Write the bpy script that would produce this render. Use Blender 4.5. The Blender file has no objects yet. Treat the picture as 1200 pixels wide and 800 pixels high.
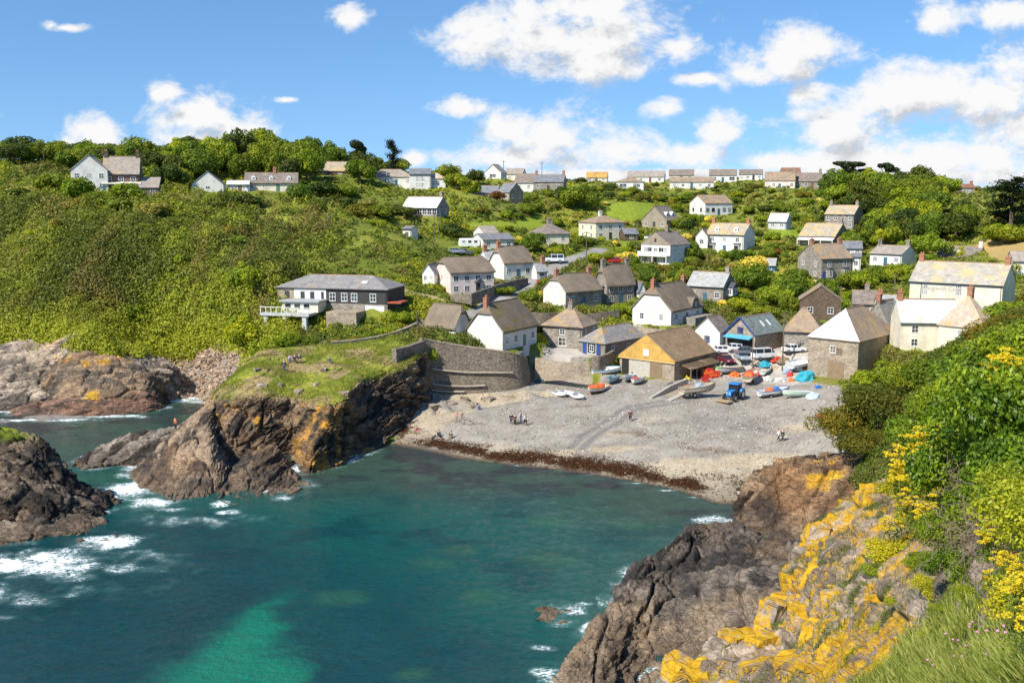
import bpy, bmesh, math, random
import numpy as np
from mathutils import Vector, Matrix, noise as mnoise
R = math.radians
rng = np.random.default_rng(7)
random.seed(7)
S = bpy.context.scene
COL = S.collection

# ------------------------------------------------------------------ camera
F = 1152.0            # focal length in pixels of the 1200 px wide photograph
EYE = np.array([0.0, 0.0, 34.0])
PITCH = math.atan(170 / F)
FW = np.array([0, math.cos(PITCH), -math.sin(PITCH)])
UP = np.array([0, math.sin(PITCH), math.cos(PITCH)])
cam_d = bpy.data.cameras.new('camera'); cam = bpy.data.objects.new('camera', cam_d); COL.objects.link(cam)
cam.location = EYE; cam.rotation_euler = (math.pi / 2 - PITCH, 0, 0)
cam_d.sensor_width = 36; cam_d.lens = F / 1200 * 36; cam_d.clip_end = 5000; cam_d.clip_start = .1
S.camera = cam

def W(px, py, Y):
    """survey sighting -> world point at distance Y north of the viewpoint"""
    xc, yc = (px - 600) / F, (400 - py) / F
    d = FW + np.array([xc, 0, 0]) + yc * UP
    return EYE + d * (Y / d[1])
def G(px, py, z):
    xc, yc = (px - 600) / F, (400 - py) / F
    d = FW + np.array([xc, 0, 0]) + yc * UP
    return EYE + d * ((z - EYE[2]) / d[2])
def PX(p):
    r = np.asarray(p, float) - EYE
    dz = r @ FW
    return np.stack([600 + F * r[..., 0] / dz, 400 - F * (r @ UP) / dz], -1)

# ------------------------------------------------------------------ numpy noise
def _h(ix, iy, iz, seed=0):
    n = (ix.astype(np.int64) * 73856093) ^ (iy.astype(np.int64) * 19349663) ^ (iz.astype(np.int64) * 83492791) ^ (seed * 2654435761)
    n = n & 0xffffffff
    n = ((n ^ (n >> 16)) * 0x45d9f3b) & 0xffffffff
    n = ((n ^ (n >> 16)) * 0x45d9f3b) & 0xffffffff
    n = n ^ (n >> 16)
    return n / 4294967295.0
def vn(p, seed=0):
    p = np.asarray(p, float)
    i = np.floor(p).astype(np.int64); f = p - i; f = f * f * f * (f * (f * 6 - 15) + 10)
    r = 0
    for a in (0, 1):
        for b in (0, 1):
            for c in (0, 1):
                w = (f[:, 0] if a else 1 - f[:, 0]) * (f[:, 1] if b else 1 - f[:, 1]) * (f[:, 2] if c else 1 - f[:, 2])
                r = r + w * _h(i[:, 0] + a, i[:, 1] + b, i[:, 2] + c, seed)
    return r * 2 - 1
def fbm(p, oct=4, seed=0, gain=.5):
    p = np.asarray(p, float); r = 0; a = 1; s = 0
    for o in range(oct):
        r = r + a * vn(p * 2 ** o + o * 17.3, seed + o); s += a; a *= gain
    return r / s
def n2(x, y, s, oct=4, seed=0, gain=.5):
    return fbm(np.stack([x / s, y / s, np.zeros_like(x) + .37], -1), oct, seed, gain)
def voro(p, seed=0):
    """f1, f2, random triple of the nearest cell, offset from its point"""
    i = np.floor(p).astype(np.int64); n = len(p)
    f1 = np.full(n, 9.); f2 = np.full(n, 9.); cid = np.zeros((n, 3)); off = np.zeros((n, 3))
    for a in (-1, 0, 1):
        for b in (-1, 0, 1):
            for c in (-1, 0, 1):
                X, Yy, Z = i[:, 0] + a, i[:, 1] + b, i[:, 2] + c
                h = np.stack([_h(X, Yy, Z, seed + 1), _h(X, Yy, Z, seed + 2), _h(X, Yy, Z, seed + 3)], -1)
                d = p - (np.stack([X, Yy, Z], -1) + .1 + .8 * h)
                q = np.sqrt((d * d).sum(1))
                m = q < f1
                f2 = np.where(m, f1, np.minimum(f2, q))
                f1 = np.where(m, q, f1); cid[m] = h[m]; off[m] = d[m]
    return f1, f2, cid, off
def sstep(a, b, x):
    t = np.clip((x - a) / (b - a), 0, 1); return t * t * (3 - 2 * t)
def mix(a, b, t):
    a = np.asarray(a, float); b = np.asarray(b, float)
    t = np.asarray(t)[..., None] if np.ndim(t) else t
    return a * (1 - t) + b * t

# ------------------------------------------------------------------ mesh helpers
def link(name, me, mat=None, parent=None, loc=None, rotz=None):
    o = bpy.data.objects.new(name, me); COL.objects.link(o)
    if mat is not None and me is not None and not me.materials:
        for m in (mat if isinstance(mat, (list, tuple)) else [mat]): me.materials.append(m)
    if parent is not None: o.parent = parent
    if loc is not None: o.location = [float(v) for v in loc]
    if rotz is not None: o.rotation_euler = (0, 0, rotz)
    return o
def tag(o, label=None, cat=None, group=None, kind=None):
    if label: o['label'] = label
    if cat: o['category'] = cat
    if group: o['group'] = group
    if kind: o['kind'] = kind
    return o
def thing(name, label, cat, loc, rotz=0, group=None):
    o = bpy.data.objects.new(name, None); COL.objects.link(o)
    o.empty_display_size = .3
    o.location = [float(v) for v in loc]; o.rotation_euler = (0, 0, rotz)
    return tag(o, label, cat, group)
def np_mesh(name, V, faces, col=None, smooth=False):
    """faces: (n,4) or (n,3) array"""
    me = bpy.data.meshes.new(name)
    V = np.asarray(V, np.float32); faces = np.asarray(faces, np.int32)
    k = faces.shape[1]
    me.vertices.add(len(V)); me.vertices.foreach_set('co', V.ravel())
    me.loops.add(faces.size); me.loops.foreach_set('vertex_index', faces.ravel())
    me.polygons.add(len(faces))
    me.polygons.foreach_set('loop_start', np.arange(0, faces.size, k, dtype=np.int32))
    if smooth: me.polygons.foreach_set('use_smooth', np.ones(len(faces), bool))
    if col is not None:
        a = me.color_attributes.new('Col', 'FLOAT_COLOR', 'POINT')
        c = np.ones((len(V), 4), np.float32); c[:, :3] = col
        a.data.foreach_set('color', c.ravel())
    me.update(calc_edges=True)
    return me
def grid_faces(nr, nc):
    i = np.arange((nr - 1) * (nc - 1)); r, c = i // (nc - 1), i % (nc - 1); a = r * nc + c
    return np.stack([a, a + 1, a + nc + 1, a + nc], -1)
class MB:
    def __init__(s): s.v = []; s.f = []
    def add(s, v, f):
        n = len(s.v); s.v += [tuple(map(float, p)) for p in v]; s.f += [[i + n for i in q] for q in f]; return s
    def box(s, x0, x1, y0, y1, z0, z1):
        return s.add([(x0, y0, z0), (x1, y0, z0), (x1, y1, z0), (x0, y1, z0), (x0, y0, z1), (x1, y0, z1), (x1, y1, z1), (x0, y1, z1)],
                     [(0, 3, 2, 1), (4, 5, 6, 7), (0, 1, 5, 4), (1, 2, 6, 5), (2, 3, 7, 6), (3, 0, 4, 7)])
    def prism(s, prof, a, b, axis='x'):
        """convex or simple profile (list of 2d) swept between a and b along axis"""
        n = len(prof)
        if axis == 'x': P = [(a, u, w) for u, w in prof] + [(b, u, w) for u, w in prof]
        elif axis == 'y': P = [(u, a, w) for u, w in prof] + [(u, b, w) for u, w in prof]
        else: P = [(u, w, a) for u, w in prof] + [(u, w, b) for u, w in prof]
        return s.add(P, [tuple(range(n))[::-1], tuple(range(n, 2 * n))] + [(i, (i + 1) % n, n + (i + 1) % n, n + i) for i in range(n)])
    def tube(s, pts, r, n=8, r2=None):
        pts = [Vector(p) for p in pts]; base = len(s.v); m = len(pts)
        for k, p in enumerate(pts):
            t = (pts[min(k + 1, m - 1)] - pts[max(k - 1, 0)]).normalized()
            a = t.cross(Vector((0, 0, 1)));  a = a.normalized() if a.length > 1e-3 else Vector((1, 0, 0))
            b = t.cross(a); rr = r if r2 is None else r + (r2 - r) * k / max(1, m - 1)
            for j in range(n):
                q = p + (a * math.cos(2 * math.pi * j / n) + b * math.sin(2 * math.pi * j / n)) * rr
                s.v.append(tuple(q))
        for k in range(m - 1):
            for j in range(n):
                s.f.append([base + k * n + j, base + k * n + (j + 1) % n, base + (k + 1) * n + (j + 1) % n, base + (k + 1) * n + j])
        s.f.append([base + j for j in range(n)]); s.f.append([base + (m - 1) * n + j for j in range(n)][::-1])
        return s
    def mesh(s, name='m', bevel=0, seg=2, smooth=False):
        me = bpy.data.meshes.new(name); me.from_pydata(s.v, [], s.f)
        bm = bmesh.new(); bm.from_mesh(me)
        bmesh.ops.recalc_face_normals(bm, faces=bm.faces)
        if bevel: bmesh.ops.bevel(bm, geom=list(bm.edges), offset=bevel, segments=seg, affect='EDGES', profile=.5, clamp_overlap=True)
        bm.to_mesh(me); bm.free()
        if smooth: me.polygons.foreach_set('use_smooth', np.ones(len(me.polygons), bool))
        return me
    def build(s, name, mat, parent=None, bevel=0, seg=2, smooth=False, loc=None, rotz=None):
        return link(name, s.mesh(name, bevel, seg, smooth), mat, parent, loc, rotz)
def children(o): return [c for c in COL.objects if c.parent == o]
def copy_tree(root, kids, loc, rotz, scale=None, label=None):
    r = root.copy(); COL.objects.link(r); r.location = [float(v) for v in loc]; r.rotation_euler = (0, 0, rotz)
    if scale is not None: r.scale = scale
    if label: r['label'] = label
    for ch, sub in kids:
        c = ch.copy(); COL.objects.link(c); c.parent = r
        for g in sub:
            d = g.copy(); COL.objects.link(d); d.parent = c
    return r

# ------------------------------------------------------------------ materials
def newmat(name):
    m = bpy.data.materials.new(name); m.use_nodes = True
    nt = m.node_tree; b = nt.nodes['Principled BSDF']
    return m, nt, b
def rgb(h):
    h = h.lstrip('#'); c = [int(h[i:i + 2], 16) / 255 for i in (0, 2, 4)]
    return tuple(((x + .055) / 1.055) ** 2.4 if x > .04045 else x / 12.92 for x in c)
def N(nt, typ, **kw):
    n = nt.nodes.new(typ)
    for k, v in kw.items():
        if k.startswith('i_'):
            key = k[2:]; key = int(key) if key.isdigit() else key.replace('_', ' ')
            n.inputs[key].default_value = v
        else: setattr(n, k, v)
    return n
def ramp(nt, fac, stops):
    r = N(nt, 'ShaderNodeValToRGB'); e = r.color_ramp.elements
    while len(e) < len(stops): e.new(.5)
    for x, (p, c) in zip(e, stops): x.position = p; x.color = (*c, 1) if len(c) == 3 else c
    nt.links.new(fac, r.inputs[0]); return r.outputs[0]
def mixc(nt, fac, a, b, mode='MIX'):
    n = N(nt, 'ShaderNodeMix', data_type='RGBA', blend_type=mode)
    for s, v in ((0, fac), (6, a), (7, b)):
        if hasattr(v, 'is_linked') or hasattr(v, 'links'): nt.links.new(v, n.inputs[s])
        elif s == 0: n.inputs[0].default_value = v
        else: n.inputs[s].default_value = (*v, 1)
    return n.outputs[2]
def mapping(nt, scale=(1, 1, 1), rot=(0, 0, 0), coord='Object'):
    tc = N(nt, 'ShaderNodeTexCoord'); mp = N(nt, 'ShaderNodeMapping'); mp.inputs['Scale'].default_value = scale; mp.inputs['Rotation'].default_value = rot
    nt.links.new(tc.outputs[coord], mp.inputs[0]); return mp.outputs[0]
def noise(nt, vec, scale, detail=4, rough=.55):
    n = N(nt, 'ShaderNodeTexNoise', i_Scale=scale, i_Detail=detail, i_Roughness=rough)
    if vec is not None: nt.links.new(vec, n.inputs['Vector'])
    return n.outputs['Fac']
def bump(nt, b, h, strength=.5, dist=.05):
    n = N(nt, 'ShaderNodeBump', i_Strength=strength, i_Distance=dist); nt.links.new(h, n.inputs['Height']); nt.links.new(n.outputs[0], b.inputs['Normal']); return n
_M = {}
def flat(col, rough=.6, metal=0, var=.12, spec=.4, name=None):
    """painted or plain surface with slight dirt variation"""
    key = (col, rough, metal, var)
    if key in _M: return _M[key]
    c = rgb(col) if isinstance(col, str) else col
    m, nt, b = newmat(name or 'paint'); v = mapping(nt)
    f = noise(nt, v, 2.3, 5, .6)
    o = ramp(nt, f, [(.3, tuple(x * (1 - var * 1.6) for x in c)), (.62, tuple(min(1, x * (1 + var * .4)) for x in c))])
    nt.links.new(o, b.inputs['Base Color']); b.inputs['Roughness'].default_value = rough; b.inputs['Metallic'].default_value = metal
    b.inputs['Specular IOR Level'].default_value = spec
    _M[key] = m; return m
def attr_mat(name, rough=.85, spec=.2, bscale=3., bstr=.4, bdist=.08, cvar=.25, cscale=4., trans=0):
    m, nt, b = newmat(name)
    at = N(nt, 'ShaderNodeAttribute', attribute_name='Col'); v = mapping(nt)
    f = noise(nt, v, cscale, 6, .65)
    g = ramp(nt, f, [(.25, (1 - cvar,) * 3), (.75, (1 + cvar,) * 3)])
    c = mixc(nt, 1., at.outputs['Color'], g, 'MULTIPLY')
    nt.links.new(c, b.inputs['Base Color']); b.inputs['Roughness'].default_value = rough; b.inputs['Specular IOR Level'].default_value = spec
    if bstr: bump(nt, b, noise(nt, v, bscale, 8, .65), bstr, bdist)
    return m
def leaf_mat(name, rough=.55, trans=.35, spec=.25, tint=True):
    m, nt, b = newmat(name)
    at = N(nt, 'ShaderNodeAttribute', attribute_name='Col')
    c = at.outputs['Color']
    if tint:
        oi = N(nt, 'ShaderNodeObjectInfo')
        g = ramp(nt, oi.outputs['Random'], [(0, (.72, .82, .7)), (.35, (.95, 1, .9)), (.7, (1.12, 1.05, .8)), (1, (1.35, 1.2, .85))])
        c = mixc(nt, 1., c, g, 'MULTIPLY')
    nt.links.new(c, b.inputs['Base Color']); b.inputs['Roughness'].default_value = rough; b.inputs['Specular IOR Level'].default_value = spec
    t = N(nt, 'ShaderNodeBsdfTranslucent'); nt.links.new(mixc(nt, 1., c, (1.25, 1.2, .5), 'MULTIPLY'), t.inputs['Color'])
    ms = N(nt, 'ShaderNodeMixShader', i_0=trans); nt.links.new(b.outputs[0], ms.inputs[1]); nt.links.new(t.outputs[0], ms.inputs[2])
    nt.links.new(ms.outputs[0], nt.nodes['Material Output'].inputs['Surface'])
    return m
# ------------------------------------------------------------------ sky, clouds, sun
SUN = np.array([-0.70, -0.68, 0.0]); SUN /= np.linalg.norm(SUN)
SUN_EL = R(45)
wd = bpy.data.worlds.new('World'); S.world = wd; wd.use_nodes = True
nt = wd.node_tree; bg = nt.nodes['Background']; wout = nt.nodes['World Output']
sk = N(nt, 'ShaderNodeTexSky', sky_type='NISHITA', sun_disc=False, sun_elevation=SUN_EL, sun_rotation=math.atan2(SUN[0], SUN[1]), altitude=30, air_density=1.0, dust_density=.05, ozone_density=3.4)
hs = N(nt, 'ShaderNodeHueSaturation', i_Saturation=1.18, i_Value=1.0); nt.links.new(sk.outputs[0], hs.inputs['Color'])
_tc = N(nt, 'ShaderNodeTexCoord'); _ml = N(nt, 'ShaderNodeVectorMath', operation='MULTIPLY_ADD'); nt.links.new(_tc.outputs['Generated'], _ml.inputs[0]); _ml.inputs[1].default_value = (1, 1, .85); _ml.inputs[2].default_value = (0, 0, .13)
_nm = N(nt, 'ShaderNodeVectorMath', operation='NORMALIZE'); nt.links.new(_ml.outputs[0], _nm.inputs[0]); nt.links.new(_nm.outputs[0], sk.inputs[0])
nt.links.new(hs.outputs[0], bg.inputs['Color']); bg.inputs['Strength'].default_value = .12
def M(op, a, b=None, c=None, nt=nt):
    n = N(nt, 'ShaderNodeMath', operation=op)
    for i, v in enumerate((a, b, c)):
        if v is None: continue
        if isinstance(v, (int, float)): n.inputs[i].default_value = v
        else: nt.links.new(v, n.inputs[i])
    return n.outputs[0]
# cloud banks by compass bearing: (u, v) = tangent of bearing and of height above the horizon, with half-widths
CL = []
for px, py, a, b in [(75, 33, 30, 6), (60, 30, 12, 7), (410, 20, 24, 19), (110, 158, 36, 24), (85, 172, 28, 14), (230, 132, 56, 32), (195, 108, 28, 15), (290, 155, 42, 20), (240, 168, 60, 22),
                     (338, 117, 14, 4), (485, 185, 17, 10), (560, 45, 50, 32), (640, 45, 80, 40), (730, 40, 80, 38), (690, 78, 72, 22), (790, 55, 40, 20), (620, 12, 60, 20), (700, 10, 70, 20),
                     (930, 65, 62, 34), (880, 88, 42, 20), (960, 55, 45, 26), (540, 126, 36, 13), (590, 152, 38, 22), (650, 160, 66, 38), (720, 178, 60, 26), (600, 185, 80, 18), (780, 128, 24, 13),
                     (845, 152, 36, 20), (800, 182, 60, 18), (980, 150, 66, 42), (1060, 115, 66, 44), (1150, 110, 90, 46), (1000, 188, 110, 22), (1120, 185, 130, 34), (950, 112, 34, 16), (920, 190, 50, 14),
                     (1100, 22, 30, 22), (1175, 16, 52, 18), (1250, 150, 90, 60), (-60, 150, 50, 30), (1290, 40, 60, 40), (820, 92, 30, 8), (740, 205, 200, 10), (1080, 205, 200, 14)]:
    d = W(px, py, 100.) - EYE; CL.append((d[0] / d[1], d[2] / d[1], 1.16 * a / F, 1.16 * b / F))
g = bpy.data.node_groups.new('cloud_density', 'ShaderNodeTree')
g.interface.new_socket('UV', in_out='INPUT', socket_type='NodeSocketVector'); g.interface.new_socket('D', in_out='OUTPUT', socket_type='NodeSocketFloat')
gi = g.nodes.new('NodeGroupInput'); go = g.nodes.new('NodeGroupOutput')
mp = N(g, 'ShaderNodeMapping', i_Scale=(17, 23, 1)); g.links.new(gi.outputs[0], mp.inputs[0])
n1 = N(g, 'ShaderNodeTexNoise', i_Scale=1., i_Detail=10, i_Roughness=.64, i_Distortion=.35); g.links.new(mp.outputs[0], n1.inputs['Vector'])
mx = None
for u, v, a, b in CL:
    s = N(g, 'ShaderNodeVectorMath', operation='SUBTRACT'); g.links.new(gi.outputs[0], s.inputs[0]); s.inputs[1].default_value = (u, v, 0)
    q = N(g, 'ShaderNodeVectorMath', operation='MULTIPLY'); g.links.new(s.outputs[0], q.inputs[0]); q.inputs[1].default_value = (1 / a, 1 / b, 0)
    l = N(g, 'ShaderNodeVectorMath', operation='LENGTH'); g.links.new(q.outputs[0], l.inputs[0])
    k = M('SUBTRACT', 1.15, l.outputs['Value'], nt=g)
    mx = k if mx is None else M('SMOOTH_MAX', mx, k, .35, nt=g)
n3 = N(g, 'ShaderNodeTexNoise', i_Scale=3.4, i_Detail=7, i_Roughness=.6); g.links.new(mp.outputs[0], n3.inputs['Vector'])
mx = M('MAXIMUM', mx, -1.2, nt=g)
d = M('ADD', mx, M('MULTIPLY', M('SUBTRACT', n1.outputs['Fac'], .5, nt=g), 2.3, nt=g), nt=g)
d = M('ADD', d, M('MULTIPLY', M('SUBTRACT', n3.outputs['Fac'], .5, nt=g), .8, nt=g), nt=g)
g.links.new(d, go.inputs[0])
tc = N(nt, 'ShaderNodeTexCoord'); sx = N(nt, 'ShaderNodeSeparateXYZ'); nt.links.new(tc.outputs['Generated'], sx.inputs[0])
ay = M('MAXIMUM', M('ABSOLUTE', sx.outputs['Y']), .05)
cv = N(nt, 'ShaderNodeCombineXYZ'); nt.links.new(M('DIVIDE', sx.outputs['X'], ay), cv.inputs[0]); nt.links.new(M('DIVIDE', sx.outputs['Z'], ay), cv.inputs[1])
def dens(off):
    a = N(nt, 'ShaderNodeVectorMath', operation='ADD'); nt.links.new(cv.outputs[0], a.inputs[0]); a.inputs[1].default_value = off
    q = nt.nodes.new('ShaderNodeGroup'); q.node_tree = g; nt.links.new(a.outputs[0], q.inputs[0]); return q.outputs[0]
d0 = dens((0, 0, 0)); d1 = dens((-.012, .022, 0))
def smooth(x, a, b):
    r = N(nt, 'ShaderNodeMapRange', interpolation_type='SMOOTHSTEP', i_1=a, i_2=b); nt.links.new(x, r.inputs[0]); return r.outputs[0]
alpha = smooth(d0, .10, .85)
shade = smooth(M('ADD', M('MULTIPLY', d1, .75), M('MULTIPLY', M('SUBTRACT', d1, d0), 1.1)), .22, 1.55)     # cloud shading painted in: greyer where density toward the sun is thicker
cc = ramp(nt, shade, [(0, (1.03, 1.03, 1.03)), (.4, (.90, .905, .92)), (1, (.62, .655, .71))])
bc = N(nt, 'ShaderNodeBackground', i_Strength=.66); nt.links.new(cc, bc.inputs['Color'])
ms = N(nt, 'ShaderNodeMixShader'); nt.links.new(alpha, ms.inputs[0]); nt.links.new(bg.outputs[0], ms.inputs[1]); nt.links.new(bc.outputs[0], ms.inputs[2])
nt.links.new(ms.outputs[0], wout.inputs['Surface'])
wd.cycles.sampling_method = 'MANUAL'; wd.cycles.sample_map_resolution = 512
sl = bpy.data.lights.new('sun', 'SUN'); sl.energy = 4.6; sl.angle = R(.53); sl.color = (1, .94, .83)
so = bpy.data.objects.new('sun', sl); COL.objects.link(so)
sd = Vector((SUN[0] * math.cos(SUN_EL), SUN[1] * math.cos(SUN_EL), math.sin(SUN_EL)))
so.rotation_euler = sd.to_track_quat('Z', 'Y').to_euler(); so.location = (-60, -30, 120)
S.view_settings.view_transform = 'Standard'; S.view_settings.look = 'None'; S.view_settings.exposure = .5; S.view_settings.gamma = 1
S.render.engine = 'CYCLES'
c = S.cycles
c.max_bounces = 6; c.diffuse_bounces = 3; c.glossy_bounces = 3; c.transmission_bounces = 4; c.transparent_max_bounces = 8; c.caustics_reflective = False; c.caustics_refractive = False
c.sample_clamp_indirect = 6
# ------------------------------------------------------------------ survey of the buildings
# key: corner px (cx, base, eave), ridge py, extents xl xr, distance Y, yaw deg, wall, roof, kind, axis, extras
HS = []
def H(name, label, cx, base, eave, ridge, xl, xr, Y, yaw, wall, roof, kind='gable', axis='w', cat='house', **kw):
    HS.append(dict(name=name, label=label, cx=cx, base=base, eave=eave, ridge=ridge, xl=xl, xr=xr, Y=Y, yaw=yaw, wall=wall, roof=roof, kind=kind, axis=axis, cat=cat, **kw))
# --- around the slipway
H('thatched_cottage', 'white cottage with mossy thatch and a red brick chimney on top of the sea wall', 589, 411, 388, 352, 548, 629, 165, 58, 'white', 'moss_thatch', 'thatch', cols=4, side=0, chim='l', short='the mossy thatched cottage on the sea wall', chimc='brick')
H('thatched_cottage', 'low white thatched cottage with wavy eaves left of the sea wall terrace', 534, 394, 382, 356, 499, 551, 168, -40, 'white', 'thatch', 'thatch', cols=3, side=0, short='the low wavy-eaved thatched cottage')
H('thatched_cottage', 'pale pink thatched cottage with a dark porch above the sloping lane', 528, 345, 320, 301, 509, 579, 192, 25, 'pink', 'thatch', 'thatch', cols=4, side=1, porch=1, short='the pink thatched cottage')
H('cottage_annex', 'small white slate-roofed annex at the left end of the pink thatched cottage', 509, 332, 320, 310, 495, 514, 196, -20, 'white', 'slate', 'gable', axis='d', cols=2, side=0, cat='annex', door=0)
H('thatched_cottage', 'white thatched cottage uphill of the pink cottage with gable facing the sea', 590.6, 327, 308, 288, 574, 624, 213, 30, 'white', 'thatch', 'thatch', cols=3, side=0, chim='l', chimc='brick', short='the upper white thatched cottage')
H('cottage_annex', 'white annex with pale slate roof between the pink and upper white thatched cottages', 573, 318, 307, 294, 557, 588, 219, 30, 'white', 'pale_slate', 'gable', cols=1, side=1, cat='annex', chim='l', chimc='brick', door=0)
H('outbuilding', 'low white outbuilding with grey roof right of the upper white thatched cottage', 629, 327, 317, 308, 623, 641, 212, 30, 'white', 'pale_slate', 'gable', cols=1, side=0, cat='outbuilding', chim='r', chimc='brick')
H('thatched_cottage', 'thatched cottage with white gable end and dark stone front beside the lane', 663, 361, 342, 320, 637, 705, 192, 35, 'stone', 'thatch', 'thatch', cols=3, side=2, chim='lr', chimc='brick', white_side=1, short='the stone-fronted thatched cottage')
H('thatched_cottage', 'all stone thatched cottage standing behind the stone-fronted thatched one', 711, 356, 333, 309, 697, 743, 202, 30, 'stone', 'thatch', 'thatch', cols=3, side=0, chim='lr', chimc='stone', short='the all stone thatched cottage')
H('outbuilding', 'tiny white outbuilding with grey roof right of the all stone thatched cottage', 749, 348, 340, 331, 743, 756, 205, 20, 'white', 'slate', 'gable', axis='d', d=4, cols=1, side=0, cat='outbuilding')
H('thatched_cottage', 'large white gabled thatched cottage with an eyebrow dormer and tall chimney', 786, 382, 364, 331, 741, 823, 184, 52, 'white', 'thatch', 'thatch', cols=3, side=2, chim='lr', chimc='brick', eyebrow=1, short='the large gabled thatched cottage')
H('stone_house', 'stone house with pale grey slate roof and a white bay window at its right gable', 847, 355, 336, 319, 805, 861, 208, -34, 'stone', 'pale_slate', cols=3, side=1, chim='r', chimc='stone', bay=1, short='the stone house with pale slate roof')
H('boathouse', 'stone boathouse with blue trimmed gable and turquoise awning over its open door', 884, 414, 392, 372, 850, 918, 172, -48, 'warm_stone', 'green_slate', axis='d', cols=0, side=0, cat='boathouse', blue=1, awning=1, short='the blue-trimmed boathouse')
H('gabled_cottage', 'narrow white gabled cottage with one dark blue window beside the boathouse', 843, 409, 389, 372, 814, 857, 176, -42, 'white', 'brown_slate', axis='d', cols=1, side=0, short='the white cottage with blue window', bluewin=1, door=0)
H('fish_cellar', 'timber gabled fish cellar clad in golden boards with a brown tiled roof', 790, 446, 423, 392, 726, 837, 163, -40, 'warm_stone', 'brown_tile', axis='d', cols=0, side=0, cat='barn', gold=1, short='the golden timber fish cellar')
H('boat_store', 'long low stone store with blue shutters and grey hipped roof left of the fish cellar', 709, 419, 402, 383, 678, 761, 171, -42, 'stone', 'lichen_slate', 'hip', axis='d', cols=1, side=3, cat='store', shutters=1, short='the store with blue shutters')
H('stone_house', 'square stone house with rusty brown hipped roof and double doors right of the sea wall', 682, 409, 383, 362, 636, 700, 176, -28, 'stone', 'rust_slate', 'hip', cols=1, side=2, chim='c', chimc='stone', short='the hipped stone house by the wall', bigwin=1)
H('stone_barn', 'tall stone barn with bright pale hip end and lichened roof at the beach edge', 1004, 447, 399, 362, 946, 1043, 158, -43, 'warm_stone', 'rust_slate', 'hip', axis='d', cols=1, side=0, cat='barn', pale_hip=1, d=15, short='the tall stone barn', door=0, loft=1)
H('stone_store', 'stone store with orange lichened roof left of the tall stone barn', 962, 412, 388, 361, 918, 982, 171, -18, 'stone', 'rust_slate', 'hip', cols=0, side=0, cat='store', short='the orange-roofed store', door=0)
H('stone_barn', 'barn wing with orange streaked slate roof behind the tall stone barn', 1040, 402, 380, 353, 1012, 1058, 178, -50, 'stone', 'lichen_slate', axis='d', cols=0, side=0, cat='barn', short='the orange streaked barn wing', door=0, chim='l', chimc='brick')
H('village_inn', 'large cream inn with long yellow lichened roof and lettering on its wall', 1172, 380, 334, 308, 1064, 1187, 168, -38, 'cream', 'pale_lichen', cols=0, side=1, cat='inn', chim='lr', chimc='brick', inn=1, short='the cream inn')
H('inn_wing', 'low cream wing of the inn with white slate roof and brick chimney', 1122, 410, 377, 351, 1054, 1128, 159, -6, 'cream', 'white_slate', cols=2, side=0, cat='inn', chim='l', chimc='brick', short='the white-roofed wing of the inn', door=0)
H('inn_wing', 'peach lichened hipped wing in front of the inn with a brick chimney', 1152, 420, 384, 347, 1098, 1166, 153, -52, 'cream', 'peach_slate', 'hip', axis='d', cols=1, side=0, cat='inn', chim='r', chimc='brick', short='the peach hipped wing of the inn', door=0)
H('roof_cottage', 'cottage half hidden behind the barns with brown grey roof and stone chimney', 1030, 372, 356, 341, 999, 1042, 190, -15, 'stone', 'brown_slate', cols=2, side=0, chim='c', chimc='stone', short='the half hidden brown roofed cottage')
H('roof_cottage', 'pale roofed cottage with terracotta chimney pot left of the inn', 1056, 370, 357, 346, 1030, 1064, 184, -12, 'white', 'pale_slate', cols=1, side=0, chim='l', chimc='brick', door=0)
H('brown_house', 'brown shingled house with orange roof peak and white window below the barns', 985, 374, 352, 335, 937, 993, 187, -15, 'brown', 'rust_slate', axis='d', cols=2, side=0, short='the brown shingled house')
# --- right slope
H('stone_villa', 'big stone villa with arched gable window and blue garage door', 962, 327, 303, 286, 934, 998, 237, 22, 'stone', 'rust_slate', cols=2, side=2, chim='lr', chimc='brick', bays=1, bluedoor=1, short='the villa with blue garage door')
H('annex', 'white flat annex with balcony at the right of the villa with blue garage door', 1008, 316, 301, 297, 997, 1011, 240, -20, 'white', 'slate', cols=1, side=0, cat='annex')
H('stone_villa', 'stone house with golden roof and white veranda above the villa with blue garage door', 978, 290, 277, 262, 936, 994, 265, -38, 'stone', 'gold_slate', cols=3, side=0, chim='r', chimc='stone', short='the stone house with veranda', veranda=1)
H('stone_villa', 'highest stone house with golden roof set against the dark wood', 1000, 268, 251, 241, 966, 1010, 290, -36, 'stone', 'gold_slate', cols=4, side=0, chim='lr', chimc='stone', short='the highest stone house by the wood')
H('garage', 'pale grey garage with bright white roof on the mown bank', 921, 269, 259, 250, 900, 927, 283, -38, 'palegrey', 'white_slate', cols=2, side=0, cat='garage', short='the white-roofed garage', door=0)
H('white_house', 'white house with tan slate roof among trees right of the villas', 1056, 312, 298, 288, 1019, 1074, 238, -44, 'white', 'tan_slate', cols=3, side=0, chim='lr', chimc='stone', short='the white house among the trees')
H('bungalow', 'grey roofed bungalow with blue gable end below the brown field', 1146, 308, 303, 289, 1097, 1155, 240, -38, 'paleblue', 'brown_slate', cols=3, side=1, chim='lr', chimc='white', dorm=1, short='the bungalow with blue gable', cat='bungalow')
H('cottage_annex', 'small white cottage with dark roof behind the villa with blue garage door', 1010, 300, 291, 283, 988, 1019, 252, -15, 'white', 'slate', cols=2, side=0, cat='cottage')
H('wooden_shed', 'bright blue garden shed with grey roof in the shrubs of the village centre', 908, 319, 311, 303, 895, 914, 243, -20, 'blue', 'pale_slate', cols=1, side=0, cat='shed', short='the blue garden shed')
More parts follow.
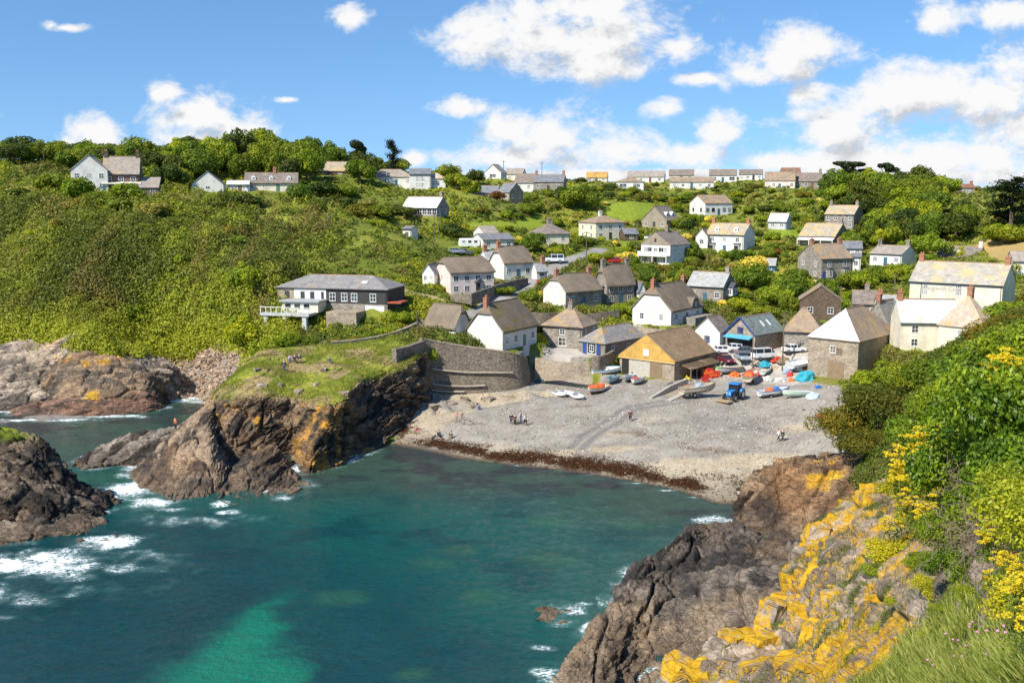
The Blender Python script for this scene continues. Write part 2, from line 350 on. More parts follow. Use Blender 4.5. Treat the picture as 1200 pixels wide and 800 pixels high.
# --- middle slope
H('chalet', 'brown boarded chalet with steep roof and white dormers above the lawn', 781, 268, 258, 242, 752, 797, 292, -40, 'tan', 'brown_slate', axis='d', cols=3, side=0, chim='', dorm_s=1, short='the brown chalet')
H('twin_house', 'white house with orange roof and dark windowed stone side right of the lawn', 826, 252, 238, 229, 804, 858, 312, 22, 'white', 'rust_slate', cols=5, side=2, short='the white house with dark windows', dark=1)
H('gabled_house', 'white house with brown boarded gable and sea balcony', 785, 311, 287, 272, 751, 808, 242, -42, 'white', 'brown_slate', axis='d', cols=3, side=2, chim='c', chimc='stone', tangable=1, balcony=1, short='the house with sea balcony')
H('long_white_house', 'long white house with golden roof, two dormers and two bay windows', 871, 297, 275, 262, 827, 884, 260, -34, 'white', 'gold_slate', cols=3, side=0, chim='lr', chimc='brick', bays=1, dorm=2, short='the long white house with bays')
H('white_house', 'narrow white gabled wing at the left of the long white house with bays', 829, 290, 277, 268, 815, 833, 264, -25, 'white', 'brown_slate', axis='d', cols=1, side=0, cat='annex')
H('bungalow', 'cream bungalow with brown hipped roof and two chimneys above the lane', 634, 287, 274, 262, 620, 668, 262, 20, 'cream', 'brown_slate', 'hip', cols=2, side=0, chim='lr', chimc='stone', cat='bungalow', short='the cream hipped bungalow')
H('cream_house', 'cream two storey house with shallow hipped brown roof beside a hedged lawn', 698, 281, 261, 253, 678, 732, 274, 28, 'cream', 'rust_slate', 'hip', cols=3, side=2, chim='l', chimc='white', short='the two storey cream house')
H('garage', 'dark garage with grey roof right of the two storey cream house', 732, 282, 274, 268, 731, 748, 272, 10, 'brown', 'slate', d=5, cols=1, side=0, cat='garage')
H('white_house', 'white house with long slate front roof above the upper thatched cottage', 566, 292, 281, 274, 553, 602, 244, 20, 'white', 'slate', cols=3, side=1, short='the white house with slate front roof')
H('white_house', 'white gabled block behind the white house with slate front roof', 567, 289, 273, 265, 555, 584, 249, 25, 'white', 'tan_slate', cols=1, side=1)
H('garden_shed', 'small white flat shed on the grassy slope below the glazed house', 482, 281, 268, 267, 472, 490, 252, -25, 'white', 'slate', cols=1, side=0, cat='shed', door=1, short='the white shed on the slope')
H('glazed_house', 'stone house with pale roof and long glazed veranda on the upper slope', 512, 254, 243, 231, 472, 526, 268, -28, 'stone', 'white_slate', cols=7, side=2, chim='r', chimc='stone', glazed=1, short='the glazed veranda house')
# --- skyline, right to left
H('pink_terrace', 'pale pink terrace with golden roof on the right skyline', 931, 222, 211, 202, 896, 936, 348, -15, 'pink', 'rust_slate', cols=5, side=0, chim='r', chimc='stone', short='the pink terrace')
H('grey_terrace', 'grey stone terrace with grey roof right of the pink terrace', 963, 221, 212, 203, 933, 968, 350, -12, 'stone', 'brown_slate', cols=4, side=0, chim='r', chimc='stone', short='the grey terrace')
H('skyline_house', 'house roof of dark red tile behind the pink terrace', 938, 208, 202, 197, 916, 943, 385, -10, 'tan', 'red_slate', cols=3, side=0)
H('bungalow', 'white skyline bungalow with brown roof rightmost of the ridge row', 893, 211, 204, 199, 866, 900, 378, -15, 'white', 'brown_slate', cols=4, side=0, cat='bungalow')
H('bungalow', 'white skyline bungalow with wide picture windows second from the right of the ridge row', 863, 214, 205, 199, 831, 867, 372, -12, 'white', 'brown_slate', cols=3, side=0, cat='bungalow', wide=1, short='the picture-window bungalow')
H('skyline_house', 'skyline house with brown roof behind the long white bungalow', 813, 210, 205, 199, 784, 817, 388, -10, 'white', 'brown_slate', cols=3, side=0)
H('bungalow', 'long white bungalow with orange brown roof and a gabled right end on the ridge', 836, 221, 213, 208, 785, 840, 358, -8, 'white', 'rust_slate', cols=5, side=0, cat='bungalow', short='the long white ridge bungalow')
H('skyline_house', 'white gabled house with long brown roof on the middle skyline', 778, 214, 207, 201, 735, 784, 384, -12, 'white', 'tan_slate', cols=4, side=0, cat='bungalow')
H('bungalow', 'white hipped bungalow with orange roof and picture window on the middle ridge', 754, 222, 213, 208, 722, 758, 352, -10, 'white', 'rust_slate', 'hip', cols=2, side=0, cat='bungalow', wide=1, short='the hipped orange-roofed bungalow')
H('skyline_house', 'small house with bright orange roof on the middle skyline', 711, 213, 208, 202, 687, 714, 372, -8, 'cream', 'orange_slate', cols=3, side=0)
H('stone_house', 'grey stone house with grey roof and white windows on the middle skyline', 660, 224, 213, 205, 625, 664, 342, -10, 'stone', 'slate', cols=3, side=0, chim='lr', chimc='brick', short='the grey skyline house')
H('white_house', 'white house with brown roof left of the grey skyline house', 625, 224, 214, 204, 603, 629, 346, -10, 'white', 'brown_slate', cols=2, side=0)
H('long_stone_house', 'long stone house with slate roof and white bay on the upper slope', 583, 242, 226, 218, 538, 586, 322, -8, 'warm_stone', 'slate', cols=3, side=0, chim='l', chimc='brick', short='the long slate-roofed stone house')
H('stone_house', 'warm stone gabled house at the right end of the long slate-roofed one', 597, 245, 225, 215, 583, 613, 318, -45, 'warm_stone', 'slate', axis='w', cols=2, side=2, short='the warm stone gabled house')
H('white_house', 'white gabled skyline house with dark picture window right of the trees', 587, 210, 202, 193, 568, 592, 362, -20, 'white', 'tan_slate', axis='d', cols=1, side=0, wide=1, short='the white gabled skyline house')
H('skyline_house', 'distant house with tan roof between the gabled skyline house and the white one', 612, 212, 204, 198, 592, 617, 380, -10, 'cream', 'tan_slate', cols=2, side=0)
H('white_villa', 'white villa wing with grey hipped roof left in the hilltop group', 431, 218, 207, 199, 431, 484, 302, 3, 'white', 'tan_slate', 'hip', cols=4, side=0, short='the white hilltop villa', d=8)
H('white_villa', 'tall white villa block with two window rows in the middle of the hilltop group', 480, 222, 204, 198, 480, 505, 298, 3, 'white', 'slate', cols=1, side=0, wide=1, d=8)
H('white_villa', 'white villa wing with peach roof at the right of the hilltop group', 499, 220, 209, 203, 499, 522, 300, 3, 'white', 'peach_slate', 'hip', cols=1, side=0, wide=1, d=7)
H('stone_house', 'low house with sunlit golden roof under the dark hilltop conifers', 372, 206, 200, 190, 372, 407, 302, 4, 'brown', 'gold_slate', cols=2, side=0, short='the golden-roofed house under the conifers', d=7)
H('bungalow', 'pale bungalow with three dormers and grey brown roof on the left hilltop', 287, 224, 214, 203, 287, 349, 262, 10, 'cream', 'brown_slate', cols=4, side=0, chim='c', chimc='brick', dorm=3, cat='bungalow', short='the dormer bungalow', d=7)
H('conservatory', 'white framed glass conservatory at the left end of the dormer bungalow', 266, 224, 216, 212, 266, 292, 258, 10, 'white', 'white_slate', cols=6, side=0, cat='conservatory', d=4)
H('white_gable', 'white boarded gable standing alone at the foot of the wooded hilltop', 225, 224, 216, 201, 225, 262, 252, 12, 'white', 'slate', axis='d', cols=1, side=0, short='the lone white gable', d=8, door=0, cat='house')
H('hill_house', 'tall brick house with tan roof and dark chimney on the left hilltop', 122, 229, 203, 184, 122, 164, 231, 14, 'redbrick', 'tan_slate', cols=3, side=1, chim='lr', chimc='dark', short='the tall hilltop house', veranda_blue=1, d=7)
H('hill_house', 'white gabled front of the tall hilltop house on the cliff', 84, 224, 199, 182, 84, 127, 228, 14, 'white', 'tan_slate', axis='d', cols=3, side=0, short='the white hilltop gable', door=0, d=8)
H('brick_lean', 'low brick lean-to wing at the right of the tall hilltop house', 159, 230, 219, 208, 159, 186, 230, 14, 'redbrick', 'tan_slate', 'lean', cols=2, side=0, cat='outbuilding', d=6)
# --- restaurant on the headland neck
H('restaurant', 'long restaurant with grey hipped roof, half white and half black boarded above stone', 454, 362, 339, 323, 326, 474, 174, -14, 'black', 'grey_slate', 'hip', cols=7, side=0, cat='restaurant', rest=1, short='the long restaurant', d=9)
# --- far right edge
H('skyline_house', 'stone house with chimney showing between the wood and the tall cedar', 1142, 228, 220, 216, 1127, 1144, 330, -10, 'stone', 'red_slate', cols=1, side=0, chim='r', chimc='brick', door=0)
H('white_cottage', 'white cottage half hidden in shrubs behind the inn at the right edge', 1212, 322, 306, 295, 1186, 1220, 205, -15, 'white', 'tan_slate', cols=2, side=0)

def _solve(C, v, x):
    r = C - EYE; D = r @ FW
    return ((x - 600) * D - F * r[0]) / (F * v[0] - (x - 600) * (v @ FW))
def _rise(P, y):
    r = P - EYE; k = (400 - y) / F
    return (k * (r @ FW) - r @ UP) / (UP[2] - k * FW[2])
for h in HS:
    th = R(h['yaw']); fd = np.array([math.cos(th), math.sin(th), 0]); bd = np.array([-math.sin(th), math.cos(th), 0])
    C = W(h['cx'], h['base'], h['Y'])
    if h['yaw'] >= 0:
        w = _solve(C, fd, h['xr']); d = h.get('d') or _solve(C, bd, h['xl']); FL = C
    else:
        w = -_solve(C, fd, h['xl']); d = h.get('d') or _solve(C, bd, h['xr']); FL = C - fd * w
    h['d0'] = d; d = min(max(d, 4.5), 16) if abs(h['yaw']) < 24 else d
    if abs(h['yaw']) <= 24 and not h.get('d'): d = min(max(d, 6.0), 9.0)
    if h['cat'] in ('annex', 'outbuilding', 'shed', 'conservatory', 'garage'): d = min(d, 5.5)
    h['w'], h['d'] = w, d
    h['wh'] = _rise(C, h['eave'])
    mid = FL + fd * w / 2 + bd * (d / 2 if h['axis'] == 'w' else (0.0 if h['kind'] != 'hip' else d * .3))
    h['rh'] = max(.5, _rise(mid, h['ridge']) - h['wh'])
    h['pos'] = FL + fd * w / 2 + bd * d / 2; h['th'] = th; h['fd'] = fd; h['bd'] = bd
if __name__ == '__main__' and False:
    pass
# ------------------------------------------------------------------ ground heights: thin-plate spline through the survey points
CP = []
def cp(px, py, Y): CP.append(W(px, py, Y))
def cz(px, py, z): CP.append(G(px, py, z))
def cw(x, y, z): CP.append(np.array([x, y, z], float))
for a in [(500, 528), (560, 540), (620, 547), (680, 554), (740, 564), (800, 577), (850, 592)]: cz(*a, 0)
for a in [(530, 456, 3), (600, 453, 3.2), (640, 440, 3.8), (690, 446, 3.5), (600, 496, 1.8), (740, 500, 1.8), (915, 518, 2.5), (885, 505, 2.5), (940, 525, 2.6), (870, 520, 2.2), (980, 500, 3), (960, 470, 3.4), (820, 470, 3.0), (535, 492, 1.8), (690, 520, 1.1), (860, 545, 1.2),
          (860, 440, 3.7), (900, 430, 4.2), (930, 414, 5.0)]: cz(*a)
for a in [(-20, 90, -5), (-60, 90, -6), (0, 60, -5), (-20, 60, -6), (-60, 60, -7), (-75, 118, -4), (-72, 133, -2.5), (-50, 138, -1.5), (8, 108, -2.2), (-22, 113, -2.2), (20, 100, -2), (5, 85, -3.5), (-110, 120, -5), (-120, 90, -7), (-45, 115, -3),
          (-30, 125, -.5), (-40, 128, -1), (-20, 130, -.3), (-16, 150, 2.2)]: cw(*a)
for a in [(492, 466, 156), (484, 480, 150), (478, 492, 144)]: cp(*a)
# left shore and scrub hill
for a in [(0, 491), (100, 488), (180, 471), (228, 463)]: cz(*a, 0)
for a in [(0, 440, 3.5), (80, 440, 4), (160, 440, 2.5), (215, 440, 2.2)]: cz(*a)
for a in [(0, 392, 172), (100, 383, 167), (180, 408, 168), (220, 414, 167), (290, 412, 165), (0, 300, 195), (100, 300, 190), (200, 300, 192), (0, 200, 240), (60, 190, 255), (-120, 300, 200), (-120, 400, 172), (-120, 500, 145), (-150, 210, 245),
          (200, 237, 222), (280, 330, 182), (310, 385, 168), (330, 300, 202), (400, 300, 206), (400, 250, 242), (300, 250, 232), (450, 270, 228), (380, 218, 280), (330, 200, 292), (430, 205, 300), (270, 195, 290), (180, 195, 275), (100, 192, 275),
          (330, 165 + 28, 320), (500, 213, 318), (700, 213, 352), (900, 221, 335), (1030, 226, 322), (1130, 240, 290), (1200, 248, 272), (1172, 290, 238), (1150, 306, 218), (1230, 300, 225), (960, 240, 300), (1050, 285, 260), (1090, 300, 245),
          (1000, 225, 340), (740, 240, 310), (680, 235, 318), (640, 245, 300), (640, 330, 208), (650, 308, 228), (690, 300, 236), (600, 355, 190), (570, 372, 185), (560, 240, 285), (430, 320, 192), (500, 300, 215), (480, 340, 188), (470, 378, 171),
          (480, 392, 166), (390, 404, 164), (340, 408, 162), (620, 412, 173), (660, 385, 186), (740, 385, 187), (800, 345, 215), (830, 320, 230), (900, 300, 252), (880, 350, 214), (900, 385, 188), (830, 395, 183), (930, 340, 222), (870, 395, 186),
          (1060, 330, 222), (1020, 340, 210), (820, 270, 285), (900, 255, 305), (690, 345, 212), (760, 330, 222), (720, 285, 262)]: cp(*a)
# ridge top and the land beyond it
for x in (-260, -130, 0, 130, 260): cw(x, 480, 33); cw(x * 1.6, 750, 26); cw(x * 2.5, 1150, 22)
# right hand slope and the cliff under the viewpoint
for a in [(1010, 545, 100), (1050, 500, 97), (1100, 440, 93), (1200, 385, 92), (1200, 430, 60), (1130, 420, 110), (1180, 370, 130), (1060, 440, 125), (1000, 470, 128), (1250, 560, 32)]: cp(*a)
for a in [(35, 85, 5), (0, -4, 30.5), (8, -10, 33), (30, -10, 36), (50, 20, 34), (60, 60, 30), (80, 100, 27), (0, 25, 4), (-15, 15, 3), (-25, -10, 14), (0, 40, -1), (-40, 20, -6),
          (10, 60, -1.5), (8, 45, 0), (20, 78, -.5), (28, 95, -1), (32, 105, .5), (24, 88, -1), (12, 52, 1.5), (14, 60, .5), (22, 62, 3), (28, 72, 3), (34, 78, 4), (4, 50, -2), (8, 38, 4), (16, 50, 6), (20, 54, 7), (25, 60, 8), (130, 180, 22), (110, 140, 24), (120, 60, 36)]: cw(*a)
# sea wall along the terrace: (px, top, foot, Y)
SEAWALL = [(494, 397, 455, 158.5), (508, 400, 457, 159.5), (525, 403, 458, 160), (548, 407, 458, 160.5), (572, 410, 456, 161), (594, 413, 454, 161.8), (610, 417, 450, 163.5), (617, 420, 446, 167), (618, 421, 440, 171)]
for a, t, b, Y in SEAWALL:
    p = W(a, t, Y); q = W(a, b, Y); CP.append(p + np.array([-.3, 2.6, -.25])); CP.append(q + np.array([.2, -1.3, -.3])); CP.append(q + np.array([.2, -5, -.9]))
# lichen cliff in the foreground: rows from its edge inwards
FC = [[(790, 835, 44), (830, 768, 46.5), (895, 735, 48), (925, 690, 51), (935, 650, 54), (965, 615, 58), (1005, 585, 62), (1040, 560, 68)],
      [(900, 830, 36), (930, 790, 38), (960, 760, 39), (985, 715, 41), (1000, 675, 43), (1025, 640, 46), (1050, 605, 50), (1070, 575, 58)],
      [(1010, 830, 24), (1030, 800, 26), (1050, 760, 28), (1070, 720, 30), (1085, 680, 32), (1100, 645, 35), (1115, 610, 40), (1125, 560, 50)],
      [(1120, 830, 14), (1130, 800, 15), (1150, 760, 17), (1160, 720, 19), (1170, 680, 21), (1180, 635, 25), (1185, 590, 31), (1190, 530, 44)],
      [(1250, 830, 8), (1255, 800, 9), (1260, 760, 11), (1270, 720, 13), (1280, 670, 16), (1290, 620, 20), (1290, 560, 27), (1290, 490, 40)]]
FCW = [[W(*q) for q in r] for r in FC]
for r in FCW[1:]:
    for p in r[::2]: CP.append(p - np.array([0, 0, 1.6]))
for h in HS:
    p = h['pos']; f, b = h['fd'] * h['w'] / 2, h['bd'] * h['d'] / 2
    CP.append(p - b); CP.append(p + b + np.array([0, 0, .25]))
    if h.get('rest'):
        for t in (-1.2, -.6, 0, .6, 1.0):
            CP.append(p + f * t - b - h['bd'] * 5 + np.array([0, 0, -3.6])); CP.append(p + f * t - b - h['bd'] * 9 + np.array([0, 0, -5.0]))
CP = np.array(CP)
def _dedupe(P, r=2.2):
    keep = []
    for p in P:
        if all((p[0] - q[0]) ** 2 + (p[1] - q[1]) ** 2 > r * r for q in keep): keep.append(p)
    return np.array(keep)
CP = _dedupe(CP)
SC = 100.
_A = CP[:, :2] / SC; _n = len(_A)
def _ker(a, b):
    r2 = ((a[:, None, :] - b[None]) ** 2).sum(-1); return np.where(r2 > 1e-12, .5 * r2 * np.log(np.maximum(r2, 1e-12)), 0)
_K = np.zeros((_n + 3, _n + 3)); _K[:_n, :_n] = _ker(_A, _A) + np.eye(_n) * 2e-5
_K[:_n, _n] = 1; _K[:_n, _n + 1:] = _A; _K[_n, :_n] = 1; _K[_n + 1:, :_n] = _A.T
_wt = np.linalg.solve(_K, np.concatenate([CP[:, 2], np.zeros(3)]))
def TH0(x, y):
    q = np.stack([np.ravel(x), np.ravel(y)], -1) / SC; out = np.empty(len(q))
    for i in range(0, len(q), 20000):
        k = q[i:i + 20000]; out[i:i + 20000] = _ker(k, _A) @ _wt[:_n] + _wt[_n] + k @ _wt[_n + 1:]
    return out.reshape(np.shape(x))
# house platforms: level ground under and just around every building
def TH(x, y):
    z = TH0(x, y); sh = np.shape(x); x = np.ravel(x); y = np.ravel(y); z = np.ravel(z).copy()
    for h in HS:
        p = h['pos']; u = (x - p[0]) * h['fd'][0] + (y - p[1]) * h['fd'][1]; v = (x - p[0]) * h['bd'][0] + (y - p[1]) * h['bd'][1]
        d = np.hypot(np.maximum(np.abs(u) - h['w'] / 2, 0), np.maximum(np.abs(v) - h['d'] / 2, 0))
        pm = .9 if h.get('rest') else 3.5; m = d < pm
        if m.any():
            t = 1 - sstep(.2, pm, d[m]); z[m] = z[m] * (1 - t) + (p[2] - .05) * t
    return z.reshape(sh)
# polar survey grid (coarse spline, refined)
NC, NR = 620, 1150
PXC = np.linspace(-160, 1360, NC); YR = 3.0 * (1250 / 3.0) ** np.linspace(0, 1, NR)
c2, r2 = np.linspace(0, NC - 1, 156), np.linspace(0, NR - 1, 288)
def _bil(Z, nr, nc):
    a = np.linspace(0, Z.shape[0] - 1, nr); b = np.linspace(0, Z.shape[1] - 1, nc)
    i = np.minimum(a.astype(int), Z.shape[0] - 2); j = np.minimum(b.astype(int), Z.shape[1] - 2); fi = (a - i)[:, None]; fj = (b - j)[None]
    return Z[i][:, j] * (1 - fi) * (1 - fj) + Z[i + 1][:, j] * fi * (1 - fj) + Z[i][:, j + 1] * (1 - fi) * fj + Z[i + 1][:, j + 1] * fi * fj
Yc = 3.0 * (1250 / 3.0) ** np.linspace(0, 1, 288)
GXc = (np.linspace(-160, 1360, 156)[None] - 600) / F * Yc[:, None]
GZ = _bil(TH0(GXc, np.repeat(Yc[:, None], 156, 1)), NR, NC)
GX = (PXC[None] - 600) / F * YR[:, None]; GY = np.repeat(YR[:, None], NC, 1)
def plat(x, y, z):
    x = x.ravel(); y = y.ravel(); z = z.ravel().copy()
    for h in HS:
        p = h['pos']; r = h['w'] + h['d']
        m = np.nonzero((np.abs(x - p[0]) < r) & (np.abs(y - p[1]) < r))[0]
        if not len(m): continue
        u = (x[m] - p[0]) * h['fd'][0] + (y[m] - p[1]) * h['fd'][1]; v = (x[m] - p[0]) * h['bd'][0] + (y[m] - p[1]) * h['bd'][1]
        d = np.hypot(np.maximum(np.abs(u) - h['w'] / 2, 0), np.maximum(np.abs(v) - h['d'] / 2, 0))
        t = 1 - sstep(.2, .9 if h.get('rest') else 3.5, d); z[m] = z[m] * (1 - t) + (p[2] - .05) * t
    return z
GZ = plat(GX, GY, GZ).reshape(NR, NC)
def clear_foot():      # the beach runs level up to the foot of the sea wall
    f = np.array([W(a, b, Y) for a, t, b, Y in SEAWALL]); m = (np.abs(GX + 5) < 30) & (GY > 138) & (GY < 176); x, y, z = GX[m], GY[m], GZ[m]; best = np.full(x.shape, 1e9); lim = np.full(x.shape, 1e9)
    for a, b in zip(f[:-1], f[1:]):
        ab = b[:2] - a[:2]; L = np.hypot(*ab); t = ((x - a[0]) * ab[0] + (y - a[1]) * ab[1]) / L ** 2; d = ((x - a[0]) * ab[1] - (y - a[1]) * ab[0]) / L; tc = np.clip(t, 0, 1)
        dd = np.hypot(x - a[0] - tc * ab[0], y - a[1] - tc * ab[1]); ok = (d > -.5) & (t > -.6) & (t < 1.3) & (dd < best); best = np.where(ok, dd, best); lim = np.where(ok, a[2] + (b[2] - a[2]) * tc - .25 - .10 * dd, lim)
    GZ[m] = np.where(best < 13, np.minimum(z, np.maximum(lim, .8)), z)
clear_foot()
_mk = sstep(-44, -52, GX) * sstep(8.5, 13, GZ) * sstep(33.5, 29, GZ) * (GY < 240) * (GY > 160)      # folds of the scrub hill
GZ += _mk * (1.9 * n2(GX.ravel(), GY.ravel() * .35, 8.5, 3, 17).reshape(NR, NC) + .8 * n2(GX.ravel(), GY.ravel(), 3.6, 2, 19).reshape(NR, NC))
LY0, LYS = math.log(3.0), math.log(1250 / 3.0) / (NR - 1)
def HZ(x, y):
    """height of the finished ground (bilinear in the survey grid)"""
    x = np.atleast_1d(np.asarray(x, float)); y = np.maximum(np.atleast_1d(np.asarray(y, float)), 3.01)
    a = (np.log(y) - LY0) / LYS; b = (x / y * F + 600 + 160) / 1520 * (NC - 1)
    i = np.clip(a.astype(int), 0, NR - 2); j = np.clip(b.astype(int), 0, NC - 2); fi = np.clip(a - i, 0, 1); fj = np.clip(b - j, 0, 1)
    return GZ[i, j] * (1 - fi) * (1 - fj) + GZ[i + 1, j] * fi * (1 - fj) + GZ[i, j + 1] * (1 - fi) * fj + GZ[i + 1, j + 1] * fi * fj
_ys = 20 * (700 / 20.) ** np.linspace(0, 1, 1500)
def hit(px, py, ymin=20):
    """where the sight line through a photographed spot meets the ground"""
    d = W(px, py, 1.) - EYE; P = EYE + d * _ys[:, None]; g = HZ(P[:, 0], P[:, 1])
    k = np.nonzero((g >= P[:, 2]) & (_ys > ymin))[0]
    if not len(k): return None
    p = P[k[0]].copy(); p[2] = HZ(p[0], p[1])[0]; return p
def hits(pts, ymin=20):
    r = [hit(*q, ymin=ymin) for q in pts]; return np.array([p for p in r if p is not None])
def inpoly(x, y, poly):
    c = np.zeros(np.shape(x), bool); n = len(poly); j = n - 1
    for i in range(n):
        xi, yi, xj, yj = poly[i][0], poly[i][1], poly[j][0], poly[j][1]
        if yi != yj: c ^= ((yi > y) != (yj > y)) & (x < (xj - xi) * (y - yi) / (yj - yi) + xi)
        j = i
    return c
def dline(x, y, line):
    d = np.full(np.shape(x), 1e9)
    for a, b in zip(line[:-1], line[1:]):
        ab = b[:2] - a[:2]; t = np.clip(((x - a[0]) * ab[0] + (y - a[1]) * ab[1]) / max(1e-6, ab @ ab), 0, 1)
        d = np.minimum(d, np.hypot(x - a[0] - t * ab[0], y - a[1] - t * ab[1]))
    return d
# zones (world outlines)
Z_BEACH = hits([(445, 575), (455, 530), (470, 500), (486, 462), (492, 442), (520, 440), (600, 438), (620, 432), (650, 440), (690, 428), (726, 440), (790, 446), (812, 425), (838, 412), (850, 408), (900, 412), (946, 413), (948, 447), (985, 452), (1000, 480), (1000, 530), (960, 545), (900, 600), (880, 650)], 90)
LANE = hits([(556, 372), (585, 352), (612, 336), (640, 322), (652, 312), (664, 306), (690, 298), (704, 292)], 150)
YARD = hits([(832, 440), (842, 412), (900, 408), (948, 410), (950, 440), (930, 452), (880, 448)], 120)
TERR = hits([(640, 405), (636, 425), (690, 428), (715, 412), (700, 400), (760, 396), (745, 380), (690, 395)], 140)
PATH = hits([(505, 379), (492, 384), (470, 391), (440, 399)], 120)
PATH2 = hits([(452, 330), (470, 340), (500, 348), (520, 352)], 150)
CLIFFPATH = hits([(640, 345), (660, 335)], 150)
LAWNS = [hits(p, 150) for p in ([(705, 246), (770, 238), (760, 262), (735, 262), (715, 256)], [(600, 258), (636, 252), (632, 262), (600, 264)], [(545, 262), (640, 262), (640, 270), (550, 268)], [(725, 283), (752, 281), (750, 292), (730, 292)],
        [(900, 270), (940, 265), (940, 282), (900, 282)], [(800, 258), (822, 262), (815, 270), (802, 266)], [(500, 285), (560, 280), (545, 300)], [(700, 260), (712, 262), (720, 285), (700, 280)])]
FIELD = hits([(1140, 288), (1160, 281), (1215, 276), (1230, 306), (1165, 306)], 150)
# ------------------------------------------------------------------ ground, beach, lane, water meshes
def ground():
    X, Y, Z = GX.ravel(), GY.ravel(), GZ.ravel().copy()
    beach = inpoly(X, Y, Z_BEACH) & (Y > 80)
    lane_d = dline(X, Y, LANE); lane = lane_d < 2.0
    path = (dline(X, Y, PATH) < .8) | (dline(X, Y, PATH2) < .7)
    yard = inpoly(X, Y, YARD) | inpoly(X, Y, TERR)
    lawn = np.zeros(X.shape, bool)
    for L in LAWNS: lawn |= inpoly(X, Y, L)
    field = inpoly(X, Y, FIELD)
    cls = np.zeros(X.shape, int)          # 0 hillside 1 beach 2 lane 3 path
    cls[beach] = 1; cls[yard] = 4; cls[lane] = 2; cls[path] = 3
    # --- hillside colours (soil and turf under the plants)
    a = n2(X, Y, 14, 5, 1); b = n2(X, Y, 3.0, 4, 5); c = n2(X, Y, 40, 3, 9)
    col = mix((.13, .165, .022), (.24, .245, .04), sstep(-.4, .5, a))
    col = mix(col, (.24, .19, .075), sstep(.15, .55, b + c * .5) * .5)
    col = mix(col, (.22, .28, .03), lawn * .95); col = mix(col, (.42, .30, .11), (field & (b < .9)) * 1.)
    shore = sstep(10.5, 8, Z) * (X < -20) * (Y > 138) * (Y < 176)
    col = mix(col, (.24, .21, .18), shore)
    col = mix(col, mix((.10, .08, .06), (.22, .17, .12), sstep(-.4, .4, b)), ((X > 8) & (Y < 125) & (Z < 6.5)) * 1.)
    # --- beach
    g = n2(X, Y, 2.2, 4, 21); gl = n2(X, Y * 1.6, 11, 4, 22); fine = n2(X, Y, .35, 3, 30)
    peb = mix((.245, .215, .175), (.37, .335, .28), sstep(-.5, .5, fine * .35 + g * .6))
    sand = mix((.40, .325, .22), (.47, .395, .28), sstep(-.5, .5, g))
    bc = mix(peb, sand, sstep(.0, .3, gl - (Z - 1.7) * .30 + .14 * g))
    weed = n2(X, Y * 2.2, 4.5, 5, 33)
    bc = mix(bc, (.15, .085, .04), sstep(.14, .32, weed - np.abs(Z - 1.7) * .9 - .06) * .55)      # strand lines
    bc = mix(bc, (.13, .075, .04), sstep(.2, .4, weed - np.abs(Z - 2.7) * .8 - .12) * .6)
    bc = mix(bc, (.105, .048, .024), sstep(-.3, .15, n2(X, Y, 4, 5, 37, .65) - np.abs(Z - .36) * 2.0 + .12) * .95)
    bc = mix(bc, np.array((.12, .085, .06)), sstep(.18, .02, Z))
    bc = bc * (1 - .32 * sstep(.9, .15, Z))[:, None]
    tr = np.abs(dline(X, Y, TRACK) + .5 * b - .9); bc = mix(bc, (.19, .175, .16), sstep(.75, .2, tr) * .9 * (Z > .9))
    yc = mix((.38, .34, .29), (.46, .42, .36), sstep(-.4, .4, g))
    yc = mix(yc, (.29, .27, .25), sstep(.2, .5, gl) * .7)
    col = np.where((cls == 1)[:, None], bc, col); col = np.where((cls == 4)[:, None], yc, col)
    col = np.where((cls == 2)[:, None], mix((.26, .24, .22), (.34, .32, .29), sstep(-.4, .4, g)), col)
    col = np.where((cls == 3)[:, None], mix((.38, .29, .17), (.46, .37, .24), sstep(-.4, .4, g)), col)
    Z += np.where(cls == 1, .06 * g  + .12 * n2(X, Y, 6, 3, 40), 0)
    Z += np.where((cls == 0) & (Y > 60), (.35 * b + .5 * a * sstep(6, 14, Z)) * np.where(lawn | field, .1, 1), 0)
    V = np.stack([X, Y, Z], -1); Fc = grid_faces(NR, NC)
    fc = cls[Fc].max(1)
    mats = {0: attr_mat('turf_and_soil', .95, .1, 2.2, .7, .15, .35, 1.1), 1: attr_mat('shingle_and_sand', .85, .2, 5, .7, .08, .42, 3.2), 2: attr_mat('lane_tarmac', .9, .2, 9, .3, .02, .12, 6), 3: attr_mat('trodden_earth', .95, .1, 5, .5, .04, .2, 4), 4: attr_mat('worn_concrete', .85, .2, 6, .3, .02, .15, 2.)}
    for k, nm in ((0, 'hillside'), (1, 'beach'), (2, 'lane'), (3, 'footpath'), (4, 'pavement')):
        f = Fc[fc == k]; u, inv = np.unique(f, return_inverse=True)
        o = link(nm, np_mesh(nm, V[u], inv.reshape(f.shape), col[u], True), mats[k]); tag(o, kind='structure')
TRACK = hits([(640, 560), (690, 512), (740, 478), (800, 470)], 90)
ground()

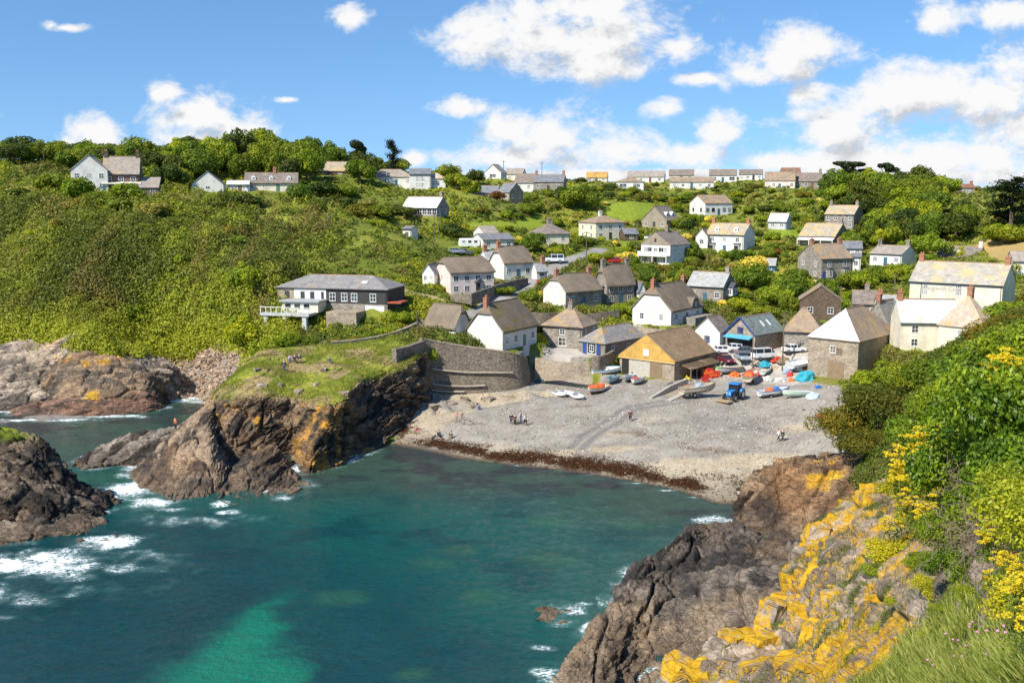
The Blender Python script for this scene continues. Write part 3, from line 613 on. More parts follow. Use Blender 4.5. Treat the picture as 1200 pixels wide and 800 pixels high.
# ------------------------------------------------------------------ sea
FOAM = []      # (x, y, rx, ry, strength) filled from the rocks
def foam_px(px, py, a, b, k=1.): p = G(px, py, 0); FOAM.append((p[0], p[1], a, b, k))
for q in [(20, 662, 10, 3.2, .85), (70, 650, 6, 2.4, .85), (0, 695, 12, 3.6, .6), (90, 665, 10, 3.4, .55), (150, 650, 8, 2.6, .4), (60, 690, 10, 3, .4), (170, 610, 7, 3, .45), (215, 612, 6, 2.4, .45), (280, 606, 5, 2.2, .45), (350, 575, 4, 2, .4), (118, 634, 5, 2.6, 1), (100, 612, 2.5, 1.3, .8), (130, 578, 4, 3, .95), (152, 574, 5, 4, 1), (175, 590, 4, 2.6, .85), (160, 560, 3, 2, .8), (120, 600, 2, 1.2, .7), (190, 597, 3, 1.2, .6), (255, 590, 2.0, 1.8, 1), (262, 600, 2.2, 1.4, .8),
          (345, 563, 1.6, 1.3, .9), (40, 492, 12, 1.8, .8), (120, 488, 10, 1.5, .8), (200, 470, 7, 3.2, .8), (225, 466, 4, 2.5, .8), (165, 478, 6, 1.4, .8), (695, 732, 1.3, 1.4, .9), (645, 758, 2.4, 1.1, .55), (655, 785, 2.0, 1.2, .7), (690, 705, 1.2, .8, .6), (690, 795, 2.5, 1., .5), (10, 720, 8, 1.2, .35), (150, 690, 6, 1, .3)]: foam_px(*q)
for q in [(560, 537), (610, 545), (660, 551), (700, 556), (750, 566), (790, 575), (820, 583)]: foam_px(*q, 3.2, .55, .55)
def sea():
    nc, nr = 560, 520
    px = np.linspace(-200, 1350, nc); yr = 35 * (175 / 35.) ** np.linspace(0, 1, nr)
    X = ((px[None] - 600) / F * yr[:, None]).ravel(); Y = np.repeat(yr[:, None], nc, 1).ravel()
    Hh = HZ(X, Y)
    a = n2(X, Y, 16, 4, 51); b = n2(X, Y * 1.5, 5, 4, 55)
    deep = np.array((.0015, .048, .058)); mid = np.array((.005, .088, .074)); shoal = np.array((.055, .085, .058)); weedc = np.array((.030, .030, .036)); turq = np.array((.002, .17, .105)); green = np.array((.03, .115, .06))
    t = sstep(-4.2, -1.2, Hh + a * 1.0)
    col = mix(deep, mid, sstep(-6, -3.2, Hh + a * 1.3)); col = mix(col, shoal, t * .8)
    col = mix(col, weedc, sstep(.05, .35, b + .15) * sstep(-3.4, -.8, Hh) * .75)
    col = mix(col, deep * .8, sstep(.1, .4, n2(X, Y * 1.4, 8, 4, 61)) * .6 * (1 - t))
    # patch of pale sand under the water and smaller sand pockets
    sp = np.array([G(*q, 0) for q in [(130, 830), (190, 775), (240, 738), (300, 708), (346, 690), (342, 740), (356, 790), (348, 830)]])
    inn = inpoly(X + b * 2.2, Y + a * 1.6, sp); d = dline(X + b * 2.2, Y + a * 1.6, np.vstack([sp, sp[:1]]))
    f = sstep(-.9, 2.2 + 3 * sstep(320, 180, PX(np.stack([X, Y, 0 * X], -1))[:, 0]), np.where(inn, d, -d)); col = mix(col, turq, f * .97)
    for q, r in [((540, 645), 2.2), ((400, 700), 2.6), ((510, 660), 2.2), ((640, 610), 3.2), ((700, 600), 3.), ((560, 700), 2.2), ((485, 790), 1.5), ((640, 655), 3.6), ((200, 520), 6), ((120, 560), 4), ((740, 615), 2.6)]:
        p = G(*q, 0); k = sstep(1.3, .3, np.hypot((X - p[0]) / r, (Y - p[1]) / (r * .7)) + b * .6); col = mix(col, green, k * .5)
    foam = np.zeros(X.shape)
    for x, y, rx, ry, k in FOAM:
        foam = np.maximum(foam, k * sstep(1.35, .1, np.hypot((X - x + a * rx * .7 + b * 1.1) / rx, (Y - y + b * ry * .9) / ry)))
    ek = np.unique(np.concatenate([np.floor(e[:, 0] / .45).astype(np.int64) * 100003 + np.floor(e[:, 1] / .45).astype(np.int64) for e in EDGE])); gi_, gj_ = np.floor(X / .45).astype(np.int64), np.floor(Y / .45).astype(np.int64); hit_ = np.zeros(X.shape)
    for di in range(-2, 3):
        for dj in range(-3, 2): hit_ = np.maximum(hit_, np.isin((gi_ + di) * 100003 + gj_ + dj, ek) * (1 - .17 * np.hypot(di, dj + .5)))
    foam = np.maximum(foam, hit_ * np.clip(.42 + .9 * n2(X, Y, 7, 3, 77), .12, .82))
    foam = np.clip(foam * 1.0 + .40 * n2(X, Y, 1.8, 4, 71) - .08, 0, 1) * (foam > .01)
    Z = .05 * n2(X, Y * 1.3, 3.2, 3, 81) + .03 * n2(X, Y, .9, 3, 82)
    me = np_mesh('sea', np.stack([X, Y, Z], -1), grid_faces(nr, nc), col, True)
    at = me.attributes.new('foam', 'FLOAT', 'POINT'); at.data.foreach_set('value', foam.astype(np.float32))
    m, nt, bs = newmat('sea_water')
    ca = N(nt, 'ShaderNodeAttribute', attribute_name='Col'); fa = N(nt, 'ShaderNodeAttribute', attribute_name='foam')
    v = mapping(nt, (1, 1.35, 1)); w1 = noise(nt, v, .55, 3, .5); w2 = noise(nt, v, 2.1, 4, .6); w3 = noise(nt, v, 6.5, 3, .6)
    hsum = M('ADD', M('ADD', M('MULTIPLY', w1, 1.1, nt=nt), M('MULTIPLY', w2, .62, nt=nt), nt=nt), M('MULTIPLY', w3, .38, nt=nt), nt=nt)
    bump(nt, bs, hsum, .9, .42)
    fn = noise(nt, mapping(nt, (.8, 1.3, 1), (0, 0, .3)), 1.5, 9, .68)
    rid = M('SUBTRACT', 1.0, M('MULTIPLY', M('ABSOLUTE', M('SUBTRACT', fn, .5, nt=nt), nt=nt), 7.0, nt=nt), nt=nt)
    ff = N(nt, 'ShaderNodeMapRange', interpolation_type='SMOOTHSTEP', i_1=.82, i_2=1.12); nt.links.new(M('ADD', M('MULTIPLY', fa.outputs['Fac'], .86, nt=nt), M('MULTIPLY', rid, .60, nt=nt), nt=nt), ff.inputs[0])
    air = N(nt, 'ShaderNodeMapRange', interpolation_type='SMOOTHSTEP', i_1=.08, i_2=.9, i_4=.6); nt.links.new(fa.outputs['Fac'], air.inputs[0]); nt.links.new(mixc(nt, air.outputs[0], ca.outputs['Color'], (.17, .36, .34)), bs.inputs['Base Color']); bs.inputs['Roughness'].default_value = .07; bs.inputs['IOR'].default_value = 1.33; bs.inputs['Specular IOR Level'].default_value = .5
    fo = N(nt, 'ShaderNodeBsdfDiffuse'); fo.inputs['Color'].default_value = (.82, .84, .84, 1)
    mm = N(nt, 'ShaderNodeMixShader'); nt.links.new(ff.outputs[0], mm.inputs[0]); nt.links.new(bs.outputs[0], mm.inputs[1]); nt.links.new(fo.outputs[0], mm.inputs[2])
    nt.links.new(mm.outputs[0], nt.nodes['Material Output'].inputs['Surface'])
    tag(link('sea', me, m), kind='structure')
    # open water beyond the surveyed bay
    o = MB().add([(-900, -700, -.25), (300, -700, -.25), (300, 36, -.25), (-900, 36, -.25)], [(0, 1, 2, 3)]).build('open_sea', flat((.004, .05, .06), .1, spec=.5, name='open_water')); tag(o, kind='structure')
# ------------------------------------------------------------------ cliffs and rocks
def cr(P, n):
    """Catmull-Rom resampling of P (k, ...) along axis 0"""
    k = len(P); t = np.linspace(0, k - 1, n); i = np.clip(t.astype(int), 0, k - 2); f = (t - i).reshape((-1,) + (1,) * (P.ndim - 1))
    p1, p2 = P[i], P[i + 1]; p0 = np.where((i > 0).reshape(f.shape), P[np.maximum(i - 1, 0)], 2 * p1 - p2); p3 = np.where((i < k - 2).reshape(f.shape), P[np.minimum(i + 2, k - 1)], 2 * p2 - p1)
    return .5 * (2 * p1 + (p2 - p0) * f + (2 * p0 - 5 * p1 + 4 * p2 - p3) * f ** 2 + (3 * p1 - p0 - 3 * p2 + p3) * f ** 3)
def surf(C, nu, nv):
    C = np.asarray(C, float); A = cr(C, nu); return np.swapaxes(cr(np.swapaxes(A, 0, 1), nv), 0, 1)       # (nu, nv, 3)
def normals(P):
    du = np.gradient(P, axis=0); dv = np.gradient(P, axis=1); n = np.cross(du, dv); n /= np.maximum(np.linalg.norm(n, axis=-1, keepdims=True), 1e-9); return n
def frame(strike, dip):
    """bedding frame: rows are (along strike, down dip, across beds)"""
    s = np.array([math.cos(strike), math.sin(strike), 0]); n = np.array([-math.sin(strike) * math.sin(dip), math.cos(strike) * math.sin(dip), math.cos(dip)]); return np.stack([s, np.cross(n, s), n])
def rockify(P, Nn, amp, Bf, sizes, seed, warp=.5):
    """broken, bedded rock: blocks of several sizes pushed out or in along the surface normal, each with its own tilt, cracks between"""
    sh = P.shape; p = P.reshape(-1, 3); n = Nn.reshape(-1, 3); amp = np.broadcast_to(amp, sh[:2]).reshape(-1)
    wp = p + warp * np.stack([fbm(p / 3.1 + k * 9.7, 3, seed + k) for k in range(3)], -1)
    q = wp @ Bf.T; disp = 0; crk = np.zeros(len(p)); cell = None
    for k, (sx, sy, sz, a) in enumerate(sizes):
        f1, f2, cid, off = voro(q / np.array([sx, sy, sz]), seed + 10 * k)
        e = f2 - f1
        disp = disp + a * ((cid[:, 0] - .5) * .62 + ((cid - .5) * off).sum(1) * .9) * sstep(0, .22, e) - a * .42 * (1 - sstep(0, .09, e))
        crk = np.maximum(crk, (1 - sstep(0, .12, e)) * (1 if k == 0 else .6))
        if k == 0: cell = cid[:, 1]
        if k == 1: cell2 = cid[:, 2]
    th = sizes[1][2] * 1.5; bz = q[:, 2] / th + .5 * fbm(p / 2.5, 3, seed + 80); k = np.floor(bz); fr = bz - k; hk = _h(k.astype(np.int64), np.zeros(len(k), np.int64), np.zeros(len(k), np.int64), seed)
    disp = disp + sizes[0][3] * (.30 * (hk - .5) + .16 * (fr - .5)) * sstep(0, .12, fr) - sizes[0][3] * .14 * (1 - sstep(0, .1, fr))
    crk = np.maximum(crk, (1 - sstep(0, .10, fr)) * .7)
    disp = disp + .13 * fbm(p / .6, 4, seed + 90, .65) * sizes[0][3]
    out = p + n * (disp * amp)[:, None]
    return out.reshape(sh), crk.reshape(sh[:2]), cell.reshape(sh[:2]), cell2.reshape(sh[:2])
def rock_col(P, crk, cell, cell2, base, dark, seed, lichen=0., lich_lo=0., wet=1., warmth=.3):
    p = P.reshape(-1, 3); z = p[:, 2]; a = fbm(p / 2.4, 5, seed + 5); b = fbm(p / .7, 4, seed + 6); c = fbm(p / 6, 3, seed + 7)
    col = mix(dark, base, sstep(-.45, .5, a + (cell.ravel() - .5) * .9 + (cell2.ravel() - .5) * .8))
    col = mix(col, np.array(base) * np.array((1.2, .95, .7)), sstep(0, .5, c) * warmth)
    col = col * (1 + .25 * b)[:, None]
    nz = normals(P).reshape(-1, 3)[:, 2]
    if lichen > 0:
        m = sstep(.28, .5, a * .5 + b * .35 + c * .35 + lichen * .6 - .1) * sstep(lich_lo, lich_lo + 2., z + a * 2)
        col = mix(col, mix((.56, .38, .02), (.44, .24, .015), sstep(-.4, .4, b)), m * .95)
    tide = sstep(2.2 + .4, .7, z + a * .9)
    col = mix(col, np.array((.045, .042, .04)), tide * .55 * wet); col = mix(col, np.array((.16, .12, .085)), sstep(.9, .1, z + a * .3) * .5 * wet)
    return np.clip(col, .008, .9)
def rock_mat():
    m, nt, b = newmat('bedded_rock'); at_ = N(nt, 'ShaderNodeAttribute', attribute_name='Col'); v = mapping(nt); st = mapping(nt, (.55, .55, 4.2), (R(48), 0, R(62))); bl = mapping(nt, (.8, .8, 2.0), (R(48), 0, R(62)))
    c = mixc(nt, 1., at_.outputs['Color'], ramp(nt, noise(nt, v, 2.6, 9, .7), [(.28, (.62, .60, .58)), (.68, (1.6, 1.55, 1.48))]), 'MULTIPLY')
    c = mixc(nt, 1., c, ramp(nt, noise(nt, st, 1.6, 6, .65), [(.33, (.78, .77, .76)), (.58, (1.2, 1.18, 1.16))]), 'MULTIPLY')
    nt.links.new(c, b.inputs['Base Color']); b.inputs['Roughness'].default_value = .85; b.inputs['Specular IOR Level'].default_value = .25
    ve = N(nt, 'ShaderNodeTexVoronoi', feature='DISTANCE_TO_EDGE', i_Scale=.9); nt.links.new(bl, ve.inputs['Vector'])
    ck = N(nt, 'ShaderNodeMapRange', i_1=0., i_2=.06); nt.links.new(ve.outputs[0], ck.inputs[0])
    h = M('ADD', M('ADD', M('MULTIPLY', noise(nt, st, 1.6, 8, .7), 1.3, nt=nt), M('MULTIPLY', noise(nt, v, 4, 9, .7), .6, nt=nt), nt=nt), M('MULTIPLY', ck.outputs[0], .55, nt=nt), nt=nt)
    bump(nt, b, h, .9, .22); return m
ROCKM = rock_mat()
EDGE = []
def finish(name, P, col, label=None, cat=None, kind=None, group=None, mat=None):
    nu, nv = P.shape[:2]; q_ = P.reshape(-1, 3); EDGE.append(q_[np.abs(q_[:, 2]) < .22])
    me = np_mesh(name, P.reshape(-1, 3), grid_faces(nu, nv), col)
    c = P.mean((0, 1)); o = link(name, me, mat or ROCKM)
    me.transform(Matrix.Translation(Vector(-c))); o.location = c
    return tag(o, label, cat, group, kind)
SZ = [(6., 3.4, 1.9, 1.15), (2.4, 1.4, .7, .45), (.9, .7, .3, .16)]
GRASSM = None
def headland():
    rows = [[(290, 420, 152), (310, 410, 153), (330, 407, 156), (355, 405, 158), (385, 403, 160), (415, 401, 161), (450, 397, 163), (478, 394, 164), (500, 388, 166)],
            [(272, 440, 145), (292, 432, 142), (320, 434, 141), (345, 434, 143), (385, 430, 145), (412, 424, 149), (447, 417, 153), (476, 411, 156), (498, 402, 161)],
            [(258, 455, 139), (252, 464, 133), (300, 463, 131), (346, 466, 132), (396, 471, 128), (420, 446, 139), (450, 437, 145), (480, 428, 150), (500, 414, 157.5)],
            [(250, 468, 137.5), (236, 488, 130), (300, 486, 128.6), (353, 490, 129.6), (386, 494, 123.5), (418, 478, 134), (452, 468, 141), (482, 452, 148), (502, 433, 157)],
            [(243, 480, 137), (224, 518, 125.5), (302, 522, 126.3), (346, 522, 127.5), (368, 524, 119.6), (421, 522, 128.5), (456, 504, 136), (486, 478, 146.5), (504, 450, 156.6)]]
    C = np.array([[W(*q) for q in r] for r in rows])
    foot = C[4].copy(); foot[:, 2] = -1.5; foot[:, :2] += np.array([(-1, -1), (-1, -1.5), (0, -1.5), (0, -1.), (-.5, -3), (1, -1.5), (1.5, -1), (1, -.5), (.5, -.3)]); foot[-1, 2] = 1.8; foot[-2, 2] = 0.5
    C = np.concatenate([C, foot[None]])
    P = surf(C, 300, 560); Nn = normals(P)
    if Nn[:150, :, 2].mean() < 0: Nn = -Nn
    steep = 1 - sstep(.55, .85, Nn[..., 2]); u = np.linspace(0, 1, 300)[:, None]
    steep = np.maximum(steep, sstep(.36, .46, u) * np.ones((1, 560)))
    Q, crk, ce, c2_ = rockify(P, Nn, .30 + 1.05 * steep, frame(R(70), R(62)), SZ, 301)
    p = Q.reshape(-1, 3); nz = normals(Q)[..., 2]; nz = np.abs(nz).ravel()
    col = rock_col(Q, crk, ce, c2_, (.235, .175, .12), (.04, .036, .033), 311, .22, 3.)
    # warm lichened rib on the left of the dark face
    rib = W(378, 495, 123.5); m = sstep(9, 3, np.linalg.norm((p - rib) * np.array([1, .6, .8]), axis=1)); a = fbm(p / 1.6, 4, 66)
    col = mix(col, (.42, .24, .08), m * sstep(-.3, .3, a) * .7); col = mix(col, (.62, .33, .02), m * sstep(.2, .45, a) * .7)
    g = (1 - steep.ravel()) * sstep(-.5, -.2, fbm(p / 4, 4, 70) + .35)
    gc = mix((.14, .18, .018), (.27, .28, .04), sstep(-.4, .4, fbm(p / 2.2, 4, 71))); gc = mix(gc, (.30, .22, .12), sstep(.12, .4, fbm(p / 5, 4, 72) + .18 * (p[:, 0] < -28)) * .85)
    col = mix(col, gc, np.clip(g * 1.2, 0, 1))
    o = finish('headland', Q, col, kind='structure'); return Q, g.reshape(300, 560)
HEAD, HEADG = headland()
def spine(name, pts, label, cat='rock', seed=1, nu=150, nv=110, amp=.9, base=(.28, .21, .145), dark=(.05, .042, .035), bf=frame(R(35), R(50)), sizes=SZ, lichen=0., kind=None, prof=1., grass=None, warmth=.3, lich_lo=2., wet=1., zb=-1.6, group=None):
    """ridge of rock along crest points (px, py, Y, width to the near side, width to the far side)"""
    cr_ = np.array([W(*q[:3]) for q in pts]); wd_ = np.array([q[3:5] for q in pts], float)
    t = np.gradient(cr_, axis=0)[:, :2]; t /= np.linalg.norm(t, axis=1, keepdims=True); nrm = np.stack([t[:, 1], -t[:, 0]], -1)
    flip = nrm[:, 1] > 0
    if flip.mean() > .5: nrm = -nrm
    prof_n = [(1.12, -1), (1.0, -.0), (.82, .34), (.55, .66), (.25, .9), (0, 1)]
    rows = []
    for side, s in ((0, 1), (1, -1)):
        pr = prof_n if side == 0 else prof_n[::-1][1:]
        for f, hgt in pr:
            q = cr_.copy(); q[:, :2] += nrm * (s * f * wd_[:, side:side + 1])
            zz = cr_[:, 2]; q[:, 2] = np.where(hgt < 0, zb, zz * (hgt if prof == 1 else hgt ** prof) if hgt >= 0 else zb) if zb <= 0 else zb + (zz - zb) * max(hgt, -.3)
            rows.append(q)
    C = np.array(rows)
    # close the two ends
    e0 = C.mean(0)[0]; e1 = C.mean(0)[-1]
    a = C[:, :1] * .25 + np.array([e0[0], e0[1], 0]) * .75; a[:, :, :2] -= (t[0] * min(wd_[0].mean(), 2.))[None, None]; a[:, :, 2] = np.minimum(zb, a[:, :, 2])
    b = C[:, -1:] * .25 + np.array([e1[0], e1[1], 0]) * .75; b[:, :, :2] += (t[-1] * min(wd_[-1].mean(), 2.))[None, None]; b[:, :, 2] = np.minimum(zb, b[:, :, 2])
    C = np.concatenate([a, C, b], 1)
    P = surf(C, nu, nv); Nn = normals(P)
    if (Nn[nu // 2 - 5:nu // 2 + 5, :, 2]).mean() < 0: Nn = -Nn
    Q, crk, ce, c2_ = rockify(P, Nn, amp, bf, sizes, seed)
    col = rock_col(Q, crk, ce, c2_, base, dark, seed + 40, lichen, lich_lo, wet, warmth)
    if grass:
        p = Q.reshape(-1, 3); nz = np.abs(normals(Q)[..., 2]).ravel(); g = sstep(grass - .8, grass + .5, p[:, 2] + fbm(p / 2, 3, seed)) ; col = mix(col, mix((.10, .15, .012), (.20, .22, .03), sstep(-.3, .3, fbm(p, 3, 5))), g)
    return finish(name, Q, col, label, cat, kind, group), Q
fr2 = frame(R(60), R(38))
spine('sea_rock', [(92, 548, 121, 1.5, 1), (120, 522, 124, 3.5, 3.5), (160, 506, 126, 4.5, 4), (206, 501, 128, 4, 3.5), (236, 486, 131, 4, 3), (255, 474, 134, 3, 3)], 'long low grey rock arm reaching left into the cove behind the angler', seed=401, nu=110, nv=220, bf=fr2, base=(.27, .235, .2))
spine('sea_rock', [(252, 466, 133.5, 4, 2), (244, 492, 127, 8, 2.2), (244, 520, 120.5, 9.5, 2.4), (247, 548, 114.5, 8, 2.4), (238, 572, 110, 5, 2.6), (228, 592, 107, 2.5, 2)], 'broad slanting slab of rock with yellow lichen at the tip of the headland', seed=411, nu=190, nv=240, lichen=.28, bf=frame(R(100), R(55)), base=(.31, .235, .165), lich_lo=3.6, sizes=[(9, 2.6, 1.6, .8), (4.2, 1.1, .6, .4), (1.2, .5, .25, .14)])
spine('sea_rock', [(312, 520, 122.5, 3, 3), (304, 535, 119, 4, 4), (300, 555, 114.5, 4.5, 5), (304, 575, 110.5, 3.5, 5), (306, 592, 107.4, 2, 2.5)], 'split dark rock standing in the water in front of the headland cliff', seed=421, nu=150, nv=150, bf=frame(R(80), R(50)), lichen=.1)
spine('sea_rock', [(322, 568, 113.5, 2, 2), (340, 570, 113, 2.2, 2), (352, 577, 112, 1.5, 1.5)], 'small pale rock at the right foot of the split dark rock', seed=431, nu=60, nv=60, amp=.6)
spine('sea_rock', [(268, 592, 108, 1, 1), (278, 597, 107, 1.2, 1), (287, 601, 106.5, .8, .8)], 'little wet boulder in the surf below the split dark rock', seed=433, nu=40, nv=40, amp=.4, base=(.12, .1, .08))
spine('sea_rock', [(-110, 482, 104, 12, 8), (-40, 492, 104.5, 11.5, 7), (5, 497, 105, 11, 6), (48, 514, 104.5, 9, 5), (66, 538, 104.5, 7.5, 4.5), (93, 558, 105.5, 5, 4), (125, 580, 107.5, 2.5, 2)], 'large dark rock with a grassy top at the left edge of the bay', seed=441, nu=230, nv=240, base=(.19, .15, .115), dark=(.03, .027, .025), bf=frame(R(-20), R(48)), grass=8.3, amp=1.15)
spine('sea_rock', [(-60, 625, 94.5, 3, 4), (-10, 612, 96, 3.5, 4), (40, 606, 97.5, 3.5, 4), (75, 605, 98.5, 3, 3), (108, 618, 97.8, 1.5, 2)], 'low brown ledge in the surf in front of the large dark rock', seed=451, nu=110, nv=170, base=(.27, .22, .17), bf=frame(R(-20), R(40)))
spine('sea_rock', [(92, 640, 95, 1, 1), (108, 637, 95.5, 1.6, 1.4), (124, 641, 95.2, 1.2, 1.2), (134, 644, 94.8, .5, .5)], 'small flat brown rock awash right of the brown ledge', seed=455, nu=50, nv=70, amp=.45, base=(.16, .12, .08))
# left shore outcrops
LS = dict(base=(.40, .335, .27), dark=(.15, .13, .11), zb=-1.2)
spine('shore_cliff', [(-60, 392, 171, 10, 6), (0, 398, 170, 10, 6), (50, 402, 168, 9, 6), (95, 384, 168, 8, 5), (130, 398, 168, 8, 5), (168, 412, 168, 7, 5), (200, 428, 165, 5, 4)], 'pale grey sea cliff below the scrub hill on the left shore', 'cliff', seed=461, nu=200, nv=330, amp=1.3, bf=frame(R(10), R(55)), lichen=.05, **LS)
spine('shore_rock', [(62, 428, 161, 5, 5), (90, 417, 161, 7, 5), (125, 416, 161, 8, 5), (155, 424, 160, 7, 5), (178, 440, 159, 5, 4)], 'rounded brown rock with an orange stained face on the left shore', seed=471, nu=150, nv=200, amp=1., base=(.30, .22, .15), dark=(.10, .085, .07), lichen=.25, lich_lo=1., bf=frame(R(10), R(60)), zb=-1.2)
spine('shore_rock', [(20, 478, 154, 3, 3), (70, 466, 155, 4.5, 4), (120, 464, 155, 5, 4), (160, 462, 156, 4, 4), (182, 462, 157, 2.5, 3)], 'red brown flat ledge along the water on the left shore', seed=481, nu=110, nv=200, amp=.8, base=(.26, .16, .115), dark=(.10, .07, .055), bf=frame(R(8), R(30)), zb=-1.2, wet=.3)
spine('shore_rock', [(-40, 462, 158, 5, 5), (0, 452, 159, 6, 5), (40, 448, 160, 5, 5), (66, 455, 159, 4, 4)], 'heap of grey slabs at the far left of the shore', seed=491, nu=110, nv=140, amp=1.1, bf=frame(R(30), R(40)), **LS)
# right hand spur below the viewpoint
def grid_rock(name, rows, label, cat, seed, nu, nv, amp, bf, sizes, foot=None, post=None, **kw):
    C = np.array([[np.array(q) if len(q) == 3 and isinstance(q, np.ndarray) else W(*q) for q in r] for r in rows])
    if foot is not None: C[0, :, 2] = foot
    P = surf(C, nu, nv); Nn = normals(P)
    if Nn[nu // 2, :, 2].mean() < 0: Nn = -Nn
    Q, crk, ce, c2_ = rockify(P, Nn, amp, bf, sizes, seed)
    col = rock_col(Q, crk, ce, c2_, seed=seed + 40, **{k: v for k, v in kw.items() if k in ('base', 'dark', 'lichen', 'lich_lo', 'wet', 'warmth')})
    if post: col = post(Q, col)
    return finish(name, Q, col, label, cat, kw.get('kind'))
def T(r): return [list(x) for x in zip(*r)]
def spur_post(Q, col):
    p = Q.reshape(-1, 3); a = fbm(p / 2.2, 4, 77)
    pale = sstep(78, 71, p[:, 1] + a * 6)                  # paler, browner shelf at the seaward tip
    col = mix(col, mix((.33, .25, .17), (.16, .12, .085), sstep(-.3, .4, a)), pale * .7); return col
grid_rock('rock_spur', T([[G(625, 822, 0), G(680, 822, 1.3), (755, 815, 63.2), (860, 812, 60), (960, 810, 55), (1040, 810, 50)],
     [G(646, 775, 0), G(682, 768, 1.7), (770, 752, 69.8), (868, 742, 68.5), (975, 735, 66), (1060, 735, 62)],
     [G(690, 736, 0), G(712, 716, 1.7), (790, 698, 77.8), (880, 686, 76), (985, 675, 74), (1080, 672, 71)],
     [G(728, 678, 0), G(748, 664, 1.5), (815, 652, 86.5), (900, 640, 85.5), (1000, 628, 84), (1095, 625, 82)],
     [G(768, 648, 0), G(796, 628, 1.6), (850, 616, 96), (905, 632, 91), (1000, 632, 87.5), (1100, 625, 85)],
     [(800, 622, 101), (830, 608, 102), (862, 608, 99), (910, 640, 92), (1005, 645, 88), (1105, 635, 86)]]), 'dark grey rock spur with tilted beds sloping into the water', 'rock', 501, 260, 420, 1.15, frame(R(72), R(28)),
     [(6.5, 3.4, 1.6, 1.1), (2.6, 1.5, .55, .45), (.9, .7, .22, .15)], foot=-1.3, base=(.205, .175, .145), dark=(.032, .029, .027), warmth=.5, post=spur_post)
grid_rock('sea_cliff', [[(854, 618, 99), (900, 634, 94), (950, 650, 89.5), (1000, 655, 87), (1070, 655, 85)],
     [(860, 592, 101), (903, 603, 97.5), (954, 612, 93), (1004, 612, 90.5), (1066, 612, 88)],
     [(871, 566, 103), (908, 574, 100), (959, 577, 96.5), (1010, 572, 94), (1070, 572, 91.5)],
     [(884, 551, 105.5), (925, 548, 103), (970, 545, 101), (1020, 540, 98), (1080, 543, 95.5)],
     [(900, 543, 112), (940, 536, 110), (985, 532, 108), (1036, 524, 105), (1095, 526, 101)],
     [(912, 545, 118), (950, 540, 116), (995, 534, 114), (1050, 522, 110), (1110, 516, 106)]], 'brown sea cliff topped with yellow lichen at the near end of the beach', 'cliff', 521, 230, 300, 1.15, frame(R(65), R(30)),
     [(7, 4.4, 2.4, 1.2), (2.6, 1.7, .8, .45), (.9, .7, .3, .15)], foot=-.6, base=(.26, .185, .12), dark=(.06, .042, .03), lichen=.42, lich_lo=4.2, warmth=.6)
spine('sea_rock', [(628, 722, 76.6, .9, .9), (640, 716, 76.6, 1.3, 1.3), (655, 720, 76.4, 1.4, 1.4), (668, 728, 76.2, 1.0, 1.0)], 'isolated brown boulder in the sea off the tip of the rock spur', seed=531, nu=60, nv=70, amp=.45, base=(.33, .25, .17), dark=(.12, .09, .06), wet=.5)
# grey rock crusted with mottled yellow lichen
def lichen_mat():
    m, nt, b = newmat('lichened_rock'); v = mapping(nt); oi = N(nt, 'ShaderNodeObjectInfo'); ad = N(nt, 'ShaderNodeVectorMath', operation='ADD'); sc = N(nt, 'ShaderNodeVectorMath', operation='SCALE', i_Scale=37.); cb = N(nt, 'ShaderNodeCombineXYZ')
    for k in range(3): nt.links.new(oi.outputs['Random'], cb.inputs[k])
    nt.links.new(cb.outputs[0], sc.inputs[0]); nt.links.new(v, ad.inputs[0]); nt.links.new(sc.outputs[0], ad.inputs[1]); q = ad.outputs[0]
    ca = N(nt, 'ShaderNodeAttribute', attribute_name='Col'); la = N(nt, 'ShaderNodeAttribute', attribute_name='lich')
    rock = mixc(nt, 1., ca.outputs['Color'], ramp(nt, noise(nt, q, 3.2, 8, .7), [(.3, (.55, .54, .52)), (.7, (1.35, 1.3, 1.22))]), 'MULTIPLY')
    f = M('ADD', M('ADD', M('MULTIPLY', noise(nt, q, .9, 4), .55, nt=nt), M('MULTIPLY', noise(nt, q, 4.5, 6, .7), .45, nt=nt), nt=nt), M('MULTIPLY', noise(nt, q, 17, 5, .75), .46, nt=nt), nt=nt)
    k = N(nt, 'ShaderNodeMapRange', interpolation_type='SMOOTHSTEP', i_1=.985, i_2=1.06); nt.links.new(M('ADD', f, M('MULTIPLY', la.outputs['Fac'], .42, nt=nt), nt=nt), k.inputs[0])
    yel = ramp(nt, noise(nt, q, 7, 6, .7), [(.3, (.34, .15, .012)), (.48, (.52, .29, .014)), (.7, (.60, .42, .04))])
    c = mixc(nt, k.outputs[0], rock, yel); nt.links.new(c, b.inputs['Base Color']); b.inputs['Roughness'].default_value = .9; b.inputs['Specular IOR Level'].default_value = .15
    ve = N(nt, 'ShaderNodeTexVoronoi', feature='DISTANCE_TO_EDGE', i_Scale=1.5); nt.links.new(mapping(nt, (.8, .8, 1.7), (R(48), 0, R(62))), ve.inputs['Vector']); ck = N(nt, 'ShaderNodeMapRange', i_1=0., i_2=.05); nt.links.new(ve.outputs[0], ck.inputs[0])
    bump(nt, b, M('ADD', M('ADD', noise(nt, q, 5, 8, .7), M('MULTIPLY', ck.outputs[0], .6, nt=nt), nt=nt), M('MULTIPLY', noise(nt, q, 30, 4, .7), .25, nt=nt), nt=nt), .9, .07); return m
LICHM = lichen_mat()
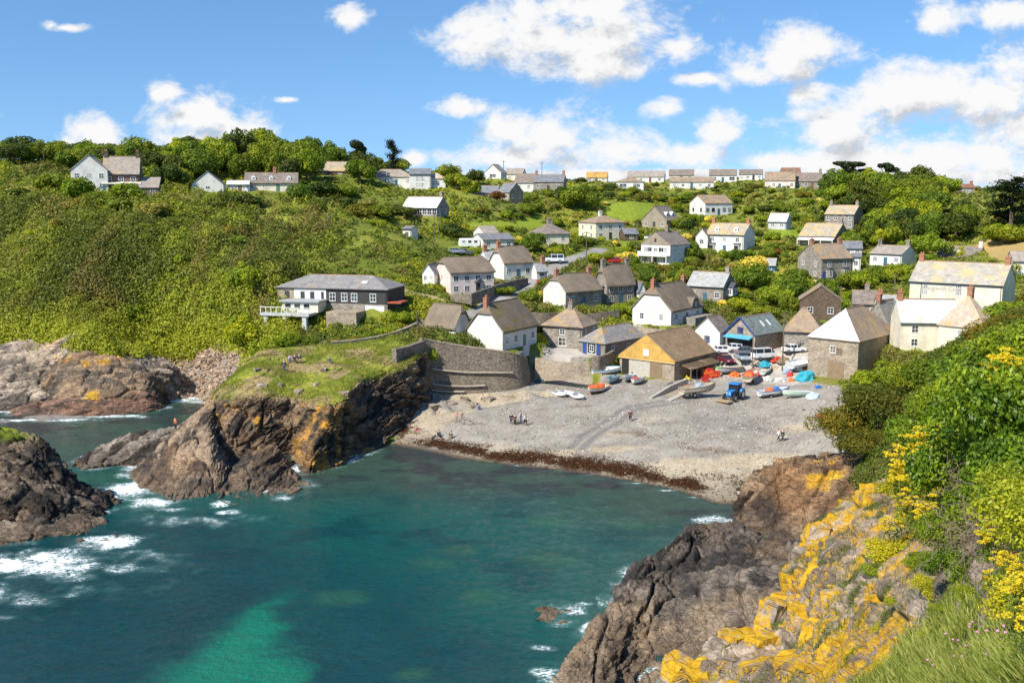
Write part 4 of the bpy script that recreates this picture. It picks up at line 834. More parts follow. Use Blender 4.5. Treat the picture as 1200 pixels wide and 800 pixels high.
# lichened cliff in the foreground
def lichen_cliff():
    low = [p + np.array([.8, 2.2, -9.]) for p in FCW[0]]; edge2 = [p + np.array([-.4, .6, -2.2]) for p in FCW[0]]
    C = np.array([low, edge2] + FCW)
    P = surf(C, 380, 480); Nn = normals(P)
    if Nn[200:, :, 2].mean() < 0: Nn = -Nn
    sc = np.clip(P[..., 1] / 45, .22, 1.0)
    Q1, crk, ce, c2_ = rockify(P, Nn, .9 * sc, frame(R(62), R(35)), [(3.0, 2.2, 1.3, 1.0), (1.1, .8, .45, .35), (.4, .3, .14, .10)], 541, .25)
    p = Q1.reshape(-1, 3); a = fbm(p / 1.3, 5, 551); b = fbm(p / .35, 4, 552); c = fbm(p / 4, 3, 553)
    col = mix((.19, .15, .115), (.42, .34, .27), sstep(-.4, .5, a + (ce.ravel() - .5)))
    v = np.repeat(np.linspace(0, 1, 380)[:, None], 480, 1).ravel()
    lich = np.clip(.62 + .5 * c + .25 * (c2_.ravel() - .5) - 1.0 * sstep(.60, .9, v), 0, 1) * sstep(.16, .22, v)
    turfm = sstep(.18, .4, fbm(p / 1.7, 4, 557) + .3 * (crk.ravel() - .3) + .30 * sstep(.62, .85, v)) * sstep(.25, .35, v)
    col = mix(col, (.10, .11, .03), turfm); lich = lich * (1 - turfm)
    o = finish('cliff_top', Q1, np.clip(col, .01, .9), kind='structure', mat=LICHM); at_ = o.data.attributes.new('lich', 'FLOAT', 'POINT'); at_.data.foreach_set('value', lich.astype(np.float32)); return Q1
FCLIFF = lichen_cliff()

sea()
# ------------------------------------------------------------------ building materials
def wall_stone(name, c1, c2, mortar, scale=2.6):
    m, nt, b = newmat(name); v = mapping(nt, (1, 1, 1.7))
    vo = N(nt, 'ShaderNodeTexVoronoi', i_Scale=scale, i_Randomness=.9); nt.links.new(v, vo.inputs['Vector'])
    ve = N(nt, 'ShaderNodeTexVoronoi', feature='DISTANCE_TO_EDGE', i_Scale=scale, i_Randomness=.9); nt.links.new(v, ve.inputs['Vector'])
    sp = N(nt, 'ShaderNodeSeparateColor'); nt.links.new(vo.outputs['Color'], sp.inputs[0])
    c = ramp(nt, sp.outputs[0], [(0, c1), (.5, tuple((a + b_) / 2 for a, b_ in zip(c1, c2))), (1, c2)])
    c = mixc(nt, M('LESS_THAN', ve.outputs[0], .06, nt=nt), c, mortar)
    g = ramp(nt, noise(nt, v, .5, 5), [(.3, (.78,) * 3), (.7, (1.15,) * 3)]); c = mixc(nt, 1., c, g, 'MULTIPLY')
    nt.links.new(c, b.inputs['Base Color']); b.inputs['Roughness'].default_value = .9; b.inputs['Specular IOR Level'].default_value = .15
    bump(nt, b, ve.outputs[0], .6, .06); return m
def render_wall(name, c, dirt=.24):
    m, nt, b = newmat(name); v = mapping(nt); f = noise(nt, v, .55, 6, .65)
    st = noise(nt, mapping(nt, (2.5, 2.5, .25)), 1., 4)
    k = ramp(nt, f, [(.3, tuple(x * (1 - dirt) * s for x, s in zip(c, (1, .97, .92)))), (.6, c)])
    k = mixc(nt, 1., k, ramp(nt, st, [(.25, (.92, .91, .88)), (.5, (1, 1, 1))]), 'MULTIPLY')
    nt.links.new(k, b.inputs['Base Color']); b.inputs['Roughness'].default_value = .85; b.inputs['Specular IOR Level'].default_value = .2
    bump(nt, b, noise(nt, v, 6, 4), .2, .03); return m
def slate(name, c1, c2, lichen=None, amt=.5, course=.30, wide=.45):
    """coursed slates in the roof's own plane (UV), with lichen stains"""
    m, nt, b = newmat(name)
    tc = N(nt, 'ShaderNodeTexCoord'); br = N(nt, 'ShaderNodeTexBrick', i_Scale=1., offset=.5, squash=1.); nt.links.new(tc.outputs['UV'], br.inputs['Vector'])
    br.inputs['Color1'].default_value = (*c1, 1); br.inputs['Color2'].default_value = (*c2, 1); br.inputs['Mortar'].default_value = (*[x * .45 for x in c1], 1)
    br.inputs['Mortar Size'].default_value = .022; br.inputs['Brick Width'].default_value = wide; br.inputs['Row Height'].default_value = course; br.inputs['Bias'].default_value = .1
    v = mapping(nt); c = mixc(nt, 1., br.outputs['Color'], ramp(nt, noise(nt, v, .9, 6, .6), [(.3, (.75,) * 3), (.7, (1.2,) * 3)]), 'MULTIPLY')
    if lichen:
        f = M('ADD', M('MULTIPLY', noise(nt, v, .38, 5, .6), .75, nt=nt), M('MULTIPLY', noise(nt, v, 2.6, 5, .7), .35, nt=nt), nt=nt)
        k = N(nt, 'ShaderNodeMapRange', interpolation_type='SMOOTHSTEP', i_1=.63 - .22 * amt, i_2=.80 - .22 * amt); nt.links.new(f, k.inputs[0])
        c = mixc(nt, k.outputs[0], c, lichen)
    nt.links.new(c, b.inputs['Base Color']); b.inputs['Roughness'].default_value = .75; b.inputs['Specular IOR Level'].default_value = .3
    bump(nt, b, br.outputs['Fac'], -.5, .02); return m
def thatch_m(name, moss=0.):
    m, nt, b = newmat(name); tc = N(nt, 'ShaderNodeTexCoord'); mp = N(nt, 'ShaderNodeMapping', i_Scale=(9, .9, 1)); nt.links.new(tc.outputs['UV'], mp.inputs[0])
    f = noise(nt, mp.outputs[0], 1.4, 6, .65); v = mapping(nt); g = noise(nt, v, .5, 4)
    c = ramp(nt, f, [(.25, (.12, .095, .068)), (.5, (.225, .185, .14)), (.8, (.33, .28, .215))])
    c = mixc(nt, 1., c, ramp(nt, g, [(.3, (.75, .74, .74)), (.7, (1.15, 1.1, 1.05))]), 'MULTIPLY')
    if moss:
        k = N(nt, 'ShaderNodeMapRange', interpolation_type='SMOOTHSTEP', i_1=.52, i_2=.70); nt.links.new(noise(nt, v, .45, 6, .65), k.inputs[0]); c = mixc(nt, k.outputs[0], c, (.20, .15, .02))
    nt.links.new(c, b.inputs['Base Color']); b.inputs['Roughness'].default_value = .95; b.inputs['Specular IOR Level'].default_value = .1
    bump(nt, b, f, .6, .08); return m
WALL = dict(white=render_wall('white_render', (.77, .755, .71)), pink=render_wall('pink_render', (.84, .70, .64)), cream=render_wall('cream_render', (.80, .73, .58)), palegrey=render_wall('pale_grey_render', (.55, .56, .56)),
    paleblue=render_wall('pale_blue_render', (.50, .58, .62)), tan=render_wall('tan_boards', (.34, .29, .22)), brown=wall_stone('brown_shingle', (.12, .085, .06), (.22, .16, .11), (.08, .06, .045), 3.5),
    stone=wall_stone('granite_rubble', (.17, .15, .13), (.40, .35, .29), (.30, .27, .23)), warm_stone=wall_stone('warm_granite', (.24, .19, .14), (.46, .37, .27), (.38, .32, .25)),
    redbrick=wall_stone('brown_brick', (.17, .105, .08), (.25, .16, .12), (.22, .17, .14), 4), black=flat((.05, .047, .045), .7, name='tarred_boards'), blue=flat((.05, .22, .45), .5, name='blue_paint'))
ROOF = dict(thatch=thatch_m('thatch'), moss_thatch=thatch_m('mossy_thatch', 1), slate=slate('grey_slate', (.17, .18, .20), (.26, .27, .28), (.33, .28, .19), .1), pale_slate=slate('pale_slate', (.36, .37, .36), (.46, .46, .44), (.45, .38, .24), .25),
    brown_slate=slate('brown_slate', (.20, .165, .14), (.30, .25, .21), (.36, .25, .12), .2), tan_slate=slate('tan_slate', (.33, .28, .23), (.43, .37, .31), (.45, .33, .18), .22), lichen_slate=slate('lichened_slate', (.24, .235, .23), (.34, .32, .30), (.40, .25, .08), .42),
    rust_slate=slate('rusty_slate', (.29, .22, .16), (.38, .29, .21), (.42, .27, .10), .42), green_slate=slate('green_slate', (.17, .215, .20), (.25, .29, .27), None), brown_tile=slate('brown_tile', (.31, .205, .115), (.42, .285, .165), (.36, .27, .16), .3, .16, .25),
    pale_lichen=slate('pale_lichened_slate', (.40, .36, .30), (.50, .46, .39), (.58, .43, .19), .5), white_slate=slate('white_slate', (.56, .66, .64), (.76, .75, .72), (.66, .46, .12), .18), peach_slate=slate('peach_slate', (.52, .42, .32), (.62, .50, .40), (.58, .36, .12), .4),
    gold_slate=slate('golden_slate', (.40, .34, .26), (.50, .42, .31), (.52, .37, .15), .5), orange_slate=slate('orange_slate', (.46, .25, .09), (.55, .33, .13), (.58, .34, .08), .8), red_slate=slate('red_tile', (.25, .12, .08), (.32, .17, .11), None), grey_slate=slate('grey_brown_slate', (.25, .235, .225), (.33, .31, .295), (.38, .30, .2), .2))
GLASS, _nt, _b = newmat('window_glass'); _b.inputs['Base Color'].default_value = (.025, .032, .04, 1); _b.inputs['Roughness'].default_value = .06; _b.inputs['Specular IOR Level'].default_value = .7
WHITEP = flat((.80, .80, .78), .45, var=.06, name='white_paint'); DARKP = flat((.05, .05, .055), .5, name='dark_paint'); BLUEP = flat((.03, .075, .26), .45, name='blue_gloss'); TEALP = flat((.10, .42, .55), .5, name='turquoise_canvas'); WOODP = flat((.27, .19, .115), .8, name='weathered_wood')
BRICK = wall_stone('red_brick', (.36, .13, .07), (.48, .20, .11), (.36, .26, .2), 7); POT = flat((.50, .22, .11), .8, name='terracotta'); LEAD = flat((.30, .29, .28), .6, name='lead')
CHIM = dict(brick=BRICK, stone=WALL['stone'], white=WALL['white'], dark=WALL['brown'])
_wc = {}
def window(par, x, y, z, w, h, face=(0, -1), bars=(1, 1), frame=WHITEP, name='window', glass=None):
    """window centred at x,z on a wall whose outward direction is face; frame stands in the wall, panes behind the bars"""
    k = (round(w, 1), round(h, 1), bars, frame.name); w, h = k[0], k[1]
    if k not in _wc:
        t = .09; f = MB(); D = .05
        f.box(-w / 2, w / 2, -D, .1, -h / 2 - .06, -h / 2 + t).box(-w / 2, w / 2, -D + .01, .1, h / 2 - t, h / 2)
        f.box(-w / 2, -w / 2 + t, -D + .01, .1, -h / 2 + t, h / 2 - t).box(w / 2 - t, w / 2, -D + .01, .1, -h / 2 + t, h / 2 - t)
        for i in range(bars[0]): c_ = -w / 2 + w * (i + 1) / (bars[0] + 1); f.box(c_ - .035, c_ + .035, -D + .02, .08, -h / 2 + t, h / 2 - t)
        for i in range(bars[1]): c_ = -h / 2 + h * (i + 1) / (bars[1] + 1); f.box(-w / 2 + t, w / 2 - t, -D + .025, .075, c_ - .03, c_ + .03)
        _wc[k] = (f.mesh('window'), MB().box(-w / 2 + .05, w / 2 - .05, .0, .06, -h / 2 + .05, h / 2 - .05).mesh('pane'))
        _wc[k][0].materials.append(frame)
    o = link(name, _wc[k][0], None, par); a = math.atan2(face[0], -face[1]); o.location = (x, y, z); o.rotation_euler = (0, 0, a)
    link('pane', _wc[k][1], glass or GLASS, o); return o
def roof_mesh(w, d, wh, rh, kind, axis, oh=.3, th=.16, hipf=1.):
    """returns mesh with UVs in metres, flat eave plane, closed solid"""
    if axis == 'd': w, d = d, w
    s = rh / (d / 2); ex = (w / 2 + (oh * .6 if kind != 'hip' else oh)); ey = d / 2 + oh; ze = wh - oh * s; zr = wh + rh
    rx = {'gable': ex, 'hip': max(.25, w / 2 - d / 2 * hipf), 'thatch': ex - rh * .22, 'lean': ex}[kind]
    if kind == 'lean':
        top = [(-ex, -ey, ze), (ex, -ey, ze), (ex, d / 2, zr), (-ex, d / 2, zr)]; F_ = [[0, 1, 2, 3]]
    else:
        top = [(-ex, -ey, ze), (ex, -ey, ze), (ex, ey, ze), (-ex, ey, ze), (-rx, 0, zr), (rx, 0, zr)]
        F_ = [[0, 1, 5, 4], [2, 3, 4, 5], [1, 2, 5], [3, 0, 4]]
        if kind == 'thatch':    # half hip
            zz = zr - rh * .38; yy = d / 2 * .38 / 1 * (1) ; yy = (zr - zz) / s
            top = [(-ex, -ey, ze), (ex, -ey, ze), (ex, ey, ze), (-ex, ey, ze), (-rx, 0, zr), (rx, 0, zr), (ex, -yy, zz), (ex, yy, zz), (-ex, -yy, zz), (-ex, yy, zz)]
            F_ = [[0, 1, 6, 5, 4, 8], [2, 3, 9, 4, 5, 7], [6, 7, 5], [9, 8, 4]]
    bm = bmesh.new(); uv = bm.loops.layers.uv.new('UVMap')
    vt = [bm.verts.new((x, y, z + th)) for x, y, z in top]; vb = [bm.verts.new((x, y, z)) for x, y, z in top]
    for f in F_:
        if kind in ('gable',) and len(f) == 3: continue
        bm.faces.new([vt[i] for i in f]); bm.faces.new([vb[i] for i in f][::-1])
    n = {}
    for f in F_:
        if kind == 'gable' and len(f) == 3: continue
        for a, b in zip(f, f[1:] + f[:1]): n[(a, b)] = 1
    for a, b in list(n):
        if (b, a) not in n: bm.faces.new([vt[a], vb[a], vb[b], vt[b]])
    bmesh.ops.recalc_face_normals(bm, faces=bm.faces)
    if kind == 'thatch':
        bmesh.ops.bevel(bm, geom=list(bm.edges), offset=.16, segments=3, affect='EDGES', profile=.6, clamp_overlap=True)
        bmesh.ops.triangulate(bm, faces=[f for f in bm.faces if len(f.verts) > 4]); bmesh.ops.subdivide_edges(bm, edges=[e for e in bm.edges if e.calc_length() > 1.2], cuts=3, use_grid_fill=True)
        for v in bm.verts: v.co += Vector((0, 0, .10 * mnoise.noise(v.co * .55) + .04 * mnoise.noise(v.co * 1.7)))
        bmesh.ops.recalc_face_normals(bm, faces=bm.faces)
    if axis == 'd': bmesh.ops.rotate(bm, verts=bm.verts, cent=(0, 0, 0), matrix=Matrix.Rotation(math.pi / 2, 3, 'Z'))
    uv = bm.loops.layers.uv.verify()
    for f in bm.faces:
        nn = f.normal; t = Vector((0, 0, 1)).cross(nn); t = t.normalized() if t.length > .05 else Vector((1, 0, 0)); b2 = nn.cross(t)
        for l in f.loops: l[uv].uv = (l.vert.co.dot(t), l.vert.co.dot(b2))
    me = bpy.data.meshes.new('roof'); bm.to_mesh(me); bm.free()
    if kind == 'thatch': me.polygons.foreach_set('use_smooth', np.ones(len(me.polygons), bool))
    return me, s
def wall_mesh(w, d, wh, rh, kind, axis, dn=2.0):
    if axis == 'd': a, b = d, w
    else: a, b = w, d
    m = MB()
    if kind == 'gable': pr = [(-b / 2, -dn), (b / 2, -dn), (b / 2, wh), (0, wh + rh - .02), (-b / 2, wh)]
    elif kind == 'lean': pr = [(-b / 2, -dn), (b / 2, -dn), (b / 2, wh + rh - .02), (-b / 2, wh)]
    elif kind == 'thatch': pr = [(-b / 2, -dn), (b / 2, -dn), (b / 2, wh), (b * .19, wh + rh * .61), (-b * .19, wh + rh * .61), (-b / 2, wh)]
    else: pr = [(-b / 2, -dn), (b / 2, -dn), (b / 2, wh), (-b / 2, wh)]
    m.prism(pr, -a / 2, a / 2, 'x')
    me = m.mesh('wall')
    if axis == 'd': me.transform(Matrix.Rotation(math.pi / 2, 4, 'Z'))
    return me
LM = []      # landmarks for describing plants: (pixel x, pixel y, short name)
def text_mesh(body, size, shear=0, name='lettering'):
    cu = bpy.data.curves.new(name, 'FONT'); cu.body = body; cu.size = size; cu.shear = shear; cu.extrude = .015; cu.align_x = 'CENTER'
    o = bpy.data.objects.new('tmp', cu); COL.objects.link(o); dg = bpy.context.evaluated_depsgraph_get(); me = bpy.data.meshes.new_from_object(o.evaluated_get(dg)); bpy.data.objects.remove(o); return me
def build_house(h):
    w, d, wh, rh, kind, axis = h['w'], h['d'], h['wh'], h['rh'], h['kind'], h['axis']
    if kind == 'thatch': rh = max(1.2, rh - .35)
    root = thing(h['name'], h['label'], h['cat'], h['pos'], h['th'])
    if h.get('short'): q = PX(h['pos']); LM.append((q[0], q[1], h['short']))
    wm = WALL[h['wall']]
    wall = link('wall', wall_mesh(w, d, wh, rh, kind, axis), wm, root)
    th = .38 if kind == 'thatch' else .14
    hipf = .95
    rme, slope = roof_mesh(w, d, wh, rh, kind, axis, .42 if kind == 'thatch' else .28, th, hipf)
    roof = link('roof', rme, ROOF[h['roof']], root)
    rid = (w if axis == 'w' else d); zr = wh + rh + th
    rl = {'gable': rid / 2 + .15, 'hip': max(.3, rid / 2 - (d if axis == 'w' else w) / 2 * hipf), 'thatch': rid / 2 - rh * .2, 'lean': 0}[kind]
    if rl:
        m = MB().prism([(-.16, zr - .1), (.16, zr - .1), (.09, zr + .07), (-.09, zr + .07)], -rl, rl, 'x' if axis == 'w' else 'y')
        m.build('ridge', flat((.16, .125, .09), .9, name='ridge_thatch') if kind == 'thatch' else flat((.33, .22, .15), .85, name='ridge_tile'), root)
    if kind in ('gable', 'hip') and h['Y'] < 300 and axis == 'w':
        MB().box(-w / 2 - .2, w / 2 + .2, -d / 2 - .36, -d / 2 - .24, wh - .28 * slope - .1, wh - .28 * slope + .02).build('gutter', DARKP, root)
        MB().tube([(w / 2 - .25, -d / 2 - .07, wh - .1), (w / 2 - .25, -d / 2 - .07, -.3)], .05, 6).build('downpipe', DARKP, root)
    for cpos in h.get('chim', ''):
        t = {'l': -1, 'r': 1, 'c': .12}[cpos]; t *= (rid / 2 - .45) if kind != 'hip' else max(.3, rl)
        x, y = (t, 0) if axis == 'w' else (0, t); cw_ = .42
        top = wh + rh + (1.35 if rh > 1.5 else 1.0)
        m = MB().box(x - cw_, x + cw_, y - .36, y + .36, wh + rh * .55, top).box(x - cw_ - .07, x + cw_ + .07, y - .43, y + .43, top - .22, top - .08)
        c_ = m.build('chimney', CHIM[h.get('chimc', 'stone')], roof)
        for k in (-.18, .18):
            MB().tube([(x + k, y, top - .02), (x + k, y, top + .42)], .11, 8, .09).build('chimney_pot', POT, c_)
    fy = -d / 2; st = 2 if wh > 4.0 else 1; hgt = [wh * .25, wh * .72] if st == 2 else [min(wh * .52, 1.6)]
    fr = BLUEP if h.get('bluewin') or h.get('bluetrim') else (DARKP if h.get('dark') else WHITEP)
    n = h.get('cols', 0); dcol = (n // 2 if n >= 3 else -1) if h.get('door', 1) else -1
    ww = min(1.05, w / max(1, n) * .55); hh = min(1.25, wh * (.26 if st == 2 else .42))
    if h.get('wide'): ww = min(2.6, w / n * .62); hh = min(1.4, wh * .5)
    if h.get('glazed'): ww = w / n * .86; hh = wh * .62; dcol = -1
    if not h.get('rest') and not h.get('inn'):
        for s, z in enumerate(hgt):
            for i in range(n):
                x = -w / 2 + w * (i + .5) / n
                if s == 0 and i == dcol and st == 2 or (st == 1 and i == dcol and n > 2 and not h.get('glazed')):
                    dm = MB().box(x - .45, x + .45, fy - .06, fy + .08, 0, min(2.0, wh * .8)); dr = dm.build('door', flat(random.choice([(.06, .14, .2), (.22, .1, .06), (.10, .22, .16), (.06, .06, .07)]), .5, name='door_paint'), root)
                    MB().box(x + .3, x + .36, fy - .11, fy - .06, .9, 1.0).build('handle', LEAD, dr)
                    if h.get('porch'):
                        p_ = MB().prism([(x - .9, 2.3), (x + .9, 2.3), (x, 3.1)], fy - 1.3, fy - .05, 'y').build('porch_roof', ROOF['slate'], root)
                        for sx in (-.8, .8): MB().box(x + sx - .06, x + sx + .06, fy - 1.25, fy - 1.13, -.2, 2.3).build('porch_post', DARKP, p_)
                    continue
                if h.get('bays') and s == 0 and i in (0, n - 1): continue
                big = h.get('bigwin') and s == 0
                window(root, x, fy, z + (.1 if big else 0), ww * (1.5 if big else 1), hh * (1.5 if big else 1), (0, -1), (1, 1) if wh > 2 else (1, 0), fr)
        ns = h.get('side', 0); sx = -1 if h['yaw'] >= 0 else 1
        for s, z in enumerate(hgt):
            for i in range(ns):
                y = -d / 2 + d * (i + .5) / ns; window(root, sx * w / 2, y, z, min(.9, d / ns * .5), hh, (sx, 0), (1, 1), fr)
    if h.get('bays'):
        for x in (-w / 2 + w * .5 / n, w / 2 - w * .5 / n):
            b = MB().prism([(x - 1, fy + .05), (x + 1, fy + .05), (x + .65, fy - .75), (x - .65, fy - .75)], -.5, wh * .48, 'z').build('bay_window', WALL['white'] if h['wall'] == 'white' else wm, root)
            window(b, x, fy - .76, wh * .27, 1.15, wh * .3, (0, -1), (1, 1), DARKP if h['wall'] == 'white' else WHITEP)
            MB().prism([(x - 1.1, fy + .0), (x + 1.1, fy + .0), (x + .75, fy - .9), (x - .75, fy - .9)], wh * .48, wh * .53, 'z').build('bay_roof', ROOF['slate'], b)
    nd = h.get('dorm', 0)
    for i in range(nd):
        x = -w / 2 + w * (i + .5) / nd; z0 = wh + rh * .25; yb = -(d / 2) * (1 - .25); 
        dm = MB().prism([(x - .55, z0), (x + .55, z0), (x + .55, z0 + .8), (x, z0 + 1.25), (x - .55, z0 + .8)], yb - .15, yb + 1.6, 'y').build('dormer', WHITEP, roof)
        window(dm, x, yb - .16, z0 + .48, .7, .6, (0, -1), (1, 0))
    if h.get('dorm_s'):
        for y in (-d * .2, d * .2):
            x0 = w / 2 * .72; z0 = wh + rh * .22
            dm = MB().prism([(y - .8, z0), (y + .8, z0), (y + .8, z0 + .9), (y, z0 + 1.5), (y - .8, z0 + .9)], x0 - 1.8, x0 + .1, 'x').build('dormer', WHITEP, roof); window(dm, x0 + .11, y, z0 + .5, 1.0, .7, (1, 0), (1, 0))
    if h.get('eyebrow'):
        x = w * .22; m = MB()
        prof = [(x + 1.5 * math.cos(a), wh - .1 + 1.9 * math.sin(a)) for a in np.linspace(0, math.pi, 12)]
        m.prism(prof, fy - .35, fy + 3.2, 'y').build('eyebrow_dormer', ROOF['thatch'], roof, smooth=False); window(root, x, fy - .36, wh + .55, .9, .8, (0, -1), (1, 1))
        MB().box(-w * .12, w / 2 - .1, fy - 2.6, fy - .03, -1.2, wh * .42).build('lean_to_store', WALL['stone'], root)
    if h.get('white_side'): MB().prism([(-d / 2 - .02, -1.9), (d / 2 + .02, -1.9), (d / 2 + .02, wh), (d * .18, wh + rh * .62), (-d * .18, wh + rh * .62), (-d / 2 - .02, wh)], -w / 2 - .09, -w / 2 - .02, 'x').build('rendered_gable', WALL['white'], root)
    if h.get('bay'):
        b = MB().box(w / 2 - .05, w / 2 + 1.4, -1.6, 1.4, 1.4, 3.1).build('bay_window', WALL['white'], root)
        for y in (-.8, .6): window(b, w / 2 + 1.41, y, 2.3, 1.1, 1.1, (1, 0), (1, 1))
        window(b, w / 2 + .7, -1.61, 2.3, 1.0, 1.1, (0, -1), (1, 1)); MB().prism([(-1.8, 3.1), (1.6, 3.1), (-.1, 4.2)], w / 2 - .4, w / 2 + 1.6, 'x').build('bay_roof', ROOF['slate'], b)
    if h.get('blue'):
        for sx in (-1, 1):
            m = MB(); m.add([(sx * (w / 2 + .35), fy - .42, wh - .42), (sx * (w / 2 + .35), fy - .32, wh - .42), (0, fy - .32, wh + rh - .05), (0, fy - .42, wh + rh - .05), (sx * (w / 2 + .35), fy - .42, wh - .12), (sx * (w / 2 + .35), fy - .32, wh - .12), (0, fy - .32, wh + rh + .25), (0, fy - .42, wh + rh + .25)], [(0, 1, 2, 3), (4, 7, 6, 5), (0, 4, 5, 1), (1, 5, 6, 2), (2, 6, 7, 3), (3, 7, 4, 0)]).build('bargeboard', BLUEP, root)
        window(root, 0, fy, wh + .45, 1.3, 1.1, (0, -1), (3, 1), BLUEP)
        dr = MB().box(-w / 2 + .5, w / 2 - .5, fy - .03, fy + .05, 0, 2.5).build('doorway_shade_panel', flat((.03, .028, .026), .9, name='painted_interior_shade'), root)  # near-black panel paints the shade inside the boathouse doorway
        MB().prism([(fy - 1.25, 2.45), (fy - .02, 2.75), (fy - .02, 3.0), (fy - 1.25, 2.62)], -w / 2 + .3, w / 2 - .3, 'x').build('awning', TEALP, root)
        for x in (-.3, .6, 1.6): pass
        for y in (-.5, 1.5): MB().prism([(w * .18, wh + rh * .64 + .16), (w * .34, wh + rh * .32 + .16), (w * .34, wh + rh * .32 + .2), (w * .18, wh + rh * .64 + .2)], y, y + .5, 'y').build('skylight', WHITEP, roof)
    if h.get('gold'):
        GB = slate('golden_boards', (.60, .35, .08), (.68, .41, .11), None, 0, 6., .17)
        g = MB().prism([(-w / 2 - .1, wh - .35), (w / 2 + .1, wh - .35), (w / 2 + .1, wh - .02), (0, wh + rh - .04), (-w / 2 - .1, wh - .02)], fy - .22, fy - .03, 'y').mesh('boarded_gable')
        uvl = g.uv_layers.new(name='UVMap')
        for l in g.loops: co = g.vertices[l.vertex_index].co; uvl.data[l.index].uv = (co.x, co.z)
        link('boarded_gable', g, GB, root); window(root, 0, fy - .22, wh + .95, 1.05, 1.15, (0, -1), (0, 0), WHITEP, 'shutter_window', WHITEP)
        MB().box(-w / 2 - .15, w / 2 + .15, fy - .26, fy - .02, wh - .5, wh - .352).build('beam', flat((.68, .50, .24), .7, name='pale_beam'), root)
        MB().box(-w / 2 + .5, -w / 2 + 1.9, fy - .04, fy + .05, 0, wh - .6).build('doorway_shade_panel', flat((.03, .028, .026), .9, name='painted_interior_shade'), root)  # dark sheet on the wall, coloured as shade within the cellar door
        db = MB()
        for k in range(7): db.box(.75 + k * .34, .75 + k * .34 + .32, fy - .09, fy + .05, .05, wh - .55)
        dr = db.build('barn_door', WOODP, root); MB().box(1.9, 2.0, fy - .14, fy - .09, 1.2, 1.35).build('handle', DARKP, dr)
        MB().box(-w / 2 + 2.0, .7, fy - .05, fy + .05, 0, wh - .6).build('boarded_panel', flat((.50, .46, .40), .8, name='grey_boards'), root)
        m = MB()
        m.prism([(w / 2 + .02, wh * .75), (w / 2 + 2.3, wh * .55), (w / 2 + 2.3, wh * .58), (w / 2 + .02, wh * .80)], -d * .38, d * .35, 'y').build('side_canopy', ROOF['brown_tile'], root)
        for y in np.linspace(-d * .37, d * .34, 6): MB().box(w / 2 + 2.1, w / 2 + 2.22, y - .06, y + .06, -.3, wh * .56).build('post', WOODP, root)
    if h.get('shutters'):
        for sx in (-1, 1): MB().box(sx * 1.55 - .42, sx * 1.55 + .42, fy - .1, fy - .01, .3, wh - .2).build('shutter', BLUEP, root)
        window(root, 0, fy - .02, wh * .5, 2.0, wh * .72, (0, -1), (1, 0))
    if h.get('loft'):
        window(root, w * .08, fy, wh * .68, 1.9, 1.1, (0, -1), (3, 1), WOODP, 'loft_hatch', WOODP); db = MB().box(-1.2 + w * .05, 1.6 + w * .05, fy - .06, fy + .05, 0, 2.9).build('barn_door', WOODP, root)
        hipm = ROOF['white_slate']; rme.materials.append(hipm)
        for p in rme.polygons:
            if p.normal.y < -.3 and abs(p.normal.x) < .3 and p.normal.z > .2: p.material_index = 1
    if h.get('tangable'): MB().prism([(-w / 2 - .1, wh - .1), (w / 2 + .1, wh - .1), (0, wh + rh - .1)], fy - .12, fy - .02, 'y').build('boarded_gable', WALL['tan'], root); window(root, 0, fy - .12, wh + rh * .35, .6, .8, (0, -1), (0, 0), DARKP)
    if h.get('balcony'):
        b = MB().box(-w / 2, w / 2, fy - 1.6, fy - .01, wh * .42, wh * .47).build('balcony', WALL['white'], root)
        MB().box(-w / 2, w / 2, fy - 1.6, fy - 1.52, wh * .47, wh * .66).build('railing', WHITEP, b)
        for x in (-w / 2 + .2, 0, w / 2 - .2): MB().box(x - .1, x + .1, fy - 1.5, fy - 1.3, -.5, wh * .42).build('post', WHITEP, b)
        for x in (-w * .22, w * .2): window(root, x, fy - .02, wh * .68, 1.7, wh * .36, (0, -1), (1, 0))
    if h.get('bluedoor'): MB().box(-w * .46, -w * .46 + 2.1, fy - .07, fy + .05, -.1, 1.8).build('garage_door', BLUEP, root)
    if h.get('veranda'):
        v_ = MB().prism([(fy - 1.7, wh * .62), (fy - .02, wh * .82), (fy - .02, wh * .88), (fy - 1.7, wh * .67)], -w / 2, w / 2, 'x').build('veranda_roof', WHITEP, root)
        for x in np.linspace(-w / 2 + .15, w / 2 - .15, 4): MB().box(x - .08, x + .08, fy - 1.6, fy - 1.45, -.4, wh * .63).build('post', WHITEP, v_)
    if h.get('veranda_blue'):
        v_ = MB().prism([(fy - 1.8, wh * .50), (fy - .02, wh * .56), (fy - .02, wh * .61), (fy - 1.8, wh * .55)], -w / 2, w / 2 + .6, 'x').build('veranda_roof', WALL['cream'], root)
        for x in np.linspace(-w / 2 + .15, w / 2 + .4, 4): MB().box(x - .09, x + .09, fy - 1.7, fy - 1.52, -.4, wh * .5).build('post', flat((.08, .40, .50), .5, name='teal_paint'), v_)
    if h.get('inn'):
        for x in (-w / 2 + w * .17, -w / 2 + w * .54): window(root, x, fy, wh - 1.45, 1.15, 1.9, (0, -1), (2, 4), WHITEP)
        MB().box(-w / 2 - .02, w / 2 + .02, fy - .18, fy - .04, wh - .35, wh - .22).build('gutter', DARKP, root)
        for x in (-w / 2 + w * .13,): MB().tube([(x, fy - .09, wh - .3), (x, fy - .09, -1)], .06).build('drainpipe', DARKP, root)
        t = text_mesh('Cadgwith Cove', 1.05, .35); t.transform(Matrix.Rotation(math.pi / 2, 4, 'X')); o = link('lettering', t, flat((.42, .40, .36), .7, name='grey_letters'), root); o.location = (-w / 2 + w * .355, fy - .03, wh - 1.5)
